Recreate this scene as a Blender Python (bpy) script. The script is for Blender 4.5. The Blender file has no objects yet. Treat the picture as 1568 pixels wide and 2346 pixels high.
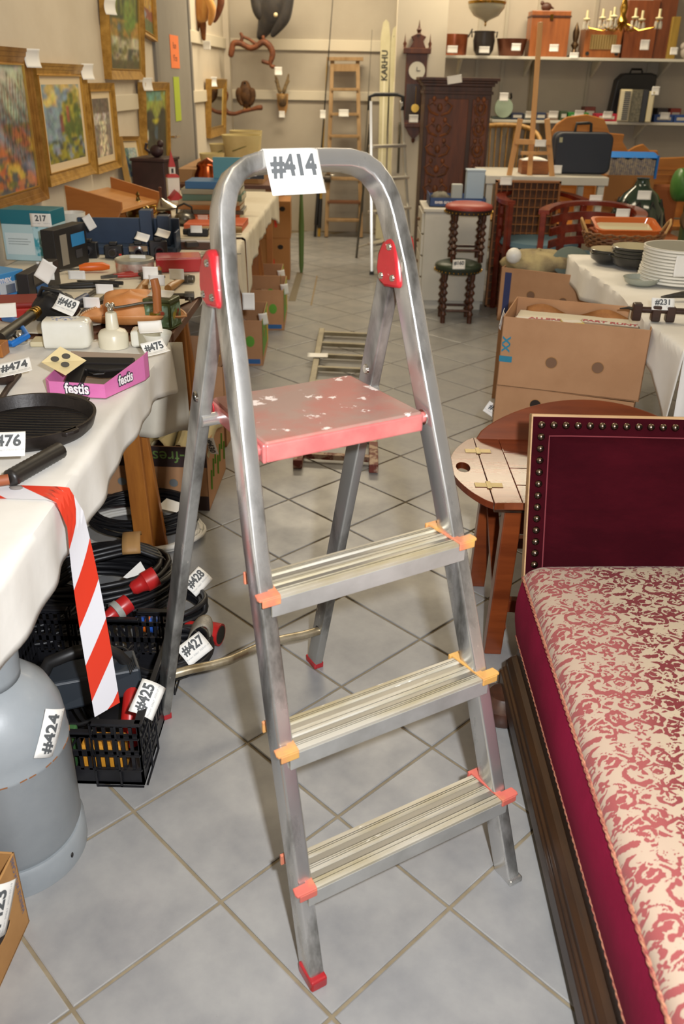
import bpy, bmesh, math, random
import numpy as np
from math import sin, cos, pi, radians, atan2, sqrt, hypot
from mathutils import Vector, Matrix

random.seed(7)
SC = bpy.context.scene
COL = SC.collection

# ------------------------------------------------------------------ camera
IW, IH, FPX = 1568, 2346, 1954.4
CAM = Vector((.2232, -1.0797, 1.3628))
_rx, _rz, _ry = radians(26.907), radians(-.588), radians(1.016)
FW = Vector((sin(_rz)*cos(_rx), cos(_rz)*cos(_rx), -sin(_rx)))
_r = Vector((cos(_rz), -sin(_rz), 0)); _u = _r.cross(FW)
RT = cos(_ry)*_r+sin(_ry)*_u
UP = -sin(_ry)*_r+cos(_ry)*_u
cd = bpy.data.cameras.new('camera'); co = bpy.data.objects.new('camera', cd); COL.objects.link(co)
cd.sensor_fit = 'HORIZONTAL'; cd.sensor_width = 24.0; cd.lens = FPX/IW*24.0; cd.clip_start = .05
co.matrix_world = Matrix(((RT.x, UP.x, -FW.x, CAM.x), (RT.y, UP.y, -FW.y, CAM.y), (RT.z, UP.z, -FW.z, CAM.z), (0, 0, 0, 1)))
cd.dof.use_dof = True; cd.dof.focus_distance = 1.95; cd.dof.aperture_fstop = 5.0
SC.camera = co

# ------------------------------------------------------------------ light and exposure
SC.view_settings.view_transform = 'Standard'; SC.view_settings.look = 'None'
SC.view_settings.gamma = 1; SC.view_settings.use_curve_mapping = False
SC.view_settings.exposure = 0.0
wd = bpy.data.worlds.new('world'); SC.world = wd; wd.use_nodes = True
wd.node_tree.nodes['Background'].inputs[0].default_value = (1, .9, .75, 1)
wd.node_tree.nodes['Background'].inputs[1].default_value = .12

def area(name, loc, target, size, energy, color, sy=None):
    l = bpy.data.lights.new(name, 'AREA'); l.energy = energy; l.color = color; l.size = size
    if sy: l.shape = 'RECTANGLE'; l.size_y = sy
    o = bpy.data.objects.new(name, l); COL.objects.link(o); o.location = loc
    o.rotation_euler = (Vector(target)-Vector(loc)).to_track_quat('-Z', 'Y').to_euler()
    return o
fl = CAM+RT*.13+UP*.09-FW*.02
area('camera_flash', fl, fl+FW*2+UP*.15, .045, 50, (.95, .97, 1.0))
for lx, ly, le in ((.4, -.6, 9), (.2, 3.2, 26), (-.1, 6.6, 50), (1.45, 5.9, 48), (3.0, 2.2, 22)):
    area('ceiling_light', (lx, ly, 2.75), (lx, ly, 0), 1.3, le, (1.0, .85, .61), .5)

# ------------------------------------------------------------------ pixel helpers (a pixel of the photograph to a point)
def ray(a, b):
    return (FW*FPX+RT*(a-IW/2)-UP*(b-IH/2)).normalized()
def atz(a, b, z=0.0):
    d = ray(a, b); return CAM+d*((z-CAM.z)/d.z)
def aty(a, b, y):
    d = ray(a, b); return CAM+d*((y-CAM.y)/d.y)
def atx(a, b, x):
    d = ray(a, b); return CAM+d*((x-CAM.x)/d.x)
WN = Vector((1, -.0365, 0)).normalized(); WP = Vector((-1.2, 2.6, 0))
WD = Vector((.0365, 1, 0)).normalized()
def atw(a, b, off=0):
    d = ray(a, b); return CAM+d*(((WP+WN*off-CAM).dot(WN))/d.dot(WN))

# ------------------------------------------------------------------ materials
def lin(c):
    if isinstance(c, str): c = [int(c[i:i+2], 16)/255 for i in (0, 2, 4)]
    return tuple(x/12.92 if x <= .04045 else ((x+.055)/1.055)**2.4 for x in c)+(1,)
_mc = {}
def mat(name, col, rough=.5, metal=0, var=None, vs=8, vlo=.4, vhi=.65, det=5, stretch=(1, 1, 1), bump=0, bs=60, coat=0, sheen=0,
        spots=None, ss=30, slo=.66, trans=0, alpha=1, sss=0, rvar=0, spec=.5, emit=None, es=1):
    if name in _mc: return _mc[name]
    m = bpy.data.materials.new(name); m.use_nodes = True; nt = m.node_tree; N = nt.nodes; L = nt.links
    b = N['Principled BSDF']; c = lin(col)
    b.inputs['Base Color'].default_value = c; b.inputs['Roughness'].default_value = rough; b.inputs['Metallic'].default_value = metal
    b.inputs['Coat Weight'].default_value = coat; b.inputs['Coat Roughness'].default_value = .12
    b.inputs['Sheen Weight'].default_value = sheen; b.inputs['Specular IOR Level'].default_value = spec
    b.inputs['Transmission Weight'].default_value = trans; b.inputs['Alpha'].default_value = alpha
    if emit: b.inputs['Emission Color'].default_value = lin(emit); b.inputs['Emission Strength'].default_value = es
    tc = N.new('ShaderNodeTexCoord'); mp = N.new('ShaderNodeMapping'); mp.inputs['Scale'].default_value = stretch
    L.new(tc.outputs['Object'], mp.inputs[0])
    out = None
    def noise(s, d=5, lo=.4, hi=.65):
        n = N.new('ShaderNodeTexNoise'); n.inputs['Scale'].default_value = s; n.inputs['Detail'].default_value = d
        n.inputs['Roughness'].default_value = .62
        L.new(mp.outputs[0], n.inputs['Vector'])
        r = N.new('ShaderNodeMapRange'); r.inputs[1].default_value = lo; r.inputs[2].default_value = hi
        L.new(n.outputs['Fac'], r.inputs[0]); return n, r
    def mix(f, a, bb):
        x = N.new('ShaderNodeMix'); x.data_type = 'RGBA'; L.new(f, x.inputs['Factor'])
        if hasattr(a, 'links'): L.new(a, x.inputs['A'])
        else: x.inputs['A'].default_value = a
        x.inputs['B'].default_value = bb; return x.outputs['Result']
    if var:
        n, r = noise(vs, det, vlo, vhi); out = mix(r.outputs[0], c, lin(var))
        if rvar:
            rr = N.new('ShaderNodeMapRange'); rr.inputs[1].default_value = .35; rr.inputs[2].default_value = .65
            rr.inputs[3].default_value = max(.02, rough-rvar); rr.inputs[4].default_value = min(1, rough+rvar)
            L.new(n.outputs['Fac'], rr.inputs[0]); L.new(rr.outputs[0], b.inputs['Roughness'])
    if spots:
        n2, r2 = noise(ss, 6, slo, slo+.03); out = mix(r2.outputs[0], out if out else c, lin(spots))
    if out: L.new(out, b.inputs['Base Color'])
    if bump:
        n3 = N.new('ShaderNodeTexNoise'); n3.inputs['Scale'].default_value = bs; n3.inputs['Detail'].default_value = 4
        L.new(mp.outputs[0], n3.inputs['Vector'])
        bp = N.new('ShaderNodeBump'); bp.inputs['Strength'].default_value = bump; bp.inputs['Distance'].default_value = .004
        L.new(n3.outputs['Fac'], bp.inputs['Height']); L.new(bp.outputs[0], b.inputs['Normal'])
    _mc[name] = m; return m
def woodm(name, c1, c2, rough=.45, ax='x', s=9, coat=.15, bump=.06):
    if name in _mc: return _mc[name]
    st = {'x': (.12, 1, 1), 'y': (1, .12, 1), 'z': (1, 1, .12)}[ax]
    return mat(name, c1, rough, var=c2, vs=s*4, vlo=.35, vhi=.68, det=6, stretch=st, bump=bump, bs=120, coat=coat)
def paintmat():
    if 'paint' in _mc: return _mc['paint']
    m = bpy.data.materials.new('paint'); m.use_nodes = True; nt = m.node_tree
    a = nt.nodes.new('ShaderNodeAttribute'); a.attribute_name = 'Col'
    b = nt.nodes['Principled BSDF']; b.inputs['Roughness'].default_value = .5
    nt.links.new(a.outputs['Color'], b.inputs['Base Color']); _mc['paint'] = m; return m

# ------------------------------------------------------------------ mesh builder
class MB:
    def __init__(s): s.v = []; s.f = []; s.m = []; s.cur = 0
    def add(s, vs, fs):
        o = len(s.v); s.v += [Vector(p) for p in vs]; s.f += [tuple(i+o for i in f) for f in fs]; s.m += [s.cur]*len(fs); return s
    def box(s, c, d, R=None, taper=1.0):
        hx, hy, hz = d[0]/2, d[1]/2, d[2]/2; c = Vector(c)
        vs = []
        for z in (-1, 1):
            k = taper if z > 0 else 1
            for x, y in ((-1, -1), (1, -1), (1, 1), (-1, 1)):
                p = Vector((x*hx*k, y*hy*k, z*hz)); vs.append(c+(R@p if R else p))
        return s.add(vs, [(3, 2, 1, 0), (4, 5, 6, 7), (0, 1, 5, 4), (1, 2, 6, 5), (2, 3, 7, 6), (3, 0, 4, 7)])
    def bb(s, a, b):
        a = Vector(a); b = Vector(b); return s.box((a+b)/2, [abs(x) for x in (b-a)])
    def hexa(s, p):  # 8 points: bottom 4 ccw, top 4 ccw
        return s.add(p, [(3, 2, 1, 0), (4, 5, 6, 7), (0, 1, 5, 4), (1, 2, 6, 5), (2, 3, 7, 6), (3, 0, 4, 7)])
    def bar(s, p0, p1, w, d, up=(0, 0, 1)):
        p0 = Vector(p0); p1 = Vector(p1); t = (p1-p0).normalized(); a = t.cross(Vector(up))
        if a.length < 1e-4: a = t.cross(Vector((1, 0, 0)))
        a.normalize(); b = a.cross(t).normalized()
        q = [(-1, -1), (1, -1), (1, 1), (-1, 1)]
        return s.add([p+a*(x*w/2)+b*(y*d/2) for p in (p0, p1) for x, y in q], [(0, 1, 2, 3), (7, 6, 5, 4), (1, 0, 4, 5), (2, 1, 5, 6), (3, 2, 6, 7), (0, 3, 7, 4)])
    def tube(s, pts, r, n=10, closed=False, cap=True, sec=None, nrm=None):
        pts = [Vector(p) for p in pts]; k = len(pts); o = len(s.v)
        rs = r if isinstance(r, (list, tuple)) else [r]*k
        prev = None
        for i, p in enumerate(pts):
            if closed: t = pts[(i+1) % k]-pts[i-1]
            else: t = pts[min(i+1, k-1)]-pts[max(i-1, 0)]
            t.normalize()
            if nrm is not None: b = Vector(nrm); a = t.cross(b).normalized(); b = a.cross(t)*-1 if False else Vector(nrm)
            else:
                if prev is None: prev = Vector((0, 0, 1)) if abs(t.z) < .9 else Vector((1, 0, 0))
                a = t.cross(prev).normalized(); b = a.cross(t).normalized(); prev = b
            if sec: s.v += [p+a*x*rs[i]+b*y*rs[i] for x, y in sec]
            else: s.v += [p+a*(cos(2*pi*j/n)*rs[i])+b*(sin(2*pi*j/n)*rs[i]) for j in range(n)]
        if sec: n = len(sec)
        fs = []
        for i in range(k if closed else k-1):
            for j in range(n):
                A = o+i*n; B = o+((i+1) % k)*n
                fs.append((A+j, A+(j+1) % n, B+(j+1) % n, B+j))
        if cap and not closed: fs += [tuple(o+j for j in range(n-1, -1, -1)), tuple(o+(k-1)*n+j for j in range(n))]
        s.f += fs; s.m += [s.cur]*len(fs); return s
    def cyl(s, p0, p1, r0, r1=None, n=20): return s.tube([p0, p1], [r0, r0 if r1 is None else r1], n)
    def lathe(s, prof, c=(0, 0, 0), n=28, M=None, sx=1, sy=1):
        c = Vector(c); o = len(s.v); k = len(prof)
        for r, z in prof:
            for j in range(n):
                p = Vector((r*cos(2*pi*j/n)*sx, r*sin(2*pi*j/n)*sy, z)); s.v.append(c+(M@p if M else p))
        fs = []
        for i in range(k-1):
            for j in range(n): fs.append((o+i*n+j, o+i*n+(j+1) % n, o+(i+1)*n+(j+1) % n, o+(i+1)*n+j))
        if prof[0][0] > 1e-6: fs.append(tuple(o+j for j in range(n-1, -1, -1)))
        if prof[-1][0] > 1e-6: fs.append(tuple(o+(k-1)*n+j for j in range(n)))
        s.f += fs; s.m += [s.cur]*len(fs); return s
    def sph(s, c, r, n=14, sc=(1, 1, 1), M=None):
        prof = [(max(1e-7, sin(pi*i/(n//2+1))), -cos(pi*i/(n//2+1))) for i in range(n//2+2)]
        S = Matrix.Diagonal(Vector((r*sc[0], r*sc[1], r*sc[2])))
        return s.lathe(prof, c, n, (M@S if M else S))
    def prism(s, poly, h, M=None, c=(0, 0, 0)):  # poly in xy, extruded z 0..h
        n = len(poly); c = Vector(c)
        vs = [Vector((x, y, z)) for z in (0, h) for x, y in poly]
        vs = [c+(M@p if M else p) for p in vs]
        return s.add(vs, [tuple(range(n-1, -1, -1)), tuple(range(n, 2*n))]+[(i, (i+1) % n, n+(i+1) % n, n+i) for i in range(n)])
    def grid(s, fn, nu, nv):
        o = len(s.v); s.v += [Vector(fn(i/nu, j/nv)) for j in range(nv+1) for i in range(nu+1)]
        fs = [(o+j*(nu+1)+i, o+j*(nu+1)+i+1, o+(j+1)*(nu+1)+i+1, o+(j+1)*(nu+1)+i) for j in range(nv) for i in range(nu)]
        s.f += fs; s.m += [s.cur]*len(fs); return s
    def quad(s, a, b, c, d): return s.add([a, b, c, d], [(0, 1, 2, 3)])
    def xf(s, M): s.v = [M@p for p in s.v]; return s

def setp(o, label=None, cat=None, group=None, kind=None):
    if label: o['label'] = label
    if cat: o['category'] = cat
    if group: o['group'] = group
    if kind: o['kind'] = kind
    return o
def link(name, mb, mt, parent=None, smooth=None, bevel=0, label=None, kind=None, solid=0, sub=0):
    me = bpy.data.meshes.new(name); me.from_pydata([tuple(p) for p in mb.v], [], mb.f)
    ms = mt if isinstance(mt, (list, tuple)) else [mt]
    for m in ms: me.materials.append(m)
    if len(ms) > 1: me.polygons.foreach_set('material_index', mb.m)
    if smooth: me.polygons.foreach_set('use_smooth', [True]*len(me.polygons)); me.set_sharp_from_angle(angle=radians(smooth))
    me.update()
    o = bpy.data.objects.new(name, me); COL.objects.link(o)
    if parent: o.parent = parent
    if solid: md = o.modifiers.new('s', 'SOLIDIFY'); md.thickness = solid; md.offset = 0
    if bevel: md = o.modifiers.new('b', 'BEVEL'); md.width = bevel; md.segments = 2; md.limit_method = 'ANGLE'; md.angle_limit = radians(40)
    if sub: md = o.modifiers.new('u', 'SUBSURF'); md.levels = sub; md.render_levels = sub
    return setp(o, label, kind=kind)
def single(name, label, cat, mb, mt, group=None, **kw):
    xs = [p.x for p in mb.v]; ys = [p.y for p in mb.v]; zs = [p.z for p in mb.v]
    c = Vector(((min(xs)+max(xs))/2, (min(ys)+max(ys))/2, min(zs)))
    mb.v = [p-c for p in mb.v]; o = link(name, mb, mt, **kw); o.location = c
    return setp(o, label, cat, group)
class Thing:
    def __init__(s, name, label, cat, loc, rz=0, group=None, kind=None, R=None):
        s.e = bpy.data.objects.new(name, None); COL.objects.link(s.e); s.e.empty_display_size = .05
        s.M = Matrix.Translation(Vector(loc)) @ (R.to_4x4() if R else Matrix.Rotation(rz, 4, 'Z'))
        s.e.matrix_world = s.M; s.I = s.M.inverted(); setp(s.e, label, cat, group, kind)
    def p(s, name, mb, mt, parent=None, world=False, **kw):
        if world: mb.xf(s.I)
        return link(name, mb, mt, parent or s.e, **kw)
    def w(s, v): return s.I@Vector(v)
def copy_tree(o, parent=None):
    c = o.copy(); COL.objects.link(c)
    if parent: c.parent = parent
    for ch in list(o.children): copy_tree(ch, c)
    return c
def dup(o, loc, rz, label=None, scale=None):
    c = copy_tree(o); c.location = loc; c.rotation_euler = (0, 0, rz)
    if scale: c.scale = scale
    if label: c['label'] = label
    return c
def place2(a, b, z):
    A = atz(a[0], a[1], z); B = atz(b[0], b[1], z); d = B-A
    return A, d.length, atan2(d.y, d.x)

# ------------------------------------------------------------------ lettering, tags
PAPER = mat('tag_paper', 'f2f0ea', .55)
INK = mat('ink_grey', '55585a', .7)
INKL = mat('ink_pale', 'a8abad', .8)
_tc = {}
def text_mesh(txt, size, bold=0.0, align='CENTER', ext=0.0, shear=0, xs=1):
    k = (txt, round(size, 5), bold, align, ext, shear, xs)
    if k in _tc: return _tc[k]
    cu = bpy.data.curves.new('t', 'FONT'); cu.body = txt; cu.size = size; cu.offset = bold*size; cu.align_x = align; cu.align_y = 'CENTER'
    cu.extrude = ext; cu.resolution_u = 3; cu.shear = shear
    ob = bpy.data.objects.new('t', cu); COL.objects.link(ob)
    dg = bpy.context.evaluated_depsgraph_get(); me = bpy.data.meshes.new_from_object(ob.evaluated_get(dg))
    vs = [Vector((v.co.x*xs, v.co.y, v.co.z)) for v in me.vertices]; fs = [tuple(p.vertices) for p in me.polygons]
    bpy.data.objects.remove(ob); bpy.data.meshes.remove(me); bpy.data.curves.remove(cu)
    _tc[k] = (vs, fs); return _tc[k]
def lettering(parent, txt, M, size, mt, bold=.02, name='lettering', bend=None, off=(0, 0), **kw):
    vs, fs = text_mesh(txt, size, bold, **kw)
    mb = MB(); out = []
    for v in vs:
        x, y, z = v.x+off[0], v.y+off[1], v.z
        if bend: x, y, dz = bend(x, y); z += dz
        out.append(M@Vector((x, y, z+(.0014 if bend else .0006))))
    mb.add(out, fs); return link(name, mb, mt, parent)
def frameM(o, x, y):
    x = Vector(x).normalized(); y = Vector(y); z = x.cross(y).normalized(); y = z.cross(x)
    o = Vector(o); return Matrix(((x.x, y.x, z.x, o.x), (x.y, y.y, z.y, o.y), (x.z, y.z, z.z, o.z), (0, 0, 0, 1)))
def tag(th, o, x, y, txt='', w=.09, h=.066, curl=.0, small=True, fold=False, parent=None):
    """paper lot tag: o = centre (world), x = reading direction, y = up direction (world)"""
    M = th.I@frameM(o, x, y) if isinstance(th, Thing) else frameM(o, x, y)
    pe = parent or (th.e if isinstance(th, Thing) else None)
    def bend(u, v): return u, v, curl*((v/(h/2))**2)*h*.5-curl*h*.1+curl*.3*(u/(w/2))**2*h*.3
    mb = MB()
    def g(a, b):
        u = (a-.5)*w; v = (b-.5)*h; u, v, dz = bend(u, v); return M@Vector((u, v, dz))
    mb.grid(g, 6, 8)
    s = link('price_tag', mb, PAPER, pe, smooth=60, solid=.0004)
    s['label'] = ('white paper lot tag reading '+txt) if txt else 'small white paper lot tag'
    if txt:
        lettering(s, txt, M, h*.60, INK, .035, bend=bend, off=(0, h*.14), xs=min(1.0, .93*w/(h*.60*.60*len(txt))))
        if small:
            lettering(s, 'Varunr: 50867', M, h*.115, INKL, .0, name='small_print', bend=bend, off=(-w*.22, -h*.24))
            lettering(s, '2020-07-19', M, h*.115, INKL, .0, name='small_print', bend=bend, off=(w*.27, -h*.22))
    return s
def ftag(th, px, py, Y, w=.075, h=.055, rx=0, parent=None, txt='', ang=0):
    """small far tag facing the camera side, hanging upright at pixel px,py and depth Y"""
    o = aty(px, py, Y); return tag(th, o, (cos(ang), rx, sin(ang)), (-sin(ang), 0, cos(ang)), txt, w, h, .15, small=False, parent=parent)

# ------------------------------------------------------------------ numpy noise for hand painted pictures
def vnoise(x, y, seed):
    xi = np.floor(x).astype(int); yi = np.floor(y).astype(int); xf = x-xi; yf = y-yi
    xf = xf*xf*(3-2*xf); yf = yf*yf*(3-2*yf)
    def h(a, b):
        n = (a*374761393+b*668265263+seed*974711) & 0x7fffffff
        n = ((n ^ (n >> 13))*1274126177) & 0x7fffffff
        return ((n ^ (n >> 16)) & 0xffff)/65535.
    return (h(xi, yi)*(1-xf)+h(xi+1, yi)*xf)*(1-yf)+(h(xi, yi+1)*(1-xf)+h(xi+1, yi+1)*xf)*yf
def fbm(x, y, s=1, o=4, sx=5, sy=5):
    r = 0*x; a = .5; t = 0
    for i in range(o): r = r+a*vnoise(x*sx*2**i, y*sy*2**i, s+i*17); t += a; a *= .55
    return r/t
def painted(name, parent, M, w, h, art, nx=60, ny=80, label=None):
    u = np.linspace(0, 1, nx+1); v = np.linspace(0, 1, ny+1); U, V = np.meshgrid(u, v)
    C = np.zeros(U.shape+(3,)); 
    def put(mask, c):
        m = np.clip(mask, 0, 1)[..., None]; C[:] = C*(1-m)+np.array(lin(c)[:3])*m
    art(U, V, put)
    if nx > 30:
        for _ in range(2):
            P = np.pad(C, ((1, 1), (1, 1), (0, 0)), mode='edge'); C[:] = (P[:-2, 1:-1]+P[2:, 1:-1]+P[1:-1, :-2]+P[1:-1, 2:]+2*P[1:-1, 1:-1])/6
        C[:] = C*(.62+.76*fbm(U, V, 77, 2, nx/3.5, ny/4.5))[..., None]
        C[:] = C*(1+.35*(np.stack([fbm(U, V, q*7+5, 2, 12, 12) for q in range(3)], -1)-.5))
    mb = MB(); mb.grid(lambda a, b: M@Vector(((a-.5)*w, (b-.5)*h, 0)), nx, ny)
    o = link(name, mb, paintmat(), parent, label=label)
    ca = o.data.color_attributes.new('Col', 'FLOAT_COLOR', 'POINT')
    arr = np.ones((C.shape[0]*C.shape[1], 4), dtype=np.float32); arr[:, :3] = C.reshape(-1, 3); ca.data.foreach_set('color', arr.ravel())
    return o

# ================================================================== THE SETTING
FLO_Y0, FLO_Y1, FX0, FX1 = -3.0, 7.8, -1.25, 4.2
GROUT = mat('grout', '8d8068', .9, var='7a6d56', vs=12)
TILE = mat('floor_tile_glaze', '989795', .33, var='82828380'[:6], vs=5.5, vlo=.38, vhi=.66, det=7, bump=.05, bs=30, spots='78777a', ss=55, slo=.70, rvar=.06)
fb = MB().bb((FX0-.2, FLO_Y0, -.05), (FX1, FLO_Y1+.1, -.0035)); floor = link('floor', fb, GROUT, kind='structure')
TS = .3; g = .0035; r2 = sqrt(2)
tm = MB(); hh = (TS/2-g)
def tilev(cx, cy, z0=-.0035, z1=0):
    c = hh*r2; b = .0022*r2
    q = [(c, 0), (0, c), (-c, 0), (0, -c)]; q2 = [(c-b, 0), (0, c-b), (-c+b, 0), (0, -c+b)]
    return [(cx+x, cy+y, z0) for x, y in q]+[(cx+x, cy+y, z1-.001) for x, y in q]+[(cx+x, cy+y, z1) for x, y in q2]
TF = [(0, 1, 5, 4), (1, 2, 6, 5), (2, 3, 7, 6), (3, 0, 4, 7), (4, 5, 9, 8), (5, 6, 10, 9), (6, 7, 11, 10), (7, 4, 8, 11), (8, 9, 10, 11)]
tm.add(tilev(0, 0), TF); tile0 = link('tile', tm, TILE, floor)
rest = MB(); cnt = 0; cells = []
for i in range(-40, 40):
    for j in range(-40, 40):
        x = ((i+.5)+(j+.5))/r2*TS; y = ((j+.5)-(i+.5))/r2*TS
        if FX0 < x < FX1 and FLO_Y0 < y < FLO_Y1-.1: cells.append((x, y))
def seen(c):
    x, y = c; lo = -.75 if y > 1 else -1.1; return lo < x < (1.05 if y < 3 else 1.25) and -1.0 < y
near = sorted([c for c in cells if seen(c)], key=lambda c: c[1])[:298]; ns = set(near); first = True
for c in cells:
    if c in ns:
        if first: tile0.location = (c[0], c[1], 0); first = False; continue
        t = tile0.copy(); COL.objects.link(t); t.parent = floor; t.location = (c[0], c[1], random.uniform(-.0003, .0003))
    else: rest.add(tilev(*c), TF)
link('tile_field', rest, TILE, floor, kind='stuff')

WALLM = mat('wall_paint_cream', 'cfc5b3', .8, var='c6bba8', vs=2, bump=.05, bs=150)
WALLG = mat('wall_paint_grey', 'b5ac9c', .8, var='aea494', vs=2, bump=.05, bs=150)
TRIM = mat('wall_rail_white', 'd3cab5', .6)
HT = 2.8
def wallp(s, z, off=0):
    return WP+WD*(s-2.6)+WN*off+Vector((0, 0, z))
mb = MB(); mb.hexa([wallp(-3.2, 0, -.12), wallp(-3.2, 0, 0), wallp(7.9, 0, 0), wallp(7.9, 0, -.12), wallp(-3.2, HT, -.12), wallp(-3.2, HT, 0), wallp(7.9, HT, 0), wallp(7.9, HT, -.12)])
link('wall_left', mb, WALLM, kind='structure')
link('wall_back', MB().bb((-1.3, 7.8, 0), (.9, 7.95, HT)), WALLG, kind='structure')
link('wall_pier', MB().bb((.50, 6.35, 0), (.88, 6.52, HT)), mat('pier_paint', 'd6cdba', .75), kind='structure')
link('wall_right', MB().bb((.86, 6.85, 0), (FX1, 7.0, HT)), WALLG, kind='structure')
link('wall_east', MB().bb((FX1, FLO_Y0, 0), (FX1+.1, 7.0, HT)), WALLM, kind='structure')
link('wall_south', MB().bb((-1.6, FLO_Y0-.1, 0), (FX1, FLO_Y0, HT)), WALLM, kind='structure')
link('ceiling', MB().bb((-1.6, FLO_Y0-.1, HT), (FX1+.1, 7.95, HT+.1)), mat('ceiling_white', 'dcd8cc', .85), kind='structure')
mb = MB(); mb.bb((-1.05, 7.775, 1.59), (.5, 7.8, 1.68)); link('trim_1', mb, TRIM, kind='structure', bevel=.004)
mb = MB(); mb.bb((-1.05, 7.775, 1.18), (.5, 7.8, 1.26)); link('trim_2', mb, TRIM, kind='structure', bevel=.004)
def wbox(mb, s0, s1, z0, z1, o0, o1):
    return mb.hexa([wallp(s0, z0, o0), wallp(s0, z0, o1), wallp(s1, z0, o1), wallp(s1, z0, o0), wallp(s0, z1, o0), wallp(s0, z1, o1), wallp(s1, z1, o1), wallp(s1, z1, o0)])
for n_, (s0, s1, z0) in enumerate(((4.14, 4.60, 1.18), (6.2, 7.78, 1.18), (6.2, 7.78, 1.59))):
    mb = MB(); wbox(mb, s0, s1, z0, z0+.085, 0, .022); link('trim_%d' % (n_+3), mb, TRIM, kind='structure', bevel=.004)
mb = MB(); wbox(mb, 7.70, 7.8, 0, HT, 0, .05); link('trim_6', mb, WALLM, kind='structure')
# grey door on the left wall
d = Thing('door_1', None, None, wallp(5.6, 0, 0), atan2(WD.y, WD.x), kind='structure')
mb = MB(); wbox(mb, 5.20, 6.18, 0, 2.2, .0, .012); dl = d.p('door_leaf', mb, mat('door_grey', '8e8a83', .55, var='86827b', vs=3), world=True, bevel=.004)
mb = MB(); wbox(mb, 5.12, 5.20, 0, 2.25, 0, .02); wbox(mb, 6.18, 6.24, 0, 2.25, 0, .02); d.p('door_frame', mb, mat('door_frame_grey', '7c7974', .5), world=True)
CHROME = mat('polished_chrome', 'd8d6d0', .14, 1)
hp = atw(386, 313, .012); mb = MB(); mb.cyl(hp, hp+WN*.05, .011); mb.cyl(hp+WN*.05, hp+WN*.05+WD*.11, .009); d.p('door_handle', mb, CHROME, world=True, smooth=40)
def sticker(pxs, colr, label, lines, seed):
    a = [atw(px, py, .0135) for px, py in pxs]  # tl tr br bl
    c = (a[0]+a[1]+a[2]+a[3])/4; w = ((a[1]-a[0]).length+(a[2]-a[3]).length)/2; h = ((a[0]-a[3]).length+(a[1]-a[2]).length)/2
    t = Thing('notice', label, 'notice', c)
    M = t.I@frameM(c, WD, (0, 0, 1)); mb = MB(); mb.grid(lambda p, q: M@Vector(((p-.5)*w, (q-.5)*h, .001)), 2, 4); t.p('paper', mb, mat('notice_'+colr, colr, .6), solid=.0006)
    for y, s in lines: lettering(t.e, s, M@Matrix.Translation((0, 0, .001)), .055, mat('ink_brown', '7a4030', .7), .02, off=(0, y*h))
sticker([(388, 78), (409, 84), (411, 155), (393, 157)], 'f0824a', 'orange paper notice taped on grey door', [(.18, 'Rum'), (-.2, '97cm')], 1)
sticker([(396, 175), (410, 177), (416, 275), (404, 279)], 'a9bd3c', 'narrow lime green paper strip on grey door', [], 2)
# floor marks
for q, (px0, py0, px1, py1, w_, nm, lb) in enumerate(((688, 624, 669, 690, .05, 'floor_tape', 'short dark strip stuck on the floor in the middle of the far aisle'), (727, 632, 713, 700, .012, 'floor_seam', 'thin brown line on the floor right of the dark strip'))):
    a = atz(px0, py0); b = atz(px1, py1); mb = MB(); mb.bar(a+Vector((0, 0, .0006)), b+Vector((0, 0, .0006)), w_, .0012)
    single(nm, lb, 'floor tape', mb, mat(nm, '6e6450' if q == 0 else '86755a', .8))

# ================================================================== STEPLADDER (the subject)
ALU = mat('scuffed_reflecting_aluminium', 'd6d5d2', .27, .85, var='85847f', vs=6, vlo=.50, vhi=.60, det=6, stretch=(1, 1, .35), spots='f1efe9', ss=30, slo=.665, rvar=.08)  # dark mottling: scuffs plus reflections painted into the metal colour
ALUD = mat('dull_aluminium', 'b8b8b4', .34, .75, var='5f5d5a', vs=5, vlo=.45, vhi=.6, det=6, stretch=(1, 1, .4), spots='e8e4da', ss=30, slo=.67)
ALUT = mat('worn_tread', 'c4bfb2', .5, .45, var='ada284', vs=10, vlo=.4, vhi=.65, det=7, stretch=(.4, 2.2, 1), spots='f3f0e6', ss=30, slo=.645)
TREADV = mat('tread_groove', 'a5a29a', .42, .8)
SKIRT = mat('tread_skirt', 'b8b8b4', .4, .5, var='a09f9a', vs=6)
REDP = mat('red_plastic', 'b3262c', .28, var='a01d25', vs=12, spots='d9a9a5', ss=60, slo=.68, coat=.3)
PINK = mat('worn_pink_plastic', 'a0645a', .6, var='94776c', vs=7, vlo=.42, vhi=.58, det=7, spots='e2d3cc', ss=20, slo=.615, bump=.12)
PINKS = mat('pink_plastic_edge', 'b9615f', .36, var='c07670', vs=12, spots='eed6cf', ss=40, slo=.73, coat=.2)
CAPP = mat('cap_salmon', 'c66558', .38, var='c98a5c', vs=6, vlo=.42, vhi=.55)
CAPY = mat('cap_ochre', 'c99a54', .38, var='c67a5c', vs=7, vlo=.45, vhi=.6)
ang = atan2(.517, .856)
L_ = Thing('stepladder', 'aluminium stepladder with three treads and worn pink platform standing in the aisle, tagged #414', 'stepladder', (.368+.004, -.0555+.002, 0), ang)
TA = .3425; CA = cos(math.atan(TA)); SA = sin(math.atan(TA))
def fp(x, z, b=0):  # point of the front plane, b = depth behind the front face
    return Vector((x, TA*z+b*CA, z-b*SA))
NRM = Vector((0, CA, -SA))
half = [(.213, .006), (.205, .2), (.196, .45), (.183, .72), (.167, .95), (.159, 1.1), (.150, 1.17), (.145, 1.195), (.135, 1.219), (.120, 1.238), (.100, 1.25), (.075, 1.2555), (.04, 1.2568)]
path = [fp(-x, z, .0225) for x, z in half]+[fp(0, 1.257, .0225)]+[fp(x, z, .0225) for x, z in reversed(half)]
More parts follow.
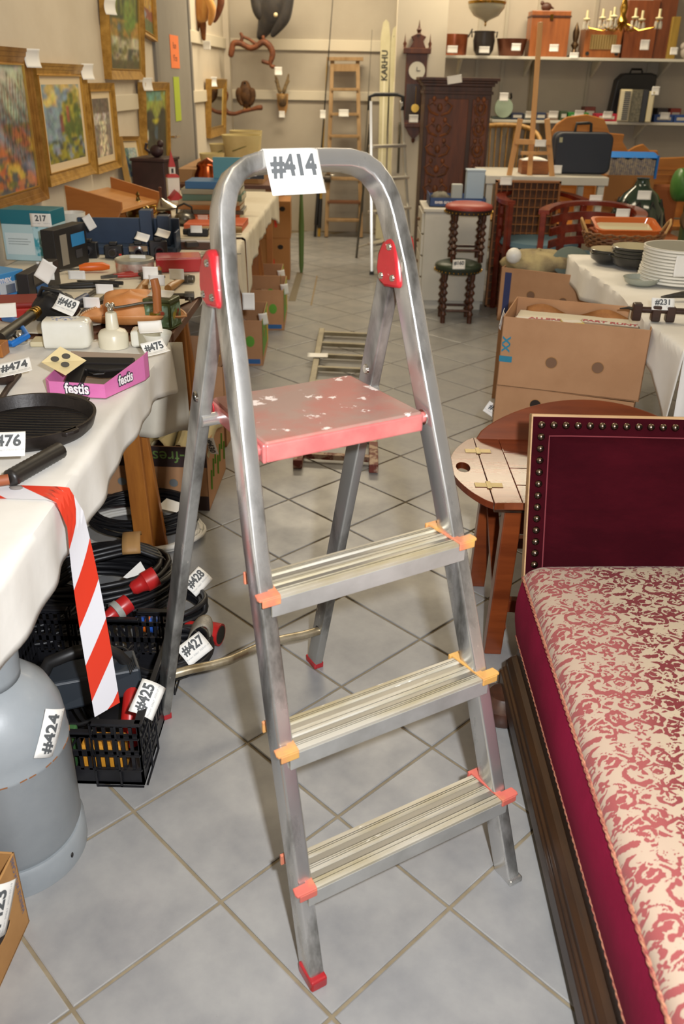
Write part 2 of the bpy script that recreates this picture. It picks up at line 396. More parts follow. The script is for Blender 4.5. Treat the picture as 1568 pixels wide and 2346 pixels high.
def rrect(a, b, r, n=3):
    o = []
    for cx, cy, t0 in ((a-r, b-r, 0), (-a+r, b-r, pi/2), (-a+r, -b+r, pi), (a-r, -b+r, 3*pi/2)):
        o += [(cx+r*cos(t0+pi/2*i/n), cy+r*sin(t0+pi/2*i/n)) for i in range(n+1)]
    return o
mb = MB(); mb.tube(path, 1.0, sec=rrect(.0135, .0225, .0045), nrm=NRM); frame_ = L_.p('front_frame', mb, ALU, smooth=35)
for sx in (-1, 1):   # white paint smears and bruises on the tube, each a thin blob
    pass
def foot(nm, x, y, s, mt, lean):
    mb = MB(); mb.box((x, y, .011), (.031, .05, .024)); L_.p(nm, mb, mt, bevel=.004)
foot('foot_cap', -.2135, .022, 1, REDP, 0)
mb = MB(); mb.box((.214, .021, .006), (.03, .047, .013)); L_.p('foot_cap', mb, ALU, bevel=.003, label='dented bare metal foot end')
# rear legs
for sx in (-1, 1):
    p0 = Vector((sx*.206, .788, .012)); p1 = Vector((sx*.158, .425, 1.105)); t = (p1-p0).normalized(); n_ = Vector((0, 1, 0)); n_ = (n_-t*n_.dot(t)).normalized()
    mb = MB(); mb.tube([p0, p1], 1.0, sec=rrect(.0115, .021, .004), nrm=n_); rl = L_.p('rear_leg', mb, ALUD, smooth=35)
    mb = MB(); mb.box((sx*.206, .790, .008), (.027, .05, .018)); L_.p('foot_cap', mb, REDP, bevel=.003)
    q = p0+(p1-p0)*(.877/1.1)+Vector((-.0118, 0, 0)); mb = MB(); mb.tube([q, q+Vector((-.003, 0, 0))], [.010, .008], 16); mb.tube([q+Vector((-.002, 0, 0)), q+Vector((-.0036, 0, 0))], [.0055, .0055], 14)
    L_.p('rivet', mb, CHROME, smooth=40)
    # hinge bracket, a rounded plate wrapping the stile and the leg
    zc = 1.085; yb = TA*zc
    poly = [(yb+.010, zc-.030), (yb+.055, zc-.036), (yb+.074, zc-.030), (yb+.083, zc-.008), (yb+.080, zc+.016), (yb+.067, zc+.037), (yb+.049, zc+.050), (yb+.036, zc+.052), (yb+.027, zc+.044), (yb+.010, zc-.018)]
    Mx = Matrix(((0, 0, 1), (1, 0, 0), (0, 1, 0)))
    xo = sx*.1605
    mb = MB(); mb.prism(poly, .040, Mx, (xo-.020, 0, 0)); br = L_.p('hinge_bracket', mb, REDP, smooth=30, bevel=.006)
    for (yy, zz) in ((yb+.042, zc+.032), (yb+.029, zc-.016), (yb+.064, zc-.018)):
        mb = MB(); mb.tube([(xo-.0200, yy, zz), (xo-.0225, yy, zz)], [.0062, .005], 16); mb.tube([(xo-.0225, yy, zz), (xo-.0235, yy, zz)], [.0028, .002], 12)
        L_.p('rivet', mb, CHROME, parent=br, smooth=40)
# rear crossbar
mb = MB(); pts = [Vector((x, .742+.006*sin(x*20), .140+.003*sin(x*31))) for x in np.linspace(-.197, .197, 9)]; mb.tube(pts, .0105, 14); L_.p('crossbar', mb, mat('paint_splashed_tube', 'c0b49a', .35, .7, var='8a7a5c', vs=14, spots='f0ece0', ss=30, slo=.66), smooth=50)
for sx in (-1, 1):
    mb = MB(); x = sx*.192; mb.lathe([(.0106, -.004), (.0135, -.002), (.0135, .002), (.0106, .004)], (x, .742, .14), 16, Matrix.Rotation(pi/2, 3, 'Y')); L_.p('collar', mb, mat('collar_dark', '3a3733', .5), smooth=50)
# platform: tray with rounded rim
zp = .866
pf = [(-.143, .300), (.143, .300), (.137, .528), (-.137, .528)]
mb = MB(); mb.prism([(-.143, .300), (.143, .300), (.146, .304), (.140, .524), (.134, .530), (-.134, .530), (-.140, .524), (-.146, .304)], .010, c=(0, 0, zp-.010))
L_.p('platform_top', mb, PINK, bevel=.003, smooth=40)
mb = MB()
mb.bb((-.146, .297, zp-.034), (.146, .306, zp-.004)); mb.bb((-.141, .520, zp-.026), (.141, .529, zp-.004))
for sx in (-1, 1): mb.hexa([(sx*.146-.005, .30, zp-.036), (sx*.146+.003, .30, zp-.036), (sx*.140+.003, .528, zp-.030), (sx*.140-.005, .528, zp-.030), (sx*.146-.005, .30, zp-.004), (sx*.146+.003, .30, zp-.004), (sx*.140+.003, .528, zp-.004), (sx*.140-.005, .528, zp-.004)])
L_.p('platform_rim', mb, PINKS, bevel=.003)
zr = zp-.018
for sx in (-1, 1):
    mb = MB(); mb.cyl((sx*.146, .318, zr), (sx*.170, .318, zr), .0095, .0095, 16); L_.p('pivot_tube', mb, PINKS, smooth=50)
    mb = MB(); mb.lathe([(.0096, -.002), (.014, -.002), (.014, .002), (.0096, .002)], (sx*.1605, .318, zr), 16, Matrix.Rotation(pi/2, 3, 'Y')); L_.p('washer', mb, CHROME, smooth=50)
mb = MB(); mb.cyl((-.176, .492, .842), (.176, .492, .842), .0115, .0115, 18); L_.p('rear_rod', mb, ALU, smooth=50)
mb = MB(); mb.lathe([(.010, -.001), (.013, -.001), (.013, .001), (.010, .001)], (-.1475, .515, zp-.012), 16, Matrix.Rotation(pi/2, 3, 'Y')); L_.p('slot_ring', mb, REDP, smooth=50)
# treads
def tread(z, hw, y0, y1, capm, capl, k):
    mb = MB(); n = 12; ww = y1-y0
    prof = [(0, 0), (.004, .0012), (.017, .0012), (.019, -.002), (.031, -.002), (.033, .0012), (.045, .0012), (.047, -.002), (.060, -.002), (.062, .0012), (.074, .0012), (ww, 0), (ww, -.030), (ww-.0025, -.030), (ww-.0025, -.004), (.0025, -.004), (.0025, -.035), (0, -.035)]
    poly = [(y0+a, z+b) for a, b in prof]
    Mx = Matrix(((0, 0, 1), (1, 0, 0), (0, 1, 0)))
    mb.prism(poly, 2*hw, Mx, (-hw, 0, 0)); tr = L_.p('tread', mb, ALUT, smooth=25)
    mb = MB(); mb.bb((-hw, y0-.0012, z-.035), (hw, y0, z-.005)); L_.p('skirt', mb, SKIRT, parent=tr, bevel=.0004)
    for a in (.025, .0535):
        mb = MB() if a < .03 else mb; mb.bb((-hw, y0+a-.006, z-.0024), (hw, y0+a+.006, z-.0016))
    L_.p('groove', mb, TREADV, parent=tr, kind='stuff')
    for i in range(24):
        a = random.choice((.006, .010, .014, .036, .040, .044, .066, .070)); mb = MB() if i == 0 else mb
        mb.bb((-hw, y0+.004+a*.93, z+.0011), (hw, y0+.0046+a*.93, z+.0018))
    L_.p('ridge', mb, ALUT, parent=tr, kind='stuff')
    so = .5*((.213-.0*z))
    for sx in (-1, 1):
        xi = hw-.004; xo_ = hw+.022
        yf = y0-.004; yk = TA*(z)  # front face of stile
        poly = [(sx*(xi-.010), yf), (sx*(xo_), yf), (sx*(xo_+.002), yf+.006), (sx*(xo_), yk-.001), (sx*(xi+.002), yk-.001), (sx*(xi-.001), y1+.004), (sx*(xi-.018), y1+.004), (sx*(xi-.012), y0+.02)]
        if sx < 0: poly = poly[::-1]
        mb = MB(); mb.prism(poly, .005, c=(0, 0, z-.0005)); mb.box((sx*(xi+.006), yf+.001, z-.005), (.032, .004, .014))
        mb.box((sx*(xi-.004), y1+.005, z-.006), (.036, .006, .022)); 
        L_.p('tread_cap', mb, capm[sx > 0], parent=tr, bevel=.0015, label=capl[sx > 0])
tread(.650, .186, .206, .284, (CAPP, CAPY), ('salmon end cap', 'ochre end cap'), 0)
tread(.410, .199, .124, .202, (CAPY, CAPY), ('ochre end cap', 'ochre end cap'), 1)
tread(.182, .208, .046, .125, (CAPP, CAPP), ('pink end cap', 'pink end cap'), 2)
# lot tag folded over the top bar
o0 = atz(640, 372, 1.235)
pc = fp(-.036, 1.232, -.0045)
M0 = L_.M
ax = (M0.to_3x3()@Vector((1, 0, 0)));
def tagpt(u, v):  # u -.045...045, v 0 top .. -.068 bottom (local)
    if v > 0: return fp(-.030+u, 1.2695, v)
    y = v; return fp(-.030+u+.02*y, 1.2695+y*.99, -.0025-.010*((-y/.068)**1.5))
mb = MB(); mb.grid(lambda a, b: tagpt((a-.5)*.090, -.066+b*.090), 6, 16); tg = L_.p('price_tag', mb, PAPER, smooth=60, solid=.0004, label='white paper lot tag reading #414')
for txt, size, bold, off, mt in (('#414', .040, .05, (0, -.026), INK), ('Varunr: 50867', .0075, 0.01, (-.019, -.048), INKL), ('2020-07-19', .0075, 0, (.027, -.047), INKL), ('Trappstege H: 128 cm', .0070, 0, (.002, -.057), INKL)):
    vs, fs = text_mesh(txt, size, bold, xs=.9 if txt[0] == '#' else 1)
    mb = MB(); mb.add([tagpt(v.x+off[0], v.y+off[1])+Vector((0, -.0007, .0002)) for v in vs], fs); L_.p('lettering' if txt[0] == '#' else 'small_print', mb, mt, parent=tg)

# ================================================================== SOFA (daybed) on the right
VEL = mat('dark_red_velvet', '2f040c', .9, var='3c0711', vs=4, sheen=0, spec=.08, bump=.15, bs=220, stretch=(1, 1, 3))
VELB = mat('burgundy_side_cloth', '8a1238', .8, var='7a0f30', vs=5, sheen=0, spec=.15, bump=.2, bs=300)
PIP = mat('piping_cord', 'b07a5e', .7, var='8b3f3a', vs=90, bump=.4, bs=200)
DARKW = woodm('dark_carved_wood', '40260f', '1e1008', .42, 'y', 6, .05)
PALEW = woodm('pale_edge_wood', 'c09a6c', 'a57f55', .5, 'x', 8)
STUD = mat('brass_stud', '8d7a66', .3, 1, var='4d4643', vs=70, vlo=.45, vhi=.6)
sf = Thing('daybed', 'upholstered daybed with dark red velvet headboard, brass studs and red and cream damask seat', 'daybed', (.62, .0, 0))
def damask(U, V):
    """signed pattern field, >0 figure"""
    w, h = .235, .27
    u = U/w; v = V/h; col = np.floor(u); u = u-col; v = v+.5*(col % 2); v = v-np.floor(v)
    um = np.abs(u-.5)*w; vm = (v-.5)*h
    D = np.full(U.shape, -9.0)
    def scroll(cx, cy, R, a0, a1, th, lob, dirn=1):
        nonlocal D
        dx = um-cx; dy = vm-cy
        for k in (-1, 0, 1):
            dyk = dy+k*h; r = np.hypot(dx, dyk); a = (np.arctan2(dyk, dx)-a0) % (2*pi); L = (a1-a0)
            f = a/L; ok = (a < L)
            tk = th*(1.15-f*.7)*(1+.38*np.sin(a*lob)*(r > R))
            Rr = R*(1-.35*f)
            D = np.where(ok, np.maximum(D, (tk-np.abs(r-Rr))*260), D)
            bx, by = cx+R*.65*cos(a1), cy+R*.65*sin(a1)
            D = np.maximum(D, (th*1.25-np.hypot(um-bx, vm+k*h-by))*260)
    scroll(0.04345, 0.0474, 0.02844, -2.6, 1.5, 0.00592, 9); scroll(0.08295, -0.0158, 0.0237, .4, 4.9, 0.00537, 8); scroll(0.03555, -0.05925, 0.0237, -1.2, 2.9, 0.00553, 8)
    scroll(0.0869, 0.09085, 0.02054, -3.0, 1.2, 0.0049, 8); scroll(0.06715, -0.1027, 0.01896, .9, 5.0, 0.00458, 8); scroll(0.0158, 0.10665, 0.0158, -.5, 3.2, 0.00434, 7)
    def ros(cx, cy, R, n):
        nonlocal D
        for k in (-1, 0, 1):
            dx = um-cx; dy = vm+k*h-cy; r = np.hypot(dx, dy); a = np.arctan2(dy, dx)
            D = np.maximum(D, (R*(.72+.28*np.cos(n*a))-r)*240); D = np.where((r < R*.26), -abs(R*.26-r)*300, D)
    ros(0.0, 0.0079, 0.0237, 8); ros(0.0, -0.09875, 0.01738, 6); ros(0.10665, 0.03555, 0.01422, 5); ros(0.05925, 0.0, 0.00948, 5); ros(0.1106, -0.0711, 0.01027, 5); ros(0.0474, 0.1264, 0.00869, 5)
    n = fbm(U, V, 5, 4, 110, 110)-.5; n2 = fbm(U+9, V, 9, 3, 200, 200)-.5
    leaf = (fbm(um+.02*np.sin(vm*90), vm, 23, 3, 105, 80)-.505)*18   # leafy filler, mirrored like the rest
    leaf = np.where(D > -1.2, -2+0*leaf, leaf)
    return np.maximum(D+n*3.4, leaf)+n2*1.1
SX0, SX1, SY0, SY1 = .0, .80, -1.15, .582
nu, nv = 400, 860
def seatz(x, y):
    e = min(1, x/.05); e2 = min(1, (SY1-y)/.04)
    return .362+.040*sqrt(max(0, 1-(1-e)**2))*(.6+.4*sqrt(max(0, 1-(1-e2)**2)))+.012*sin(min(1, x/.5)*pi/2)
mb = MB(); ux = [(i/nu) for i in range(nu+1)]
mb.grid(lambda a, b: ((SX0+(SX1-SX0)*a**1.15), SY0+(SY1-SY0)*b, seatz((SX1-SX0)*a**1.15, SY0+(SY1-SY0)*b)), nu, nv)
a_, b_ = np.meshgrid(np.linspace(0, 1, nu+1)**1.15*(SX1-SX0), np.linspace(SY0, SY1, nv+1))
DAM = bpy.data.materials.new('damask_cloth'); DAM.use_nodes = True; nt = DAM.node_tree
at_ = nt.nodes.new('ShaderNodeAttribute'); at_.attribute_name = 'pat'; rp = nt.nodes.new('ShaderNodeValToRGB')
cr = rp.color_ramp; cr.elements[0].position = .485; cr.elements[0].color = lin('b3a188'); cr.elements[1].position = .515; cr.elements[1].color = lin('6e1b21')
nt.links.new(at_.outputs['Fac'], rp.inputs[0])
tcn = nt.nodes.new('ShaderNodeTexCoord'); n1 = nt.nodes.new('ShaderNodeTexNoise'); n1.inputs['Scale'].default_value = 3.2; nt.links.new(tcn.outputs['Object'], n1.inputs['Vector'])
mr = nt.nodes.new('ShaderNodeMapRange'); mr.inputs[1].default_value = .42; mr.inputs[2].default_value = .6; nt.links.new(n1.outputs['Fac'], mr.inputs[0])
rp2 = nt.nodes.new('ShaderNodeValToRGB'); rp2.color_ramp.elements[0].position = .485; rp2.color_ramp.elements[0].color = lin('b09a86'); rp2.color_ramp.elements[1].position = .515; rp2.color_ramp.elements[1].color = lin('934746')
nt.links.new(at_.outputs['Fac'], rp2.inputs[0]); mxx = nt.nodes.new('ShaderNodeMix'); mxx.data_type = 'RGBA'
at2 = nt.nodes.new('ShaderNodeAttribute'); at2.attribute_name = 'wear'
nt.links.new(at2.outputs['Fac'], mxx.inputs['Factor']); nt.links.new(rp.outputs[0], mxx.inputs['A']); nt.links.new(rp2.outputs[0], mxx.inputs['B'])
bs_ = nt.nodes['Principled BSDF']; nt.links.new(mxx.outputs['Result'], bs_.inputs['Base Color']); bs_.inputs['Roughness'].default_value = .75; bs_.inputs['Sheen Weight'].default_value = .1
bp_ = nt.nodes.new('ShaderNodeBump'); bp_.inputs['Strength'].default_value = .5; bp_.inputs['Distance'].default_value = .0015
nt.links.new(rp.outputs[0], bp_.inputs['Height']); nt.links.new(bp_.outputs[0], bs_.inputs['Normal'])
seat = sf.p('seat_cushion', mb, DAM, smooth=60)
pat = seat.data.attributes.new('pat', 'FLOAT', 'POINT'); pat.data.foreach_set('value', (np.clip(damask(a_*1.25, b_*1.25)*.09+.5, 0, 1)).astype(np.float32).ravel())
wr = seat.data.attributes.new('wear', 'FLOAT', 'POINT'); wr.data.foreach_set('value', np.clip((.15+.03*np.sin(b_*5)-a_)/.06, 0, 1).astype(np.float32).ravel())
mb = MB(); mb.grid(lambda a, b: (-.004-.010*sin(b*pi)+.004, SY0+(SY1-SY0)*a, .205+.160*b), 30, 8); mb.grid(lambda a, b: (.8*a, SY1, .205+.16*b), 8, 3); sf.p('side_band', mb, VELB, smooth=60)
def cord(pts, r=.0038, nm='piping', th=sf):
    mb = MB()
    for k in range(2):
        pp = []; L = 0
        for i in range(len(pts)*14-13):
            q = i/14; j = min(int(q), len(pts)-2); p = Vector(pts[j]).lerp(Vector(pts[j+1]), q-j); L = q
            a = i*1.05+k*pi; pp.append(p+Vector((cos(a)*r*.45, 0, sin(a)*r*.45)))
        mb.tube(pp, r*.62, 5)
    return th.p(nm, mb, PIP, smooth=60)
cord([(-.002, SY0+(SY1-SY0)*i/24, .364) for i in range(25)]); cord([(0, SY0+(SY1-SY0)*i/24, .205) for i in range(25)], .003)
# wooden base
mb = MB(); mb.bb((.012, SY0, .135), (.80, .60, .204)); sf.p('base_board', mb, DARKW)
mb = MB(); prf = [(-.016, .035), (-.022, .05), (-.022, .088), (-.016, .092), (-.016, .098), (-.010, .102), (-.010, .118), (.000, .128), (.012, .134), (.05, .134), (.05, .035)]
Mx = Matrix(((1, 0, 0), (0, 0, 1), (0, 1, 0)))
n = len(prf); 
for y0, y1, sk in ((SY0, .602, 0),):
    vs = [(x, y, z) for y in (y0, y1) for x, z in prf]; mb.add(vs, [tuple(range(n-1, -1, -1)), tuple(range(n, 2*n))]+[(i, n+i, n+(i+1) % n, (i+1) % n) for i in range(n)])
sf.p('base_moulding', mb, DARKW, bevel=.0015)
for (x, y) in ((-.016, .545), (.70, .545), (-.012, -1.0), (.70, -1.0)):
    mb = MB(); mb.lathe([(.034, 0), (.058, .006), (.066, .026), (.062, .046), (.045, .056), (.034, .066)], (x-.004, y, 0), 24); sf.p('bun_foot', mb, woodm('foot_wood', '46281a', '2a160e', .35, 'z', 8), smooth=40)
# headboard, leaning back from the seat
HBM = Matrix.Translation((.012, .588, .37)) @ Matrix.Rotation(radians(-19), 4, 'X') @ Matrix.Translation((0, -.588, -.37))
def hp_(nm, mb, m_, **kw): mb.xf(HBM); return sf.p(nm, mb, m_, **kw)
mb = MB(); mb.bb((-.009, .600, .25), (.80, .628, .730)); hp_('headboard_frame', mb, PALEW, bevel=.002)
mb = MB(); mb.grid(lambda a, b: (-.006+.805*a, .598-.008*min(1, 12*min(a, b, 1-b)), .25+.474*b), 40, 30); hp_('headboard_border', mb, VEL, smooth=50)
def hb(a, b):
    x = .030+.77*a; z = .25+.432*b
    e = min(a*30, (1-b)*18, b*18, 1); e = sqrt(max(0, 1-(1-e)**2)); return (x, .592-.014*e, z)
mb = MB(); mb.grid(hb, 60, 40); hp_('headboard_cushion', mb, VEL, smooth=70)
seam = [(.030, .590, .28+.402*i/12) for i in range(13)]+[(.030+.77*i/16, .590, .683) for i in range(1, 17)]
mb = MB(); mb.tube([HBM@Vector(p) for p in seam], .0018, 6); sf.p('cushion_seam', mb, mat('seam_red', '7a3038', .7), smooth=60)
st = None
def stud(x, z):
    global st
    if st is None:
        mb = MB(); mb.lathe([(.0085, 0), (.0082, .002), (.006, .0055), (.003, .0072), (1e-6, .0076)], (0, 0, 0), 14, Matrix.Rotation(pi/2-radians(19), 3, 'X')); st = sf.p('stud', mb, STUD, smooth=80); o = st
    else: o = st.copy(); COL.objects.link(o); o.parent = sf.e
    o.location = HBM@Vector((x, .590, z))
for i in range(13): stud(.012, .706-i*.0262)
for i in range(1, 29): stud(.012+i*.0268, .706)

# ================================================================== LEFT TABLES
ORANGEW = woodm('orange_pine', 'b0702c', '8f5520', .45, 'z', 7)
TBR = mat('brown_board_top', '6b4632', .5, var='5c3b2a', vs=6)
CLOTH = mat('white_paper_cloth', 'e6e3dc', .85, var='dcd8d0', vs=3, bump=.25, bs=22)
CLOTH2 = mat('cream_paper_cloth', 'd8d1c0', .85, var='cbc2ae', vs=3, bump=.25, bs=22)
def xedge(y): return -.300
def wallx(y): return -1.2+.0365*(y-2.6)
def table(y0, y1, label, legs):
    t = Thing('trestle_table', label, 'table', (-.75, (y0+y1)/2, 0))
    mb = MB(); mb.bb((-1.12, y0, .668), (-.302, y1, .696)); t.p('tabletop', mb, TBR, world=True, bevel=.003)
    for (ly) in legs:
        for x in (-.42, -1.02):
            s = 1 if x > -.7 else -1
            for k in (-1, 1):
                mb = MB(); mb.bar((x+s*.03*(k > 0), ly+k*.028, 0), (x-.02*s, ly+k*.012, .67), .055, .026, (0, 1, 0)); t.p('leg', mb, ORANGEW, world=True, bevel=.002)
        mb = MB(); mb.bb((-1.05, ly-.03, .62), (-.40, ly+.03, .668)); t.p('crosspiece', mb, ORANGEW, world=True)
    return t
table(-.9, 1.33, 'wooden trestle table nearest the camera under white paper cloth', (1.29, -.5))
table(1.36, 2.92, 'wooden trestle table in the middle of the left row with torn white cloth', (2.08, 2.84))
table(2.99, 4.72, 'farthest wooden trestle table in the left row, books at its end', (3.18, 4.6))
def cloth(name, label, y0, y1, hemf, mtl, over0=0, over1=0, xin=-1.12, ragged=0, ny=110, flare=.012):
    def f(a, b):
        xx_ = xin+a*(-.297-xin+.702-hemf(y0+(y1-y0)*b)); y = y0+(y1-y0)*b+ragged*(1-b)**3*min(1, max(0, (xx_+.62)/.3))*(1+.15*sin(a*60)); n1 = sin(y*17)+.6*sin(y*41+1)
        top = (-.297-xin); hem = hemf(y); drop = .702-hem; tot = top+drop; s_ = a*tot
        wr = .0012*sin(y*23+a*9)+.001*sin(a*40+y*5)
        if s_ < top: return (xin+s_, y, .7015+wr*.6+.0012)
        d = s_-top; r = .010
        th = min(d/r, pi/2)
        x = -.297+r*sin(th)-.0; z = .7025-r*(1-cos(th))
        if d > r*pi/2: z -= d-r*pi/2; x += flare*n1*min(1, d/.15)*.6+.02*d
        return (x, y, z)
    mb = MB(); mb.grid(f, 70, ny)
    return single(name, label, 'tablecloth', mb, mtl, smooth=60, solid=.0009)
def interp(pts):
    xs = [p[0] for p in pts]; ys = [p[1] for p in pts]; return lambda y: float(np.interp(y, xs, ys))
cloth('tablecloth', 'crumpled white paper tablecloth on the near left table beside grill pan and pink tray', -.9, 1.24, interp([(-.9, .56), (-.1, .56), (0, .565), (.12, .57), (.27, .57), (.5, .585), (.85, .605), (1.05, .60), (1.22, .555)]), CLOTH)
cloth('tablecloth', 'white paper tablecloth on the middle left table with brown board showing at its torn end', 1.30, 2.95, interp([(1.6, .695), (1.9, .66), (2.5, .62), (2.7, .52), (2.85, .42), (2.95, .40)]), CLOTH2, ragged=.45)
cloth('tablecloth', 'white cloth hanging from the farthest left table under books and canvas bag', 3.0, 4.78, interp([(3.0, .42), (3.15, .52), (3.6, .58), (4.3, .60), (4.78, .50)]), CLOTH2)
# loose cloth end between first and second table, ochre light put into its colour
mb = MB()
def hang(a, b):
    y = 1.235+.02*sin(a*9); x = -.52+.265*a; z = .701-(.30-.02*a)*b; return (x, y+.012*sin(a*13+b*2)+.03*b, z)
mb.grid(hang, 26, 14); single('cloth_end', 'ochre-lit loose end of paper cloth hanging at the gap behind the near table', 'tablecloth', mb, CLOTH2, smooth=60, solid=.0008)

TZ = .7045
# --- grill pan
IRON = mat('cast_iron', '1b1615', .45, .3, var='2a2320', vs=14, bump=.15, bs=90)
IRONIN = mat('cast_iron_inside', '100d0c', .55, .2, bump=.2, bs=90)
pc = Vector((-.442, .558, TZ))
t = Thing('grill_pan', 'round black cast-iron grill pan lying on the near white cloth, tagged #476', 'pan', pc)
mb = MB(); mb.lathe([(.108, .002), (.118, 0), (.129, .010), (.136, .030), (.1365, .035), (.131, .035), (.128, .028), (.120, .010), (1e-6, .007)], n=48); t.p('pan_body', mb, IRON, smooth=50)
mb = MB()
for k in range(-7, 8):
    x = k*.0145; L = sqrt(max(1e-5, .119**2-x*x)); mb.bb((-L, x-.0025, .007), (L, x+.0025, .0105))
t.p('grill_rib', mb, IRONIN, kind='stuff')
a0 = .35
mb = MB(); mb.prism([(.126, -.022), (.144, -.016), (.147, 0), (.144, .016), (.126, .022)], .010, c=(0, 0, .025), M=Matrix.Rotation(radians(-35), 3, 'Z')); t.p('pouring_lip', mb, IRON, bevel=.003)
mb = MB(); mb.prism([(.128, -.04), (.150, -.028), (.150, .028), (.128, .04)], .007, c=(0, 0, .027), M=Matrix.Rotation(radians(62), 3, 'Z')); t.p('helper_handle', mb, IRON, bevel=.003)
mb = MB(); mb.tube([(-.14, .02, .032), (-.20, .035, .036), (-.30, .055, .045)], [.016, .013, .014], 12); t.p('handle', mb, IRON, smooth=50)
tag(t, atz(8, 1020, TZ+.055), (.93, .25, -.05), (-.25, .8, .45), '#476', .075, .058, .12)
# --- ribbed handle
a = atz(-40, 1110, TZ+.02); b = atz(20, 1098, TZ+.02); c = atz(140, 1030, TZ+.018)
t = Thing('frying_pan', 'black ribbed pan handle reaching in from the left over the near white cloth', 'pan', a.lerp(c, .5)-Vector((0, 0, .018)))
mb = MB(); pts = [b.lerp(c, i/30) for i in range(31)]; mb.tube([t.w(p) for p in pts], [.0155+.0009*(i % 2)-(.004 if i in (0, 30) else 0) for i in range(31)], 14); t.p('handle', mb, mat('ribbed_black_plastic', '1d1a18', .4, bump=.1), smooth=60)
ctr = a+Vector((-.16, -.06, -.01)); mb = MB(); mb.lathe([(.10, -.006), (.12, 0), (.13, .03), (.127, .03), (.117, .003), (1e-6, 0)], t.w(ctr), 36); t.p('pan_body', mb, IRON, smooth=50)
mb = MB(); mb.cyl(t.w(a+Vector((-.05, -.02, 0))), t.w(b), .008, .010, 12); t.p('tang', mb, mat('rusty_tang', '8a4a2a', .6), smooth=50)
# --- lump
mb = MB(); mb.sph(atz(37, 1117, TZ+.003), .008, 8, (1.6, 1, .5)); single('crumb', 'small grey crumb on the white cloth below the pan handle', 'crumb', mb, mat('crumb', '77706a', .9), smooth=60)
# --- pink tray with pistol
PINKC = mat('pink_card', 'd878b0', .6, var='cf6aa6', vs=8)
CARDIN = mat('grey_card_inside', '97836d', .8)
A = atz(116, 908, TZ); B = atz(243, 914, TZ); Cc = atz(334, 872, TZ)
th_ = atan2((B-A).y, (B-A).x)
t = Thing('drinks_tray', 'open pink cardboard drinks tray with white lettering festis, tagged #475', 'carton', A, th_)
w1 = (B-A).length; cl = t.w(Cc); dep = .155
bl = Vector((-.005, dep, 0)); br = Vector((cl.x+.0, cl.y+.05, 0))
P5 = [Vector((-.012, .012, 0)), Vector((0, 0, 0)), Vector((w1, 0, 0)), Vector((cl.x, cl.y, 0)), Vector((cl.x, dep+.02, 0)), Vector((-.012, dep+.02, 0))]
hs = [.038, .036, .034, .062, .062, .05]
mb = MB(); mb.prism([(p.x, p.y) for p in P5], .002); t.p('tray_floor', mb, CARDIN)
for i in range(6):
    p, q = P5[i], P5[(i+1) % 6]; h0, h1 = hs[i], hs[(i+1) % 6]; n_ = Vector((-(q-p).y, (q-p).x, 0)).normalized()*.0022
    if i == 4: h0 = h1 = .055
    mb = MB(); mb.hexa([p, q, q+n_, p+n_, p+Vector((0, 0, h0)), q+Vector((0, 0, h1)), q+n_+Vector((0, 0, h1)), p+n_+Vector((0, 0, h0))])
    sd = t.p('side_panel', mb, PINKC if i != 4 else CARDIN)
    if i == 1 or i == 2:
        x = (q-p).normalized(); o = (p+q)/2+Vector((0, 0, .021 if i == 1 else .027))-n_.normalized()*.0006
        M = frameM(o, x, (0, 0, 1))
        for bo, mtl, dz in ((.12, mat('print_dark', '3c3340', .6), 0), (.03, mat('print_white', 'efeaec', .6), .0006)):
            lettering(sd, 'festis', M@Matrix.Translation((0, 0, dz)), (.034 if i == 1 else .032), mtl, bo, xs=.8)
GUN = mat('black_gun_plastic', '171514', .42, bump=.05)
g0 = Thing('toy_pistol', 'black pistol lying on its side in the pink tray', 'pistol', t.M@Vector((w1*.62, .075, .006)), th_+radians(12))
mb = MB()
poly = [(-.075, -.062), (-.030, -.062), (-.018, -.030), (-.012, .002), (.095, -.004), (.100, .030), (.055, .034), (-.020, .040), (-.052, .052), (-.060, .030)]
# laid on its side, slightly raised
poly = [(-.066, -.045), (-.030, -.05), (-.020, .012), (.012, .004), (.03, .004), (.085, .010), (.088, .042), (-.046, .050), (-.056, .034)]
mb.prism(poly, .026, M=Matrix.Rotation(radians(25), 3, 'X'), c=(0, 0, .012)); g0.p('frame', mb, GUN, bevel=.004)
mb = MB(); mb.prism([(-.05, .030), (.09, .022), (.092, .046), (-.046, .052)], .032, M=Matrix.Rotation(radians(25), 3, 'X'), c=(0, 0, .009)); g0.p('slide', mb, GUN, bevel=.003)
mb = MB(); mb.tube([Vector((-.018, .010, .03)), Vector((.0, -.012, .03)), Vector((.022, -.010, .03)), Vector((.03, .008, .03))], .003, 8); g0.p('trigger_guard', mb, GUN, smooth=50)
M = g0.I@frameM(atz(152, 832, TZ+.055), (atz(200, 828, TZ+.05)-atz(95, 832, TZ+.06)), (atz(122, 795, TZ+.08)-atz(160, 862, TZ+.045)))
cdt = Thing('target_card', 'cream card with three black ovals leaning in the pink tray', 'card', atz(152, 832, TZ+.05))
cp = [atz(95, 830, TZ+.06), atz(150, 860, TZ+.045), atz(198, 826, TZ+.06), atz(138, 794, TZ+.085)]
mb = MB(); mb.add([cdt.w(p) for p in cp], [(0, 1, 2, 3)]); cdt.p('card', mb, mat('cream_card', 'e6d3a0', .6), solid=.001)
e1 = (cp[1]-cp[0]); e2 = (cp[3]-cp[0]); nn = e1.cross(e2).normalized()*.0009
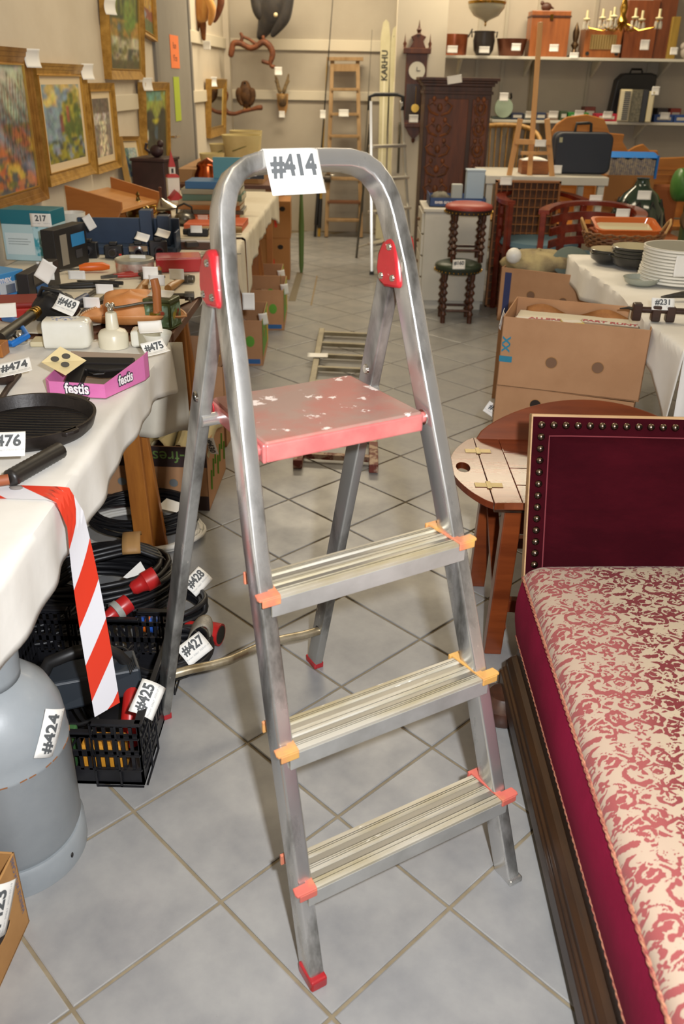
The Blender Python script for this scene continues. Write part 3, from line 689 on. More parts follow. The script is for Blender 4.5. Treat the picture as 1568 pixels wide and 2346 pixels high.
for (u, v) in ((.27, .42), (.48, .78), (.72, .42)):
    o = cp[0]+e1*u*.95+e2*v*.95; M = frameM(cdt.w(o+nn), e1, e2); mb = MB(); mb.add([M@Vector((.012*cos(k*pi/12)*1.0, .0082*sin(k*pi/12), 0)) for k in range(24)], [tuple(range(24))]); cdt.p('oval', mb, mat('oval_dark', '55524c', .6))
tag(t, atz(356, 800, TZ+.050), (.80, .55, .1), (-.45, .55, .35), '#475', .060, .048, .3)
# --- tag 474 and dark tool at left edge
t = Thing('hand_tool', 'dark iron tool at the left edge of the cloth, tagged #474', 'tool', atz(20, 850, TZ))
mb = MB(); mb.tube([t.w(atz(-20, 850, TZ+.02)), t.w(atz(8, 862, TZ+.02)), t.w(atz(24, 868, TZ+.018))], [.022, .022, .012], 12); mb.tube([t.w(atz(44, 858, TZ+.006)), t.w(atz(18, 890, TZ+.005)), t.w(atz(-5, 925, TZ+.005))], .0065, 8); t.p('head', mb, mat('rust_iron', '3a2a22', .6, .4), smooth=50)
tag(t, atz(34, 845, TZ+.045), (.9, .35, .15), (-.3, .75, .3), '#474', .075, .052, .2)

# --- wall coffee grinder
PORC = mat('porcelain', 'e6e5dc', .16, var='dcdacc', vs=5, coat=.5)
BLUEP = mat('blue_glaze', '6b7fb0', .25)
t = Thing('coffee_grinder', 'white porcelain wall coffee grinder lying on its side behind the pink tray', 'grinder', atz(160, 795, TZ), radians(5))
mb = MB(); sec = rrect(.034, .034, .012); mb.tube([(-.060, 0, .04), (-.057, 0, .04), (.040, 0, .04), (.055, 0, .04), (.062, 0, .04)], [.90, 1.03, 1.05, .97, .75], sec=rrect(.036, .036, .013), nrm=(0, 0, 1)); jar = t.p('jar', mb, PORC, smooth=40)
mb = MB(); rnd = random.Random(3)
for k in range(26): mb.sph((-.01+rnd.uniform(-.03, .035), rnd.uniform(-.018, .016), .0775), .0028, 6, (1.3, .8, .25))
t.p('blue_decoration', mb, BLUEP, parent=jar, kind='stuff')
mb = MB(); mb.bb((-.105, .0, -.0), (-.03, .06, .014)); t.p('back_board', mb, mat('cream_board', 'cfc3a0', .5), bevel=.003)
mb = MB(); mb.lathe([(.040, .0), (.040, .034), (.034, .044), (.018, .050), (.015, .09), (.013, .093)], (.118, .005, 0), 22); t.p('funnel', mb, mat('cream_enamel', 'ddd6bf', .3), smooth=40)
mb = MB(); mb.sph((.118, .005, .100), .009, 10); mb.sph((.112, .005, .112), .007, 10); mb.sph((.124, .005, .112), .007, 10); t.p('crank_nut', mb, CHROME, smooth=60)
mb = MB(); mb.tube([(.128, .005, .105), (.16, .012, .108), (.20, .02, .114), (.235, .03, .114)], .0035, 8); t.p('crank_arm', mb, mat('old_iron', '5a544a', .5, .6), smooth=50)
mb = MB(); mb.cyl((.235, .03, .085), (.235, .03, .135), .009, .007); mb.tube([(.24, .03, .09), (.24, .03, .15), (.236, .03, .175)], [.010, .012, .011], 12); t.p('crank_knob', mb, mat('knob_wood', '9a5c30', .4), smooth=50)
GLASS = mat('clear_glass', 'e6e9e2', .05, trans=.85, spec=.5)
mb = MB(); mb.lathe([(.026, 0), (.030, .004), (.031, .045), (.029, .045), (.028, .006), (1e-6, .004)], (.215, .0, 0), 20); t.p('coffee_cup', mb, mat('aged_glass', 'd8d2b8', .1, trans=.5), smooth=40)
mb = MB(); mb.bb((.165, -.01, .0), (.205, .05, .045)); t.p('bracket', mb, PORC, bevel=.008)
mb = MB(); mb.lathe([(.022, 0), (.040, .04), (.040, .042), (.020, .004)], (.238, -.012, 0), 20); t.p('cup_cone', mb, PORC, smooth=40)
tag(t, atz(345, 752, TZ+.06), (.9, .3, 0), (-.2, .7, .4), '', .062, .045, .25)
# --- tan leather hat
LEA = mat('tan_leather', 'c98245', .5, var='d99a62', vs=9, bump=.15, bs=40)
lc = atz(300, 742, TZ)
t = Thing('leather_hat', 'tan leather hat with a stitched brim lying behind the coffee grinder', 'hat', lc+Vector((0, .03, 0)), radians(8))
mb = MB()
def crown(a, b):
    ph = 2*pi*a; r = 1-b**3*.22 if b < .8 else (1-.8**3*.22)*(1-(b-.8)/.2); rr = sqrt(max(0, 1-max(0, (b-.8)/.2)**2)) if False else 1
    return (.085*cos(ph)*r, .062*sin(ph)*r, .004+.078*min(1, b/.8)+.010*sin(min(1, max(0, (b-.8)/.2))*pi/2)+.004*sin(3*ph))
mb.grid(crown, 36, 14); t.p('crown', mb, LEA, smooth=60)
mb = MB()
def brim(a, b):
    ph = 2*pi*a; e = .045*b*(1+.7*abs(cos(ph))**3)
    return ((.084+e)*cos(ph), (.061+e*.8)*sin(ph), .006+.028*b*b*(.4+abs(sin(ph)))-.004*b)
mb.grid(brim, 48, 6); bm_ = t.p('brim', mb, LEA, smooth=60, solid=.003)
mb = MB()
for i in range(0, 100):
    a = i/100; p = Vector(brim(a, .93)); q = Vector(brim(a+.005, .93)); mb.bar(p+Vector((0, 0, .003)), q+Vector((0, 0, .003)), .002, .002)
t.p('stitch', mb, mat('thread_cream', 'ead8b4', .7), parent=bm_, kind='stuff')
mb = MB(); mb.tube([Vector(crown(i/36, .12))*1.02 for i in range(37)], .0035, 6); t.p('hat_cord', mb, mat('dark_cord', '7a4a28', .6), smooth=50)
# --- fruit tin
t = Thing('tea_tin', 'square green tin with painted fruit standing at the edge behind the hat', 'tin', atz(420, 806, TZ-.06)+Vector((-.015, .02, 0)), radians(-12))
t.M = Matrix.Translation(Vector((-.345, 1.43, .698))) @ Matrix.Rotation(radians(-14), 4, 'Z'); t.e.matrix_world = t.M; t.I = t.M.inverted()
mb = MB(); mb.bb((-.042, -.036, 0), (.042, .036, .078)); mb.bb((-.045, -.039, .0), (.045, .039, .006)); t.p('tin_body', mb, mat('tin_olive', '5d6a3a', .35, .3, var='3f4a2a', vs=12), bevel=.004)
def fruit(U, V, put):
    put(1+0*U, '5f7a58'); put(np.clip((fbm(U, V, 3, 3, 5, 5)-.5)*8, 0, 1), '8fb0a0')
    for cx, cy, r, c in ((.35, .5, .2, 'b8a23a'), (.62, .45, .17, '6a3f2a'), (.5, .68, .14, '8a9a40'), (.75, .65, .12, 'a0402a')): put(np.clip((r-np.hypot((U-cx), V-cy))*20, 0, 1), c)
painted('picture', t.e, frameM((0, -.0375, .038), (1, 0, 0), (0, 0, 1)), .074, .062, fruit, 20, 20); painted('picture', t.e, frameM((.0435, 0, .038), (0, 1, 0), (0, 0, 1)), .064, .062, fruit, 20, 20)
mb = MB(); mb.bb((-.044, -.038, .074), (.044, .038, .086)); t.p('lid', mb, mat('tin_lid', '4d5533', .35, .3), bevel=.005)
tag(t, t.M@Vector((.0, .0, .094)), (.95, -.3, 0), (.2, .7, .3), '', .075, .035, .2)

# --- hand tools lying about
IR = mat('tool_steel', '4b4843', .4, .8, var='6a655c', vs=20); IRD = mat('tool_black', '1d1c1c', .45); HW = woodm('tool_handle_wood', 'b9894f', '9a6c38', .45, 'x', 10)
def hammer(px0, py0, px1, py1, label, hd=.045, z=TZ+.012, wood=HW, rz=0):
    a = atz(px0, py0, z); b = atz(px1, py1, z); t = Thing('hammer', label, 'hammer', (a+b)/2-Vector((0, 0, .012)), atan2((b-a).y, (b-a).x)); L = (b-a).length/2
    mb = MB(); mb.tube([(-L, 0, .013), (-L*.5, 0, .013), (L*.6, 0, .013), (L, 0, .013)], [.013, .0145, .010, .010], 10); t.p('handle', mb, wood, smooth=50)
    mb = MB(); mb.box((L, 0, .015), (.028, hd, .026)); mb.cyl((L, -hd*.9, .015), (L, -hd*.4, .015), .014, .014, 12); mb.cyl((L, hd*.4, .015), (L, hd, .015), .012, .004, 12); t.p('head', mb, IR, bevel=.002); return t
t = hammer(302, 692, 345, 630, 'wooden handled hammer lying between the leather hat and red box'); ftag(t, 345, 625, 1.75, .05, .04)
t = hammer(372, 606, 350, 636, 'short hammer with pale wooden handle beside the round tin'); ftag(t, 360, 642, 1.72, .05, .035)
t = hammer(385, 662, 420, 640, 'hammer with blond handle lying nearest the red hinge of the ladder'); ftag(t, 405, 628, 1.85, .05, .035)
# clamp
t = Thing('bench_clamp', 'old iron screw clamp with threaded spindle lying behind the hat', 'clamp', atz(385, 700, TZ), radians(6))
mb = MB(); mb.tube([(-.03, 0, .03), (.02, 0, .03), (.062, 0, .03)], .0095, 12); t.p('spindle', mb, IR, smooth=50)
mb = MB(); mb.cyl((.056, 0, .03), (.085, 0, .03), .015, .015, 8); t.p('spindle_head', mb, IR)
mb = MB(); mb.tube([(-.03, -.02, .03), (-.055, -.02, .03), (-.065, .04, .03), (-.055, .09, .028)], .012, 8); mb.box((-.03, 0, .03), (.02, .05, .03)); t.p('clamp_body', mb, mat('brown_iron', '5d4632', .5, .5), bevel=.002)
mb = MB(); mb.cyl((.073, -.035, .03), (.073, .0, .012), .004, .004, 8); t.p('tommy_bar', mb, IR)
mb = MB(); mb.cyl((-.06, -.03, .0), (-.062, -.035, .075), .011, .009, 10); t.p('wing_handle', mb, HW, smooth=50)
# pliers / snips
def pliers(cx, cy, label, rz, col=IRD, s=1, hc=None):
    t = Thing('pliers', label, 'pliers', atz(cx, cy, TZ), rz); mb = MB()
    mb2 = MB()
    for k in (-1, 1):
        mb.tube([Vector((0, 0, .012)), Vector((-.05*s, .018*k*s, .012)), Vector((-.13*s, .022*k*s, .012))], [.007, .008, .007], 8)
        mb2.prism([(-.01*s, k*.012*s), (.05*s, 0), (.012*s, k*-.002)] if k > 0 else [(.012*s, .002), (.05*s, 0), (-.01*s, -.012*s)], .012, c=(0, 0, .006))
    t.p('handles', mb, hc or col, smooth=50); t.p('jaws', mb2, IR, bevel=.001); return t
t = pliers(130, 665, 'black handled garden shears lying beside the black bag', radians(200), s=1.1); ftag(t, 105, 620, 1.85, .055, .06, txt='')
pliers(205, 655, 'slim black pliers behind the white porcelain grinder', radians(170), s=.9)
t = pliers(232, 700, 'dark pliers lying in front of the blue handled file', radians(35), s=.8); ftag(t, 210, 693, 1.5, .05, .032)
t = pliers(262, 640, 'pincers with red handle ends lying before the round tin', radians(215), s=1, hc=mat('handle_red', 'a03028', .4)); ftag(t, 240, 662, 1.62, .055, .03)
pliers(430, 612, 'small dark iron pincers lying below the red box', radians(10), s=.8)
for q, (x0, y0, x1, y1, c, lb) in enumerate(((165, 700, 260, 640, '2c3c5c', 'long blue handled file lying across the tools'), (190, 722, 250, 672, '3a3a3c', 'grey steel rasp lying left of the leather hat'), (300, 610, 325, 600, '8a2a24', 'screwdriver with red grip behind the pale hammer'))):
    a = atz(x0, y0, TZ+.01); b = atz(x1, y1, TZ+.01); t = Thing('hand_file' if q < 2 else 'screwdriver', lb, 'tool', (a+b)/2-Vector((0, 0, .01)), atan2((b-a).y, (b-a).x)); L = (b-a).length/2
    mb = MB(); mb.box((L*.3, 0, .010), (L*1.3, .016 if q < 2 else .006, .006)); t.p('blade', mb, IR, bevel=.001)
    mb = MB(); mb.tube([(-L, 0, .012), (-L*.8, 0, .012), (-L*.35, 0, .012)], [.009, .012, .010], 10); t.p('grip', mb, mat('grip_'+c, c, .4), smooth=50)
# orange handle saw
a = atz(185, 615, TZ+.015); b = atz(248, 612, TZ+.015)
t = Thing('utility_knife', 'bright orange tool handle lying before the round tin', 'tool', (a+b)/2-Vector((0, 0, .012)), atan2((b-a).y, (b-a).x)); mb = MB(); mb.tube([(-.055, 0, .014), (-.03, 0, .016), (.03, 0, .016), (.055, 0, .012)], [.010, .016, .016, .008], 12); t.p('grip', mb, mat('orange_plastic', 'd9661c', .35), smooth=50)
mb = MB(); mb.box((-.09, 0, .01), (.07, .012, .004)); t.p('blade', mb, IR); ftag(t, 176, 630, 1.95, .06, .03)
# black bag with tag 469
t = Thing('tool_pouch', 'soft black tool pouch beside red case, tagged #469', 'bag', atz(130, 735, TZ), radians(-15))
mb = MB()
def blob(a, b, R=(.075, .05, .045), s=3):
    ph = 2*pi*a; th = pi*b; d = 1+.12*sin(3*ph+s)*sin(th*2)+.08*sin(5*ph+th*4)
    return (R[0]*cos(ph)*sin(th)*d, R[1]*sin(ph)*sin(th)*d, max(.0, R[2]*.8-R[2]*cos(th)*d))
mb.grid(blob, 24, 12); t.p('pouch', mb, mat('black_nylon', '17171a', .55, bump=.3, bs=30), smooth=60)
mb = MB(); mb.tube([(-.05, 0, .07), (-.02, -.02, .10), (.03, -.01, .09), (.06, 0, .06)], .006, 8); t.p('strap', mb, IRD, smooth=50)
tag(t, atz(152, 700, TZ+.085), (.85, -.15, -.3), (.3, .5, .6), '#469', .062, .048, .2)
# red case
A, w_, rz = place2((5, 735), (95, 735), TZ); t = Thing('red_case', 'flat red plastic case at the left edge under black cables', 'case', A, rz+.15); mb = MB(); mb.bb((-.05, 0, 0), (w_, .13, .035)); t.p('case_body', mb, mat('case_red', 'a8261c', .35), bevel=.006)
mb = MB(); mb.bb((-.05, .0, .035), (w_, .13, .05)); t.p('case_lid', mb, mat('case_dark_red', '86201a', .4), bevel=.006)
# brass-topped torch with blue strap
a = atz(0, 775, TZ+.03); b = atz(72, 722, TZ+.045); t = Thing('blowtorch', 'old brass capped tube with blue strap at the left edge', 'torch', (a+b)/2-Vector((0, 0, .03)))
mb = MB(); mb.tube([t.w(a), t.w(b)], [.016, .014], 14); t.p('barrel', mb, mat('tarnished_tube', '4c4a44', .4, .8), smooth=50)
d_ = (b-a).normalized(); mb = MB()
for k, r in ((0, .017), (.008, .014), (.016, .017), (.024, .013), (.032, .015)): mb.cyl(t.w(b+d_*k), t.w(b+d_*(k+.006)), r, r, 16)
t.p('brass_cap', mb, mat('old_brass', 'a88a4a', .3, 1), smooth=40)
mb = MB(); mb.tube([t.w(p) for p in (atz(10, 730, TZ+.02), atz(40, 735, TZ+.03), atz(62, 770, TZ+.03), atz(30, 788, TZ+.02), atz(0, 785, TZ+.01))], .009, 8); t.p('strap', mb, mat('bright_blue', '1c6fc0', .4), smooth=50)
mb = MB(); mb.lathe([(.018, 0), (.022, .01), (.018, .03), (.01, .035)], t.w(atz(48, 785, TZ)), 14); t.p('valve', mb, CHROME, smooth=50)
tag(t, atz(12, 712, TZ+.05), (.9, .3, 0), (-.2, .6, .5), '', .06, .05, .1)
A = atz(0, 820, TZ); t = single('wood_block', 'corner of an orange wooden block at the left edge', 'block', MB().bb((A.x-.06, A.y, TZ), (A.x+.008, A.y+.05, TZ+.035)), ORANGEW, bevel=.002)

# --- boxed goods
def carton(name, label, cat, a, b, z, dep, hgt, cols, skew=0, prints=(), rzadd=0, lid=None):
    A, w_, rz = place2(a, b, z); t = Thing(name, label, cat, A, rz+rzadd)
    mb = MB(); mb.bb((0, 0, 0), (w_, dep, hgt*(1 if not lid else .72))); bd = t.p('carton_body', mb, mat(cols[0], cols[0], .45), bevel=.002)
    if lid:
        mb = MB(); mb.bb((-.001, -.001, hgt*.72), (w_+.001, dep, hgt)); t.p('carton_top', mb, mat(lid, lid, .45), bevel=.002)
    for (u0, v0, u1, v1, c) in prints:
        mb = MB(); mb.bb((u0*w_, -.0016, v0*hgt), (u1*w_, -.0006, v1*hgt)); t.p('print', mb, mat(c, c, .5))
    return t, w_
t, w_ = carton('carton', 'tall teal and pale blue carton leaning under the large painting', 'box', (15, 595), (128, 600), TZ, .13, .19, ('b8d6dc',), prints=((.05, .12, .62, .55, 'd6e6ea'), (.1, .42, .5, .44, '6f98a4'), (.1, .37, .55, .39, '6f98a4'), (.1, .32, .5, .34, '6f98a4')), lid='1f7283')
def photo_art(U, V, put):
    put(1+0*U, 'b6dbe4'); put(np.clip((fbm(U, V, 5, 3, 4, 4)-.5)*9, 0, 1), '3f9db0'); put(np.clip((.22-np.hypot(U-.5, V-.45))*14, 0, 1), '24424a'); put(np.clip((.13-np.hypot(U-.48, V-.48))*20, 0, 1), 'a9cdd2')
painted('box_photo', t.e, frameM((w_*.80, -.0018, .075), (1, 0, 0), (0, 0, 1)), w_*.34, .11, photo_art, 24, 24)
tag(t, t.M@Vector((w_*.82, -.004, .155)), t.M.to_3x3()@Vector((1, 0, 0)), (0, 0, 1), '217', .085, .05)
t, w_ = carton('carton', 'long blue and white carton at the left edge in front of the teal box', 'box', (-60, 700), (60, 668), TZ, .12, .075, ('4a94cf',), prints=((.5, .12, .98, .6, 'cfd6de'), (.62, .1, .8, .5, '2a4b86')), rzadd=0)
lettering(t.e, 'Primex', frameM((w_*.55, -.0022, .055), (1, 0, 0), (0, 0, 1)), .030, mat('print_white', 'efeaec', .6), .03)
t, w_ = carton('carton', 'blister pack in black with small steel parts beside the blue carton', 'box', (72, 690), (140, 650), TZ, .04, .085, ('1e1d20',), prints=((.15, .5, .4, .85, '4a443c'), (.5, .5, .75, .85, '5a5348'), (.2, .1, .55, .4, '2a5a94')))
ftag(t, 105, 621, t.e.location.y-.02, .05, .065, ang=-.6)
t, w_ = carton('carton', 'tall black carton with silver and blue picture behind the slim pliers', 'box', (134, 625), (205, 600), TZ, .055, .150, ('1c1b1e',), prints=((.16, .12, .36, .85, '8a857a'), (.5, .50, .92, .80, '2f86c4'), (.6, .2, .8, .4, '3a3a40')))
tag(t, t.M@Vector((w_*1.0, -.02, .150)), (.45, -.1, -.8), (.8, 0, .45), '', .055, .035, .1)
# white bin behind
c0 = atz(150, 560, TZ); mb = MB(); c0 = Vector((-1.0, 2.75, TZ)); mb.lathe([(.045, 0), (.055, .13), (.053, .13), (.043, .004)], c0, 20); single('plastic_cup', 'crumpled white plastic container behind the teal carton', 'container', mb, mat('white_plastic', 'dcdad2', .4), smooth=40)
# toolbox dark blue
A, w_, rz = place2((205, 585), (350, 575), TZ); A = Vector((-.93, 2.50, TZ)); t = Thing('toolbox', 'dark blue metal toolbox standing open with camera gear in front', 'toolbox', A, .05); mb = MB()
NAVY = mat('navy_metal', '36475f', .4, var='2c3a50', vs=5)
w_ = .42; mb.bb((0, .10, 0), (w_, .12, .13)); mb.bb((0, 0, 0), (w_, .10, .03)); mb.bb((0, 0, 0), (.01, .12, .09)); mb.bb((w_-.01, 0, 0), (w_, .12, .09)); t.p('box_shell', mb, NAVY, bevel=.003)
for dx in (.27, .34): mb = MB(); mb.bb((dx, .03, .03), (dx+.05, .09, .17-.3*(dx-.27))); t.p('tray_end', mb, NAVY, bevel=.003)
CAMB = mat('camera_black', '1b1b1d', .4)
for q, (dx, hgt, lens, lb) in enumerate(((.05, .06, 1, 'black film camera first from the left in front of the navy toolbox'), (.15, .05, 1, 'black camera with red badge in front of the navy toolbox'), (.25, .055, 1, 'black and silver camera third from left before the toolbox'), (.33, .07, 1, 'small black video camera at the right end of the toolbox'))):
    c = Thing('camera', lb, 'camera', A+Vector((dx+.03, -.06, 0)), .1*q); mb = MB(); mb.bb((-.035, -.018, 0), (.035, .018, hgt)); mb.bb((-.015, -.016, hgt), (.015, .014, hgt+.012)); c.p('camera_body', mb, CAMB, bevel=.003)
    mb = MB(); mb.cyl((0, -.018, hgt*.5), (0, -.042, hgt*.5), .019, .017, 16); ln = c.p('lens', mb, mat('lens_grey', '35353a', .3), smooth=40); mb = MB(); mb.cyl((0, -.042, hgt*.5), (0, -.0425, hgt*.5), .013, .013, 14); c.p('lens_glass', mb, mat('lens_glass', '11131a', .05, spec=.8), parent=ln)
    if q == 1: mb = MB(); mb.bb((.022, -.0195, .012), (.032, -.018, .019)); c.p('badge', mb, mat('badge_red', 'd8321c', .4))
    if q == 2: mb = MB(); mb.bb((-.036, -.019, .03), (.036, -.0181, .05)); c.p('silver_band', mb, CHROME)
    if q > 1: tag(c, c.M@Vector((.02, -.03, hgt+.03)), (.9, -.2, -.2), (.1, .5, .5), '', .055, .035, .3)
# round tin
cc = atz(302, 632, TZ)+Vector((0, .06, 0))
t = Thing('round_tin', 'large round tin with grey lid and worn copper side on the left table', 'tin', cc); mb = MB(); mb.lathe([(.068, 0), (.070, .003), (.070, .043), (.066, .045)], n=40); t.p('tin_body', mb, mat('worn_copper_print', 'b88a7a', .35, .5, var='d9cfc4', vs=16), smooth=40)
mb = MB(); mb.lathe([(.072, .042), (.072, .052), (.066, .054), (.064, .0525), (1e-6, .0535)], n=40); t.p('lid', mb, mat('grey_lid', 'a8a79a', .4, .4, var='8c8b80', vs=12), smooth=40); ftag(t, 315, 588, cc.y, .06, .012)
# red box
A = atz(372, 604, TZ); t = Thing('red_box', 'glossy red flat box on the middle left table', 'box', Vector((-.52, 2.16, TZ)), .22); mb = MB(); mb.bb((0, 0, 0), (.17, .12, .050)); t.p('box_body', mb, mat('gloss_red', 'b01f26', .25, coat=.4), bevel=.004)
mb = MB(); mb.bb((.004, .004, .050), (.166, .116, .053)); t.p('box_lid', mb, mat('gloss_red_lid', 'bd3f45', .2, coat=.5), bevel=.002)
# backgammon / boards stack behind red box
for q, (y, z, c, h_) in enumerate(((2.66, TZ, '4a2c20', .028), (2.67, TZ+.028, 'd9cfc0', .010), (2.68, TZ+.038, 'c9bda4', .006))):
    mb = MB(); mb.bb((-.66+.01*q, y, z), (-.34-.01*q, y+.22, z+h_)); single('board', ('dark brown board game box under two pale sheets', 'pale flat board, middle of the pile behind the red box', 'cream sheet topmost on the pile behind the red box')[q], 'board', mb, mat('board_'+c, c, .4), bevel=.002)
# brown wooden rack
t = Thing('wooden_rack', 'orange brown wooden trough rack standing against the left wall', 'rack', Vector((-1.12, 3.02, TZ)), radians(0)); WR = woodm('orange_ply', 'b06f36', '9c5e2a', .4, 'x', 5)
M = None
t.M = Matrix.Translation(Vector((-1.10, 3.0, TZ)))@Matrix.Rotation(radians(-12), 4, 'Z'); t.e.matrix_world = t.M; t.I = t.M.inverted()
mb = MB(); mb.prism([(0, 0), (.20, 0), (.27, .12), (.27, .15), (0, .21)], .014, Matrix(((1, 0, 0), (0, 0, -1), (0, 1, 0))), (0, .014, 0)); t.p('end_panel', mb, WR, bevel=.001)
mb = MB(); mb.prism([(0, 0), (.20, 0), (.25, .12), (.25, .15), (0, .21)], .014, Matrix(((1, 0, 0), (0, 0, -1), (0, 1, 0))), (.02, .42, 0)); t.p('end_panel', mb, WR, bevel=.001)
mb = MB(); mb.hexa([(0, .014, .15), (.26, .014, .10), (.26, .41, .10), (0, .41, .15), (0, .014, .162), (.26, .014, .112), (.26, .41, .112), (0, .41, .162)]); t.p('shelf_board', mb, woodm('light_ply', 'c88f55', 'b57c44', .4, 'y', 5))
# metalware
SIL = mat('silver_plate', 'c9c4b8', .16, 1, var='a39d90', vs=9); BRS = mat('polished_brass', 'b08a3e', .18, 1); COP = mat('copper', 'a8522c', .25, 1, var='7a3a22', vs=8)
def lth(name, label, cat, px, py, z, prof, mt, s=1, parts=(), n=28, off=(0, 0)):
    c = atz(px, py, z)+Vector((off[0], off[1], 0)); t = Thing(name, label, cat, c); mb = MB(); mb.lathe([(r*s, h*s) for r, h in prof], n=n); t.p('vessel', mb, mt, smooth=50); return t
t = lth('brass_pot', 'dark brass lidded pot with pointed knob before the wooden rack', 'pot', 322, 520, TZ, [(.03, 0), (.028, .01), (.05, .03), (.062, .06), (.055, .095), (.03, .11), (.012, .12), (.006, .14), (.010, .148), (1e-6, .165)], mat('dark_brass', '6d5a34', .2, 1))
mb = MB(); mb.tube([(.055, 0, .05), (.085, 0, .07), (.08, 0, .10), (.05, 0, .095)], .005, 8); t.p('handle', mb, BRS, smooth=50)
t = lth('serving_dish', 'round silver dish with wooden knob on its lid', 'dish', 372, 500, TZ, [(.05, 0), (.05, .04), (.10, .055), (.105, .062), (.07, .075), (.02, .09), (.008, .10)], SIL)
mb = MB(); mb.lathe([(.007, .095), (.006, .13), (.009, .15), (1e-6, .155)]); t.p('knob', mb, mat('knob_brown', '5e3422', .4), smooth=50)
t = lth('goblet', 'dark glass goblet with metal rim in front of the silver dish', 'goblet', 377, 545, TZ, [(.028, 0), (.03, .003), (.008, .012), (.007, .03), (.025, .05), (.031, .08), (.024, .108), (.022, .108), (.028, .08), (1e-6, .05)], mat('dark_goblet', '2a211c', .12, .5))
t = lth('tea_kettle', 'small black and grey kettle beside the white cable', 'kettle', 425, 515, TZ, [(.035, 0), (.048, .015), (.052, .035), (.04, .055), (.02, .062), (.008, .068), (1e-6, .075)], mat('pewter', '77756f', .3, .9)); mb = MB(); mb.tube([(-.04, 0, .05), (-.035, 0, .085), (0, 0, .10), (.035, 0, .085), (.04, 0, .05)], .005, 8); t.p('handle', mb, IRD, smooth=50)
t = lth('coffee_pot', 'tall ribbed silver coffee pot near the copper urn', 'pot', 458, 495, TZ, [(.05, 0), (.052, .01), (.045, .06), (.033, .12), (.030, .15), (.034, .16), (.02, .17), (1e-6, .18)], mat('bright_silver', 'e0dbc8', .2, 1)); mb = MB(); mb.tube([(-.035, 0, .14), (-.065, 0, .12), (-.06, 0, .06), (-.045, 0, .04)], .005, 8); t.p('handle', mb, IRD, smooth=50)
mb = MB(); mb.tube([(.045, 0, .05), (.07, 0, .09), (.085, 0, .15)], [.012, .008, .005], 8); t.p('spout', mb, mat('bright_silver', 'e0dbc8', .2, 1), smooth=50)
t = lth('copper_urn', 'old copper urn with lid behind the coffee pot', 'urn', 470, 480, TZ, [(.05, 0), (.065, .02), (.075, .07), (.07, .13), (.055, .16), (.058, .17), (.05, .185), (.02, .20), (1e-6, .21)], COP, 1.15, off=(-.03, .35))
for q, (px, py, h_, c, nm, lb) in enumerate(((455, 540, .03, '19191b', 'video_camera', 'black camcorder lying on the pale board by the ladder frame'), (395, 560, .018, 'd8d2c6', 'sugar_box', 'small white box beside the goblet'), (440, 565, .02, '2a2422', 'cigarette_case', 'dark leather case on the pale boards'), (470, 515, .035, '1d1d20', 'flash_unit', 'black flash unit with a white tag'))):
    c_ = atz(px, py, TZ+.045 if q in (0, 2) else TZ); t = Thing(nm, lb, nm.replace('_', ' ').split()[-1], c_, .2*q); mb = MB(); mb.bb((-.045+.01*q, -.02, 0), (.045-.01*q, .02, h_)); t.p('casing', mb, mat('casing_'+c, c, .4), bevel=.004)
    if q in (0, 3): mb = MB(); mb.cyl((-.045, 0, h_/2), (-.065, 0, h_/2), .014, .012, 12); t.p('lens', mb, CAMB, smooth=40); ftag(t, px-5, py-15, c_.y-.03, .05, .03)
# model church
c0 = Vector((-.80, 3.95, TZ)); t = Thing('model_church', 'small white model church with red roofs and pointed steeple', 'model', c0, .35); CHW = mat('church_white', 'd8d4cc', .6); CHR = mat('church_red', 'a82a2a', .5)
mb = MB(); mb.bb((-.032, -.032, 0), (.032, .032, .16)); t.p('tower', mb, CHW); mb = MB(); mb.lathe([(.048, .16), (.043, .17), (.022, .178)], n=4, M=Matrix.Rotation(pi/4, 3, 'Z')); t.p('tower_roof', mb, CHR)
mb = MB(); mb.bb((-.016, -.016, .17), (.016, .016, .215)); t.p('lantern', mb, CHW); mb = MB(); mb.bb((-.006, -.0175, .182), (.006, -.016, .205)); t.p('lantern_opening', mb, IRD)
mb = MB(); mb.lathe([(.026, .213), (1e-6, .30)], n=4, M=Matrix.Rotation(pi/4, 3, 'Z')); t.p('spire', mb, CHR)
mb = MB(); mb.bb((-.035, -.14, 0), (.035, -.03, .06)); t.p('nave', mb, CHW); mb = MB(); mb.prism([(-.042, .055), (.042, .055), (0, .10)], .115, Matrix(((1, 0, 0), (0, 0, 1), (0, 1, 0))), (0, -.143, 0)); t.p('nave_roof', mb, CHR)
# dark carved chest by the door
c0 = Vector((-.96, 4.25, TZ)); t = Thing('carved_chest', 'very dark wooden chest with carved figure on top near the grey door', 'chest', c0, -.2); DK = mat('very_dark_wood', '2c1a1c', .5, var='3a2224', vs=9)
mb = MB(); mb.bb((-.10, -.10, 0), (.10, .12, .22)); t.p('chest_body', mb, DK, bevel=.004); mb = MB(); mb.bb((-.106, -.106, .22), (.106, .126, .236)); t.p('lid', mb, DK, bevel=.003)
mb = MB(); mb.sph((.02, 0, .27), .035, 12, (1.2, .8, 1)); mb.sph((.045, 0, .31), .02, 10); mb.tube([(-.02, 0, .26), (-.05, 0, .28), (-.04, 0, .31)], .009, 8); t.p('carved_figure', mb, DK, smooth=50)
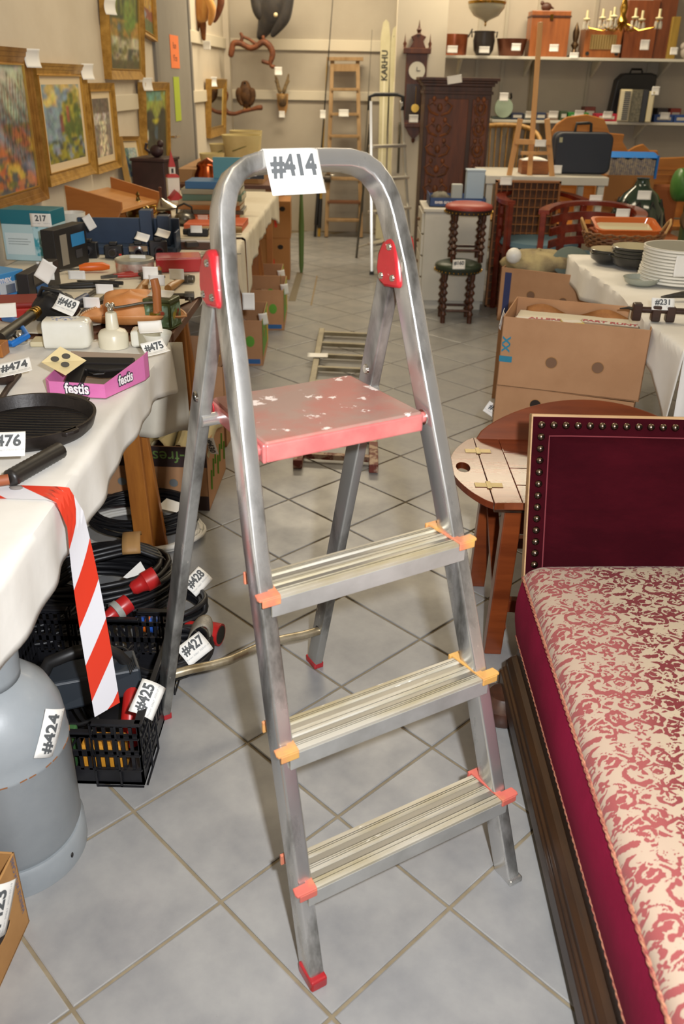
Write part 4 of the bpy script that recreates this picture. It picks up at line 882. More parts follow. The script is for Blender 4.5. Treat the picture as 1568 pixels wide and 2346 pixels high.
# cream hat boxes
CREAM = mat('cream_card_box', 'cfc08c', .7, var='c2b27c', vs=5); BRN = mat('branch_print', '6b6a3a', .7)
for q, (px0, px1, yb, yt, Y, lb) in enumerate(((458, 515, 408, 352, 5.3, 'cream round lampshade box in front at lower left of the pile'), (480, 528, 360, 330, 5.75, 'cream shade peeping out between two larger ones'), (508, 598, 360, 310, 5.6, 'largest cream tapered shade with a sprig design'), (525, 600, 330, 300, 6.0, 'cream shade standing highest at the back of the pile'))):
    a = aty(px0, yb, Y); b = aty(px1, yb, Y); top = aty((px0+px1)/2, yt, Y).z; r = (b-a).length/2; c = (a+b)/2; c.z = max(c.z, .801) if q != 3 else .801
    t = Thing('lampshade', lb, 'lampshade', (c.x, Y+r*.4, c.z), 0, 'cream lampshades by the left wall'); h_ = top-c.z; mb = MB(); mb.lathe([(r*.82, 0), (r, h_), (r*.97, h_), (r*.80, .004)], n=30); t.p('shade', mb, CREAM, smooth=40)
    mb = MB(); mb.tube([(r*.9*cos(u), r*.9*sin(u)-.0, h_*.3+h_*.3*(u+2)) for u in np.linspace(-2.0, -1.2, 6)], .004, 6); t.p('sprig', mb, BRN, smooth=50)
    if c.z > .3: mb = MB()
# small cabinet carrying the shades
mb = MB(); 
t = Thing('side_table', 'plain table behind the church carrying the cream shades', 'table', (-.66, 5.75, 0)); mb.bb((-.32, -.72, .69), (.32, .55, .715)); t.p('tabletop', mb, TBR)
for x in (-.28, .28):
    for y in (-.66, .5): mb = MB(); mb.bb((x-.02, y-.02, 0), (x+.02, y+.02, .69)); t.p('leg', mb, ORANGEW)
# shelf under tall shades so that they stand on something
mb = MB(); mb.bb((-1.0, 5.12, .716), (-.42, 6.25, .80)); single('box_pedestal', 'brown carton under the cream shades', 'box', mb, mat('kraft_plain', 'a07a52', .8))
# stack of books at end of far table
bk = [('2e5f8a', .035, .27, 'blue spined book topmost at the end of the far left table'), ('8f8a72', .025, .30, 'grey green picture book second from top in the book pile'), ('5d7a6a', .03, .30, 'green landscape book third from top in the book pile'), ('b9a98a', .02, .31, 'beige book in the middle of the book pile'), ('b07a4a', .022, .32, 'tan book below the beige one'), ('6b6a66', .02, .32, 'grey book second from bottom of the pile'), ('c2623a', .035, .30, 'orange book at the bottom of the pile')]
z = TZ; A0 = Vector((-.66, 3.45, TZ))
for c, h_, L, lb in reversed(bk):
    t = Thing('book', lb, 'book', (A0.x+.14+random.uniform(-.01, .02), A0.y+.10, z), random.uniform(-.06, .06), 'books piled at the end of the far table'); mb = MB(); mb.bb((-L/2, -.10, 0), (L/2, .10, h_)); t.p('cover', mb, mat('book_'+c, c, .5), bevel=.002)
    mb = MB(); mb.bb((L/2-.004, -.094, .004), (L/2+.0008, .094, h_-.004)); t.p('pages', mb, mat('page_edge', 'd6cdb6', .8)); z += h_+.0006
t = Thing('letter_box', 'black box with a large white letter F and blue back', 'box', Vector((-.40, 3.62, z)), .0); mb = MB(); mb.bb((-.12, 0, 0), (.07, .02, .10)); t.p('cover', mb, mat('sea_blue', '4f8590', .5)); mb = MB(); mb.bb((.07, -.002, 0), (.14, .02, .085)); pn = t.p('black_panel', mb, mat('black_cover', '16161a', .5)); lettering(pn, 'F', frameM((.105, -.003, .042), (1, 0, 0), (0, 0, 1)), .08, mat('print_white', 'efeaec', .6), .05)
t = Thing('sword_roll', 'tan rolled leather and a red wooden stick lying before the books', 'roll', Vector((-.40, 3.05, TZ)), .1); mb = MB(); mb.tube([(-.13, 0, .02), (.0, .01, .022), (.09, .02, .02)], [.016, .02, .014], 12); t.p('roll', mb, mat('roll_tan', '9a7a4e', .6), smooth=50)
single('book', 'large orange book lying flat in front of the pile', 'book', MB().bb((-.60, 3.15, TZ), (-.32, 3.40, TZ+.03)), mat('orange_cover', 'c8613c', .5), bevel=.002)
t = Thing('trowel', 'grey pointed trowel blade sticking out over the middle table edge', 'trowel', Vector((-.33, 2.5, TZ+.012)), .05); mb = MB(); mb.prism([(-.08, -.03), (0, -.035), (.085, 0), (0, .035), (-.08, .03)], .004); t.p('blade', mb, mat('trowel_grey', '8d8878', .5, .4))

# ================================================================== ON THE FLOOR, LEFT SIDE
# warning tape hanging over the table edge
t = Thing('warning_tape', 'red and white striped warning tape hanging from the near table edge', 'tape', (-.289, .26, .2))
TW = mat('tape_white', 'dcdbe0', .4); TRD = mat('tape_red', 'd63a24', .4)
def tapept(s_, v):  # s_ length along tape, v across 0..1
    w = .066
    if s_ < .22:  # lying on the table top
        return Vector((-.297-(.22-s_), .235+.055*v+.02*(.22-s_), .7062))
    d = s_-.22; k = min(1, d/.5); tw = .9*k+.25*sin(d*7)
    cx = -.285+.002+.016*min(1, d/.05)+.035*d; cy = .262-.03*d
    return Vector((cx+(v-.5)*w*sin(tw)*.8, cy+(v-.5)*w*cos(tw), .706-d))
mb = MB(); nS, nV = 90, 4; L = .22+.47; per = .17
SL = .075
for i in range(-8, nS+10):
    for j in range(nV):
        s0, s1 = i/nS*L, (i+1)/nS*L; v0, v1 = j/nV, (j+1)/nV
        q = [(a-SL*b, b) for a, b in ((s0, v0), (s1, v0), (s1, v1), (s0, v1))]
        if max(x[0] for x in q) <= 0 or min(x[0] for x in q) >= L: continue
        mb.cur = 1 if (((s0+s1)/2+.115) % per) < per*.52 else 0
        mb.quad(*[t.w(tapept(min(L, max(0, a)), b)) for a, b in q])
t.p('tape_strip', mb, [TW, TRD], smooth=60)
# gas bottle
GASG = mat('gas_bottle_grey', '94999c', .42, var='868c90', vs=4, spots='b9a184', ss=26, slo=.735, coat=.1, bump=.05, bs=200)
gc = Vector((-.418, .116, 0)); t = Thing('gas_bottle', 'grey steel gas bottle with collar standing under the near table, tagged #424', 'gas bottle', gc)
R0 = .128
mb = MB(); mb.lathe([(R0-.008, .055), (R0, .075), (R0, .262), (R0+.0015, .265), (R0+.0015, .271), (R0, .274), (R0, .300), (R0-.004, .335), (R0-.020, .375), (R0-.048, .405), (R0-.085, .423), (.03, .429), (1e-6, .43)], n=56); t.p('bottle_body', mb, GASG, smooth=50)
mb = MB(); mb.lathe([(R0+.004, 0), (R0+.004, .05), (R0-.002, .058), (R0-.008, .058), (R0-.006, .0)], n=56); ft = t.p('foot_ring', mb, GASG, smooth=50)
for a in (-.35, -1.35):
    mb = MB(); mb.sph(((R0+.004)*cos(a), (R0+.004)*sin(a), .03), .006, 10, (.4, .8, 1)); t.p('vent_hole', mb, IRD, parent=ft, smooth=60)
mb = MB()
for k in range(20):
    a = -2.2+k*.13; p = Vector(((R0+.0018)*cos(a), (R0+.0018)*sin(a), .268)); q = Vector(((R0+.0018)*cos(a+.1), (R0+.0018)*sin(a+.1), .268+.0008*sin(k*2))); 
    if k % 3: mb.bar(p, q, .0012, .0024)
t.p('rust_line', mb, mat('rust', '8a5a34', .9), kind='stuff')
mb = MB()
def collar(a, b):
    ph = -2.5+3.9*a; r = .062+.004*b; return (r*cos(ph), r*sin(ph), .412+.080*b*(1 if .12 < a < .88 else .6))
mb.grid(collar, 30, 5); t.p('collar', mb, GASG, smooth=60, solid=.005)
mb = MB(); mb.tube([Vector(collar(i/30, 1)) for i in range(31)], .006, 8); t.p('collar_rim', mb, mat('rusty_rim', '9c8f80', .5, var='8a5a3a', vs=20), smooth=60)
mb = MB(); mb.cyl((0, 0, .42), (0, 0, .465), .014, .012, 12); mb.cyl((0, 0, .45), (.035, 0, .452), .007, .007, 10); t.p('valve', mb, BRS, smooth=50)
ph = -.30; n_ = Vector((cos(ph), sin(ph), 0)); tag(t, atz(118, 1652, .33)*0+gc+n_*(R0+.004)+Vector((0, 0, .325)), Vector((-sin(ph), cos(ph), 0))*.55+Vector((0, 0, .75)), Vector((sin(ph), -cos(ph), 0))*.8+Vector((0, 0, .5)), '#424', .085, .060, -.25)
# bottom left box
KR = mat('kraft_card', 'b5864f', .8, var='a87a45', vs=5, bump=.08, bs=200)
KR2 = mat('kraft_card_light', 'b78a63', .8, var='ab7e58', vs=4, bump=.08, bs=200)
def ringhole(th, o, x, y, rx, ry, parent, mt=None, n=20):
    """flat hand hole: a dark oval painting its inner shade, with a card rim"""
    M = frameM(o, x, y); mb = MB(); mb.add([M@Vector((rx*cos(2*pi*k/n), ry*sin(2*pi*k/n), .0008)) for k in range(n)], [tuple(range(n))]); o1 = th.p('hand_hole', mb, mt or mat('hole_shade', '2a211b', .9), parent=parent)
    mb = MB(); mb.tube([M@Vector((rx*cos(2*pi*k/n), ry*sin(2*pi*k/n), .0008)) for k in range(n)], .0009, 5, closed=True); th.p('hole_edge', mb, KR, parent=parent); return o1
def openbox(name, label, loc, rz, w, d, h, mt, cat='box', thk=.004, group=None, floorz=0, inner=None, hts=None):
    t = Thing(name, label, cat, loc, rz, group); hts = hts or (h, h, h, h); W = []
    mb = MB(); mb.bb((0, 0, 0), (w, d, thk)); t.p('box_floor', mb, mt)
    for k, (a, b) in enumerate((((0, 0, 0), (w, thk, hts[0])), ((w-thk, 0, 0), (w, d, hts[1])), ((0, d-thk, 0), (w, d, hts[2])), ((0, 0, 0), (thk, d, hts[3])))):
        mb = MB(); mb.bb(a, b); W.append(t.p('box_wall', mb, mt, bevel=.001))
    return t, W
E1 = atz(68, 2105, .105); 
bx = atz(68, 2110); bd_ = bx-atz(0, 2262); t = Thing('cardboard_box', 'brown cardboard box cut off at the lower left corner, tagged #423', 'box', bx, atan2(bd_.y, bd_.x)-pi/2)
w_, d_, h_ = .26, .30, .175
mb = MB(); mb.bb((-w_, -d_, 0), (0, 0, .004)); t.p('box_floor', mb, KR)
WL = []
for a, b in (((-.004, -d_, 0), (0, 0, h_)), ((-w_, -.004, 0), (0, 0, h_)), ((-w_, -d_, 0), (-w_+.004, 0, h_)), ((-w_, -d_, 0), (0, -d_+.004, h_))): mb = MB(); mb.bb(a, b); WL.append(t.p('box_wall', mb, KR, bevel=.001))
ringhole(t, (.0012, -.085, .080), (0, 1, 0), (0, .1, 1), .026, .010, WL[0])
lettering(WL[0], 'HANDLE WITH CARE', frameM((.0012, -.014, .11), (0, .0, 1), (0, -1, 0)), .014, mat('print_blue_faint', '5e6684', .7), .01)
tag(t, t.M@Vector((.006, -.085, .135)), (.12, .55, .75), (-.3, -.85, .6), '#423', .090, .066, -.15)
# black plastic crate with power tools
BLK = mat('crate_black', '141417', .38, var='1e1e22', vs=14, bump=.05)
cz = .17; cx0, cx1, cy0, cy1 = -.575, -.205, .285, .70
t = Thing('plastic_crate', 'black ventilated plastic crate full of power tools beside the gas bottle, tagged #425', 'crate', ((cx0+cx1)/2, (cy0+cy1)/2, 0)); hw_, hd_ = (cx1-cx0)/2, (cy1-cy0)/2
mb = MB(); mb.bb((-hw_, -hd_, 0), (hw_, hd_, .008)); t.p('crate_floor', mb, BLK)
def cwall(x0, y0, x1, y1, mid_low):
    d = Vector((x1-x0, y1-y0, 0)); L = d.length; d.normalize(); n_ = Vector((d.y, -d.x, 0)); mb = MB(); o = Vector((x0, y0, 0))
    def B(u0, u1, z0, z1, th=.005, off=0):
        p = o+d*u0+n_*off; q = o+d*u1+n_*off; m_ = n_*th
        mb.hexa([p+Vector((0, 0, z0)), q+Vector((0, 0, z0)), q-m_+Vector((0, 0, z0)), p-m_+Vector((0, 0, z0)), p+Vector((0, 0, z1)), q+Vector((0, 0, z1)), q-m_+Vector((0, 0, z1)), p-m_+Vector((0, 0, z1))])
    B(0, L, 0, .045); B(0, L, .078, .092); B(0, L, .128, .138)
    c = L*.32; B(0, c*.82, .158, cz); B(L-c*.82, L, .158, cz); B(c*.82, L-c*.82, .130, .145)
    n = int(L/.018)
    for i in range(n+1):
        u = i*L/n; B(max(0, u-.0035), min(L, u+.0035), .04, .13)
        if u < c*.84 or u > L-c*.84: B(max(0, u-.0035), min(L, u+.0035), .13, .16)
    for u in (c*.4, c*.84, L-c*.84, L-c*.4): B(max(0, u-.002), u+.002, 0, cz, .004, .008)
    for z in (.0, .045, .085, .13, cz-.003): B(0, c*.84, z, z+.003, .004, .008); B(L-c*.84, L, z, z+.003, .004, .008)
    for i in range(4):
        u = L*.5+(i-1.5)*.03; mb.bar(o+d*(u-.01)+Vector((0, 0, .092))-n_*.002, o+d*(u+.01)+Vector((0, 0, .130))-n_*.002, .004, .004)
    return t.p('crate_wall', mb, BLK)
cwall(-hw_, -hd_, hw_, -hd_, 1); cwall(hw_, -hd_, hw_, hd_, 0); cwall(hw_, hd_, -hw_, hd_, 1); cwall(-hw_, hd_, -hw_, -hd_, 0)
mb = MB()
rim = [(-hw_, -hd_), (hw_, -hd_), (hw_, hd_), (-hw_, hd_)]
for i in range(4):
    p, q = Vector((*rim[i], cz)), Vector((*rim[(i+1) % 4], cz)); d = (q-p); L = d.length; d.normalize()
    mb.bar(p-d*.006, p+d*L*.26, .018, .006); mb.bar(q-d*L*.26, q+d*.006, .018, .006)
    mb.bar(p+d*L*.26, q-d*L*.26, .014, .006) if i % 2 else mb.bar(p+d*L*.26-Vector((0, 0, .026)), q-d*L*.26-Vector((0, 0, .026)), .014, .006)
t.p('crate_rim', mb, BLK, bevel=.002)
tag(t, atz(347, 1605, .15)+Vector((.004, -.035, .034)), (.28, .9, .55), (-.85, .2, .65), '#425', .075, .055, -.35)
TOOLG = mat('tool_dark_slate', '2b3138', .45, bump=.05); TRED = mat('tool_red', 'b5221e', .35)
c = Thing('power_planer', 'dark slate power tool with black bow handle on top in the crate', 'power tool', (-.36, .47, .10), radians(24)); mb = MB(); mb.hexa([(-.12, -.05, 0), (.11, -.05, .0), (.11, .05, .0), (-.12, .05, 0), (-.10, -.04, .075), (.11, -.035, .060), (.11, .045, .060), (-.10, .04, .075)]); c.p('tool_body', mb, TOOLG, bevel=.006)
mb = MB(); mb.tube([Vector(p) for p in ((-.10, 0, .07), (-.08, 0, .105), (-.02, 0, .118), (.04, 0, .112), (.07, 0, .085), (.085, 0, .055))], [.014, .015, .014, .013, .012, .014], 12); c.p('handle', mb, IRD, smooth=50)
mb = MB()
for k in range(5): mb.box((.085+.004*k, -.03+.012*k*.5, .063), (.002, .04, .004))
c.p('vent_slot', mb, IRD, kind='stuff')
c = Thing('sander', 'bright red tool standing upright inside the crate by its right wall', 'power tool', (-.265, .42, .012), radians(10)); mb = MB(); mb.tube([(0, -.02, 0), (0, -.01, .05), (.005, .04, .09), (.01, .10, .11)], [.022, .020, .018, .014], 12); c.p('tool_body', mb, TRED, smooth=50); mb = MB(); mb.tube([(.01, .10, .11), (.01, .13, .12)], [.012, .01], 8); c.p('cable_sleeve', mb, IRD)
c = Thing('power_drill', 'black drill with silver label lying at the front of the crate', 'power tool', (-.43, .40, .035), radians(-70)); mb = MB(); mb.tube([(-.09, 0, .03), (-.05, 0, .035), (.05, 0, .035), (.08, 0, .03)], [.02, .034, .034, .016], 14); c.p('motor_housing', mb, TOOLG, smooth=50); mb = MB(); mb.tube([(-.04, 0, .03), (-.07, -.02, -.0), (-.08, -.03, -.015)], [.016, .016, .014], 10); c.p('grip', mb, IRD, smooth=50); mb = MB(); mb.lathe([(.018, 0), (.018, .003)], (0, -.0, .069), 16, sx=1.6); c.p('label_plate', mb, CHROME)
c = Thing('angle_grinder', 'black tool with orange ring at the left in the crate', 'power tool', (-.50, .52, .03), radians(40)); mb = MB(); mb.tube([(-.08, 0, .03), (0, 0, .035), (.06, 0, .035)], [.024, .028, .024], 12); c.p('tool_body', mb, IRD, smooth=50); mb = MB(); mb.cyl((.02, 0, .035), (.032, 0, .035), .030, .030, 14); c.p('orange_ring', mb, mat('orange_plastic', 'd9661c', .35), smooth=40)
for q in range(3):
    mb = MB(); pts = [(-.39+.09*cos(u*1.3+q)*(.7+.1*q), .50+.13*sin(u+q*2), .075+.012*sin(u*3+q)+.012*q) for u in np.linspace(0, 9, 46)]; mb.tube(pts, .0045, 6); c.p('mains_cord', mb, IRD, world=True, smooth=60)
single('tool_case', 'small green plastic case wedged at the front of the crate', 'case', MB().bb((-.50, .30, .012), (-.36, .36, .10)), mat('case_green', '3f6a3a', .5), bevel=.005)
single('tool_case', 'yellow orange plastic box low behind the front wall of the crate', 'case', MB().bb((-.34, .30, .012), (-.25, .35, .09)), mat('case_yellow', 'c98a2a', .5), bevel=.005)
# cable coils
CBL = mat('black_cable', '17171a', .42); CWH = mat('white_cable', 'cfccc4', .5)
def coil(name, label, c, R, r, n, mt, sx=1, sy=1, jit=.012, h=.05, rz=0, tilt=0, wraps=None):
    t = Thing(name, label, 'cable', c, rz); rnd = random.Random(int(R*1000)+n)
    mb = MB(); pts = []; T_ = n*28
    off = [(rnd.uniform(-1, 1), rnd.uniform(0, 1), rnd.uniform(0, 6)) for _ in range(n+1)]
    for i in range(T_+1):
        k = i/28; j = min(int(k), n-1); f = k-int(k); f = f*f*(3-2*f); a = 2*pi*k
        ro = off[j][0]*(1-f)+off[min(j+1, n)][0]*f; zo = off[j][1]*(1-f)+off[min(j+1, n)][1]*f
        rr = R+ro*jit+.004*sin(a*3+off[j][2]); pts.append((rr*cos(a)*sx, rr*sin(a)*sy, r+zo*h+tilt*cos(a)*R+.004*(1+sin(a*2+off[j][2]))))
    mb.tube(pts, r, 7); t.p('cable_loops', mb, mt, smooth=60); return t
def plug(name, label, p0, p1, r, mt, ringm=None, socket=False):
    p0 = Vector(p0); p1 = Vector(p1); t = Thing(name, label, 'plug', (p0+p1)/2-Vector((0, 0, r))); a, b = t.w(p0), t.w(p1); d = (b-a)
    mb = MB(); mb.tube([a, a+d*.12, a+d*.35, a+d*.5, a+d*.55, b], [r*.5, r*.75, r*.8, r*.95, r*1.1, r*1.1], 18, cap=True); t.p('plug_shell', mb, mt, smooth=40)
    if ringm: mb = MB(); mb.cyl(a+d*.50, a+d*.68, r*1.22, r*1.22, 20); t.p('locking_ring', mb, ringm, smooth=40)
    if socket: mb = MB(); mb.tube([b, b+d.normalized()*.001], [r*.9, r*.9], 16); t.p('socket_face', mb, IRD)
    return t
REDPL = mat('plug_red', 'b82424', .35)
t = coil('cable_coil', 'white cable loops under a black coil by the far trestle leg', (-.47, 1.40, 0), .155, .0065, 6, CWH, 1.25, .9, .02, .02)
t = coil('cable_coil', 'black cable coil stacked on white loops behind the trestle leg', (-.47, 1.43, .035), .14, .0055, 16, CBL, 1.2, .85, .02, .06)
mb = MB(); mb.add([t.w(Vector(p)) for p in ((-.40, 1.36, .125), (-.33, 1.34, .12), (-.31, 1.40, .118), (-.38, 1.43, .125))], [(0, 1, 2, 3)]); t.p('price_tag', mb, PAPER, label='small white paper lot tag', solid=.0004)
plug('cable_plug', 'pale grey ribbed cable plug lying before the white loops', (-.47, 1.13, .028), (-.57, 1.15, .03), .026, mat('plug_pale', 'b9bab4', .5))
t = coil('cable_coil', 'large black cable coil lying behind the crate under the table edge', (-.50, .98, 0), .17, .0085, 17, CBL, 1.15, .75, .03, .13, rz=.2)
mb = MB(); pts = [t.w(Vector(p)) for p in ((-.62, .93, .10), (-.50, .99, .17), (-.40, 1.04, .175), (-.33, 1.05, .14))]
for dx in (-.03, -.015, 0, .015, .03): mb.tube([p+Vector((dx*.5, -dx, abs(dx)*-.3)) for p in pts], .0085, 7)
t.p('cable_bundle', mb, CBL, smooth=60)
mb = MB(); bp2 = t.w(Vector((-.40, 1.035, .17))); mb.grid(lambda a, b: bp2+Vector((-.02+.05*b, .055*cos(pi*a), .03*sin(pi*a)+.0)), 10, 3); t.p('tape_wrap', mb, mat('masking_tape', 'a8804e', .6), smooth=60, solid=.001)
t = coil('cable_coil', 'black cable coil with red socket beside the ladder leg, tagged #428', (-.29, .93, 0), .105, .0085, 6, CBL, 1.0, .85, .012, .05)
tag(t, (-.205, .985, .085), (.5, .75, .3), (-.6, .4, .6), '#428', .075, .055, -.15)
mb = MB(); mb.add([t.w(Vector(p)) for p in ((-.40, .93, .125), (-.31, .91, .115), (-.355, .96, .16))], [(0, 1, 2)]); t.p('paper_scrap', mb, PAPER, solid=.0004)
plug('cable_plug', 'red round cable socket on the floor right of the ladder leg', (-.215, .83, .032), (-.115, .80, .032), .028, REDPL, None, True)
plug('cable_plug', 'red plug with pale grey ring lying over the cables', (-.40, .70, .13), (-.34, .76, .155), .022, REDPL, mat('plug_ring_grey', '9d9d97', .4))
plug('cable_plug', 'bright red angular socket behind the grey ringed plug', (-.36, .86, .13), (-.30, .90, .15), .026, REDPL)
plug('cable_plug', 'blue and orange cable connector beside the ladder leg', (-.33, .76, .10), (-.27, .755, .09), .02, mat('plug_blue', '2a58b0', .35), mat('orange_plastic', 'd9661c', .35))
t = coil('cable_coil', 'black cable coil tied with a woven grey strap, tagged #427', (-.235, .70, 0), .085, .0095, 6, CBL, 1.25, .95, .010, .045, rz=.7)
mb = MB(); mb.grid(lambda a, b: t.w(Vector((-.15+.025*cos(a*3.4-1.0)-.03*a, .775-.03*sin(a*3)+.0*b, .02+.095*sin(a*pi)**.7))+Vector((.0, .05*(b-.5), 0))), 16, 4); t.p('woven_strap', mb, mat('woven_strap', 'a39a88', .8, var='7d7870', vs=120, stretch=(1, 8, 1)), smooth=60, solid=.003)
tag(t, (-.160, .675, .078), (.62, .70, .20), (-.62, .42, .6), '#427', .078, .058, -.15)
t = coil('cable_coil', 'thin black cables tangled behind the crate under the near table', (-.62, .82, 0), .12, .006, 9, CBL, 1.1, .9, .03, .12)
# eco fruit box
DKB = mat('box_print_brown', '3a2a28', .8); GRN_ = mat('print_green', '5c9a30', .7)
t, W_ = openbox('fruit_box', 'banana style fruit box printed brown with upside-down eco fresh lettering, tagged #430', Vector((-.70, 1.60, 0)), radians(-1), .43, .36, .24, KR2)
for (z0, z1) in ((.0, .055), (.165, .24)): mb = MB(); mb.bb((.0, -.0012, z0), (.43, -.0002, z1)); t.p('printed_band', mb, DKB, parent=W_[0])
for x in (.13, .31): ringhole(t, (x, -.0014, .105), (1, 0, 0), (0, 0, 1), .016, .016, W_[0], mat('silver_disc', 'a8aeb0', .35, .6))
M = frameM((.30, -.0020, .205), (-1, 0, 0), (0, 0, -1)); lettering(W_[0], 'p-fresh', M, .062, mat('print_lime', '6f8f4a', .7), .0)
M = frameM((.33, -.0020, .030), (-1, 0, 0), (0, 0, -1)); lettering(W_[0], 'eco fresh', M, .036, mat('print_lime2', '8d8c6a', .7), .0)
mb = MB(); mb.sph((.10, -.001, .19), .018, 12, (1.4, .05, .6)); t.p('printed_leaf', mb, mat('print_yellow_green', 'b0b030', .7), parent=W_[0], smooth=60); mb = MB(); mb.sph((.165, -.001, .19), .013, 12, (.8, .05, 1.1)); t.p('printed_fruit', mb, mat('print_red', 'd03a20', .7), parent=W_[0], smooth=60)
for k in range(7):
    mb = MB() if k == 0 else mb; mb.bar((.4305, .05+.045*k, .06+.03*(k % 3)), (.4305, .06+.045*k, .13+.025*(k % 3)), .001, .010, (1, 0, 0))
t.p('green_print', mb, GRN_, parent=W_[1], kind='stuff')
rnd = random.Random(5)
for k in range(6):
    mb = MB(); x = .02+.07*k; mb.grid(lambda a, b: (x+.065*a, .01+.33*b, .215+.045*sin(a*pi)+.02*sin(b*6+k)), 5, 8); t.p('paper_fold', mb, mat('yellowed_paper', 'dccfa4', .8), smooth=40, solid=.001)
tag(t, t.M@Vector((.436, .03, .235)), (.15, .25, -.9), (.55, -.35, .2), '#430', .07, .05, -.2)
# more boxes under tables
t, W_ = openbox('cardboard_box', 'tall plain brown carton under the middle left table', Vector((-.66, 2.20, 0)), radians(-4), .37, .44, .34, KR2); ringhole(t, (.3405, .10, .22), (0, 1, 0), (0, 0, 1), .012, .03, W_[1]); ftag(t, 570, 690, 2.45, .05, .07)
mb = MB(); mb.bb((.30, .02, .34), (.34, .10, .36)); t.p('flap', mb, KR)
GB = mat('box_green', '5f8f32', .7); YB = mat('box_yellow', 'c9a62a', .7); BB = mat('box_blue', '2a5f9a', .7)
def greenbox(px0, px1, label, dep, inside):
    A, w_, rz = place2(px0, px1, .24); x1 = atz(px1[0], px1[1], .24).x; w_ = .30; t, W_ = openbox('fruit_box', label, Vector((x1-w_, A.y, 0)), radians(2), w_, dep, .24, KR2); mb = MB(); mb.bb((w_+.0002, 0, .05), (w_+.0012, dep, .24)); t.p('printed_side', mb, GB, parent=W_[1]); mb = MB(); mb.bb((w_+.0013, dep*.8, .03), (w_+.002, dep, .22)); t.p('printed_stripe', mb, YB, parent=W_[1])
    mb = MB(); mb.bb((.0+w_*.5, -.0012, .01), (w_*.95, -.0002, .035)); t.p('printed_patch', mb, BB, parent=W_[0]); mb = MB(); mb.sph((w_*.78, -.001, .13), .03, 12, (.8, .03, 1)); t.p('printed_dot', mb, GRN_, parent=W_[0], smooth=60)
    for y in (dep*.25, dep*.6): ringhole(t, (w_+.0022, y, .15), (0, 1, 0), (0, 0, 1), .010, .022, W_[1])
    t.p('contents', MB().sph((w_*.5, dep*.5, .13), .09, 12, (1, 1, .8)), mat(inside, inside, .4), smooth=60); tag(t, t.M@Vector((w_+.004, dep*.12, .235)), (.1, .3, -.9), (.9, .1, .1), '', .07, .045, -.2); return t
greenbox((548, 735), (600, 737), 'green printed fruit box with dark red things inside, in front by the aisle', .42, '4a1418')
greenbox((585, 665), (648, 672), 'green and yellow printed fruit box second along the aisle', .42, '6b4a30')
t = greenbox((590, 632), (640, 640), 'white and yellow printed fruit box farthest along the aisle edge', .40, '7a2a20')
for k, (x, y, w_, d_, h_, lb) in enumerate(((-.72, 5.45, .45, .36, .30, 'brown carton on the floor beneath the far table, lower one'), (-.66, 5.46, .40, .34, .26, 'brown carton standing on another under the far table'))):
    t = Thing('cardboard_box', lb, 'box', (x, y, .3*k+.001*k), radians(3)); mb = MB(); mb.bb((0, 0, 0), (w_, d_, h_)); t.p('box_body', mb, mat('kraft_dark', 'a4703c', .8), bevel=.002)
    mb = MB(); mb.bb((w_*.7, -.001, h_*.3), (w_*.75, 0, h_*.5)); t.p('print_mark', mb, mat('print_red', 'd03a20', .7))
    ringhole(t, (w_*.85, -.001, h_*.8), (1, 0, 0), (0, 0, 1), .022, .018, t.e.children[0])
t = Thing('hanging_umbrella', 'narrow green and white thing leaning by the far cartons', 'umbrella', (-.20, 5.75, 0)); mb = MB(); mb.tube([(0, 0, 0), (0, 0, .05), (.0, .03, .35), (.0, .04, .6)], [.01, .018, .022, .010], 8); t.p('canopy', mb, mat('umbrella_green', '56723a', .6), smooth=50); mb = MB(); mb.tube([(0, .04, .58), (0, .05, .9)], [.022, .012], 8); t.p('handle', mb, mat('umbrella_white', 'c9c2b6', .6), smooth=50)
# canvas bag hanging at table end
mb = MB(); mb.grid(lambda a, b: (-.30+.05*a+.0*b, 4.65+.10*sin(a*6)*.3, .70-.16*b+.03*a), 8, 6)

# ================================================================== PICTURES ON THE LEFT WALL
GOLD = mat('gold_frame', 'c0964a', .35, .3, var='9c7430', vs=20); GOLDL = mat('gold_lip', 'c8a050', .3, .7); LINER = mat('cream_liner', 'd9c7a6', .7)
def A1(U, V, put):  # thicket
    put(1+0*U, 'a9b7a6'); n = fbm(U, V, 3, 4, 6, 9); put(np.clip((V-.75)*6, 0, 1)*(n > .4), 'c2c9b4'); put(np.clip((.62-V)*9+(n-.5)*5, 0, 1), '5c6b78'); put(np.clip((.5-V)*9+(n-.5)*6, 0, 1), 'b9673f')
    put((V < .55)*(fbm(U, V, 9, 3, 14, 18) > .56), '6c6e3c'); put((V < .42)*(fbm(U, V, 11, 3, 12, 14) > .52), 'cfa94c'); put((V < .3)*(fbm(U, V, 15, 3, 14, 16) > .52), '50585c'); put((V < .15)*(fbm(U, V, 16, 3, 14, 16) > .47), 'c07a5a')
    put(np.clip(1-np.abs((U-.62)*3+(V-.45)*4)*2.2, 0, 1)*(V < .6)*(U > .45), '7f8ea0')
    for k in range(14):
        x = .66+.025*k; put(((np.abs(U-x-.03*(V-.3)*(k-6)*.3-.008*np.sin(V*30+k)) < .006)*(V > .22)*(V < .95-.03*(k % 5))), '3a2a22' if k % 2 else '7a4a34')
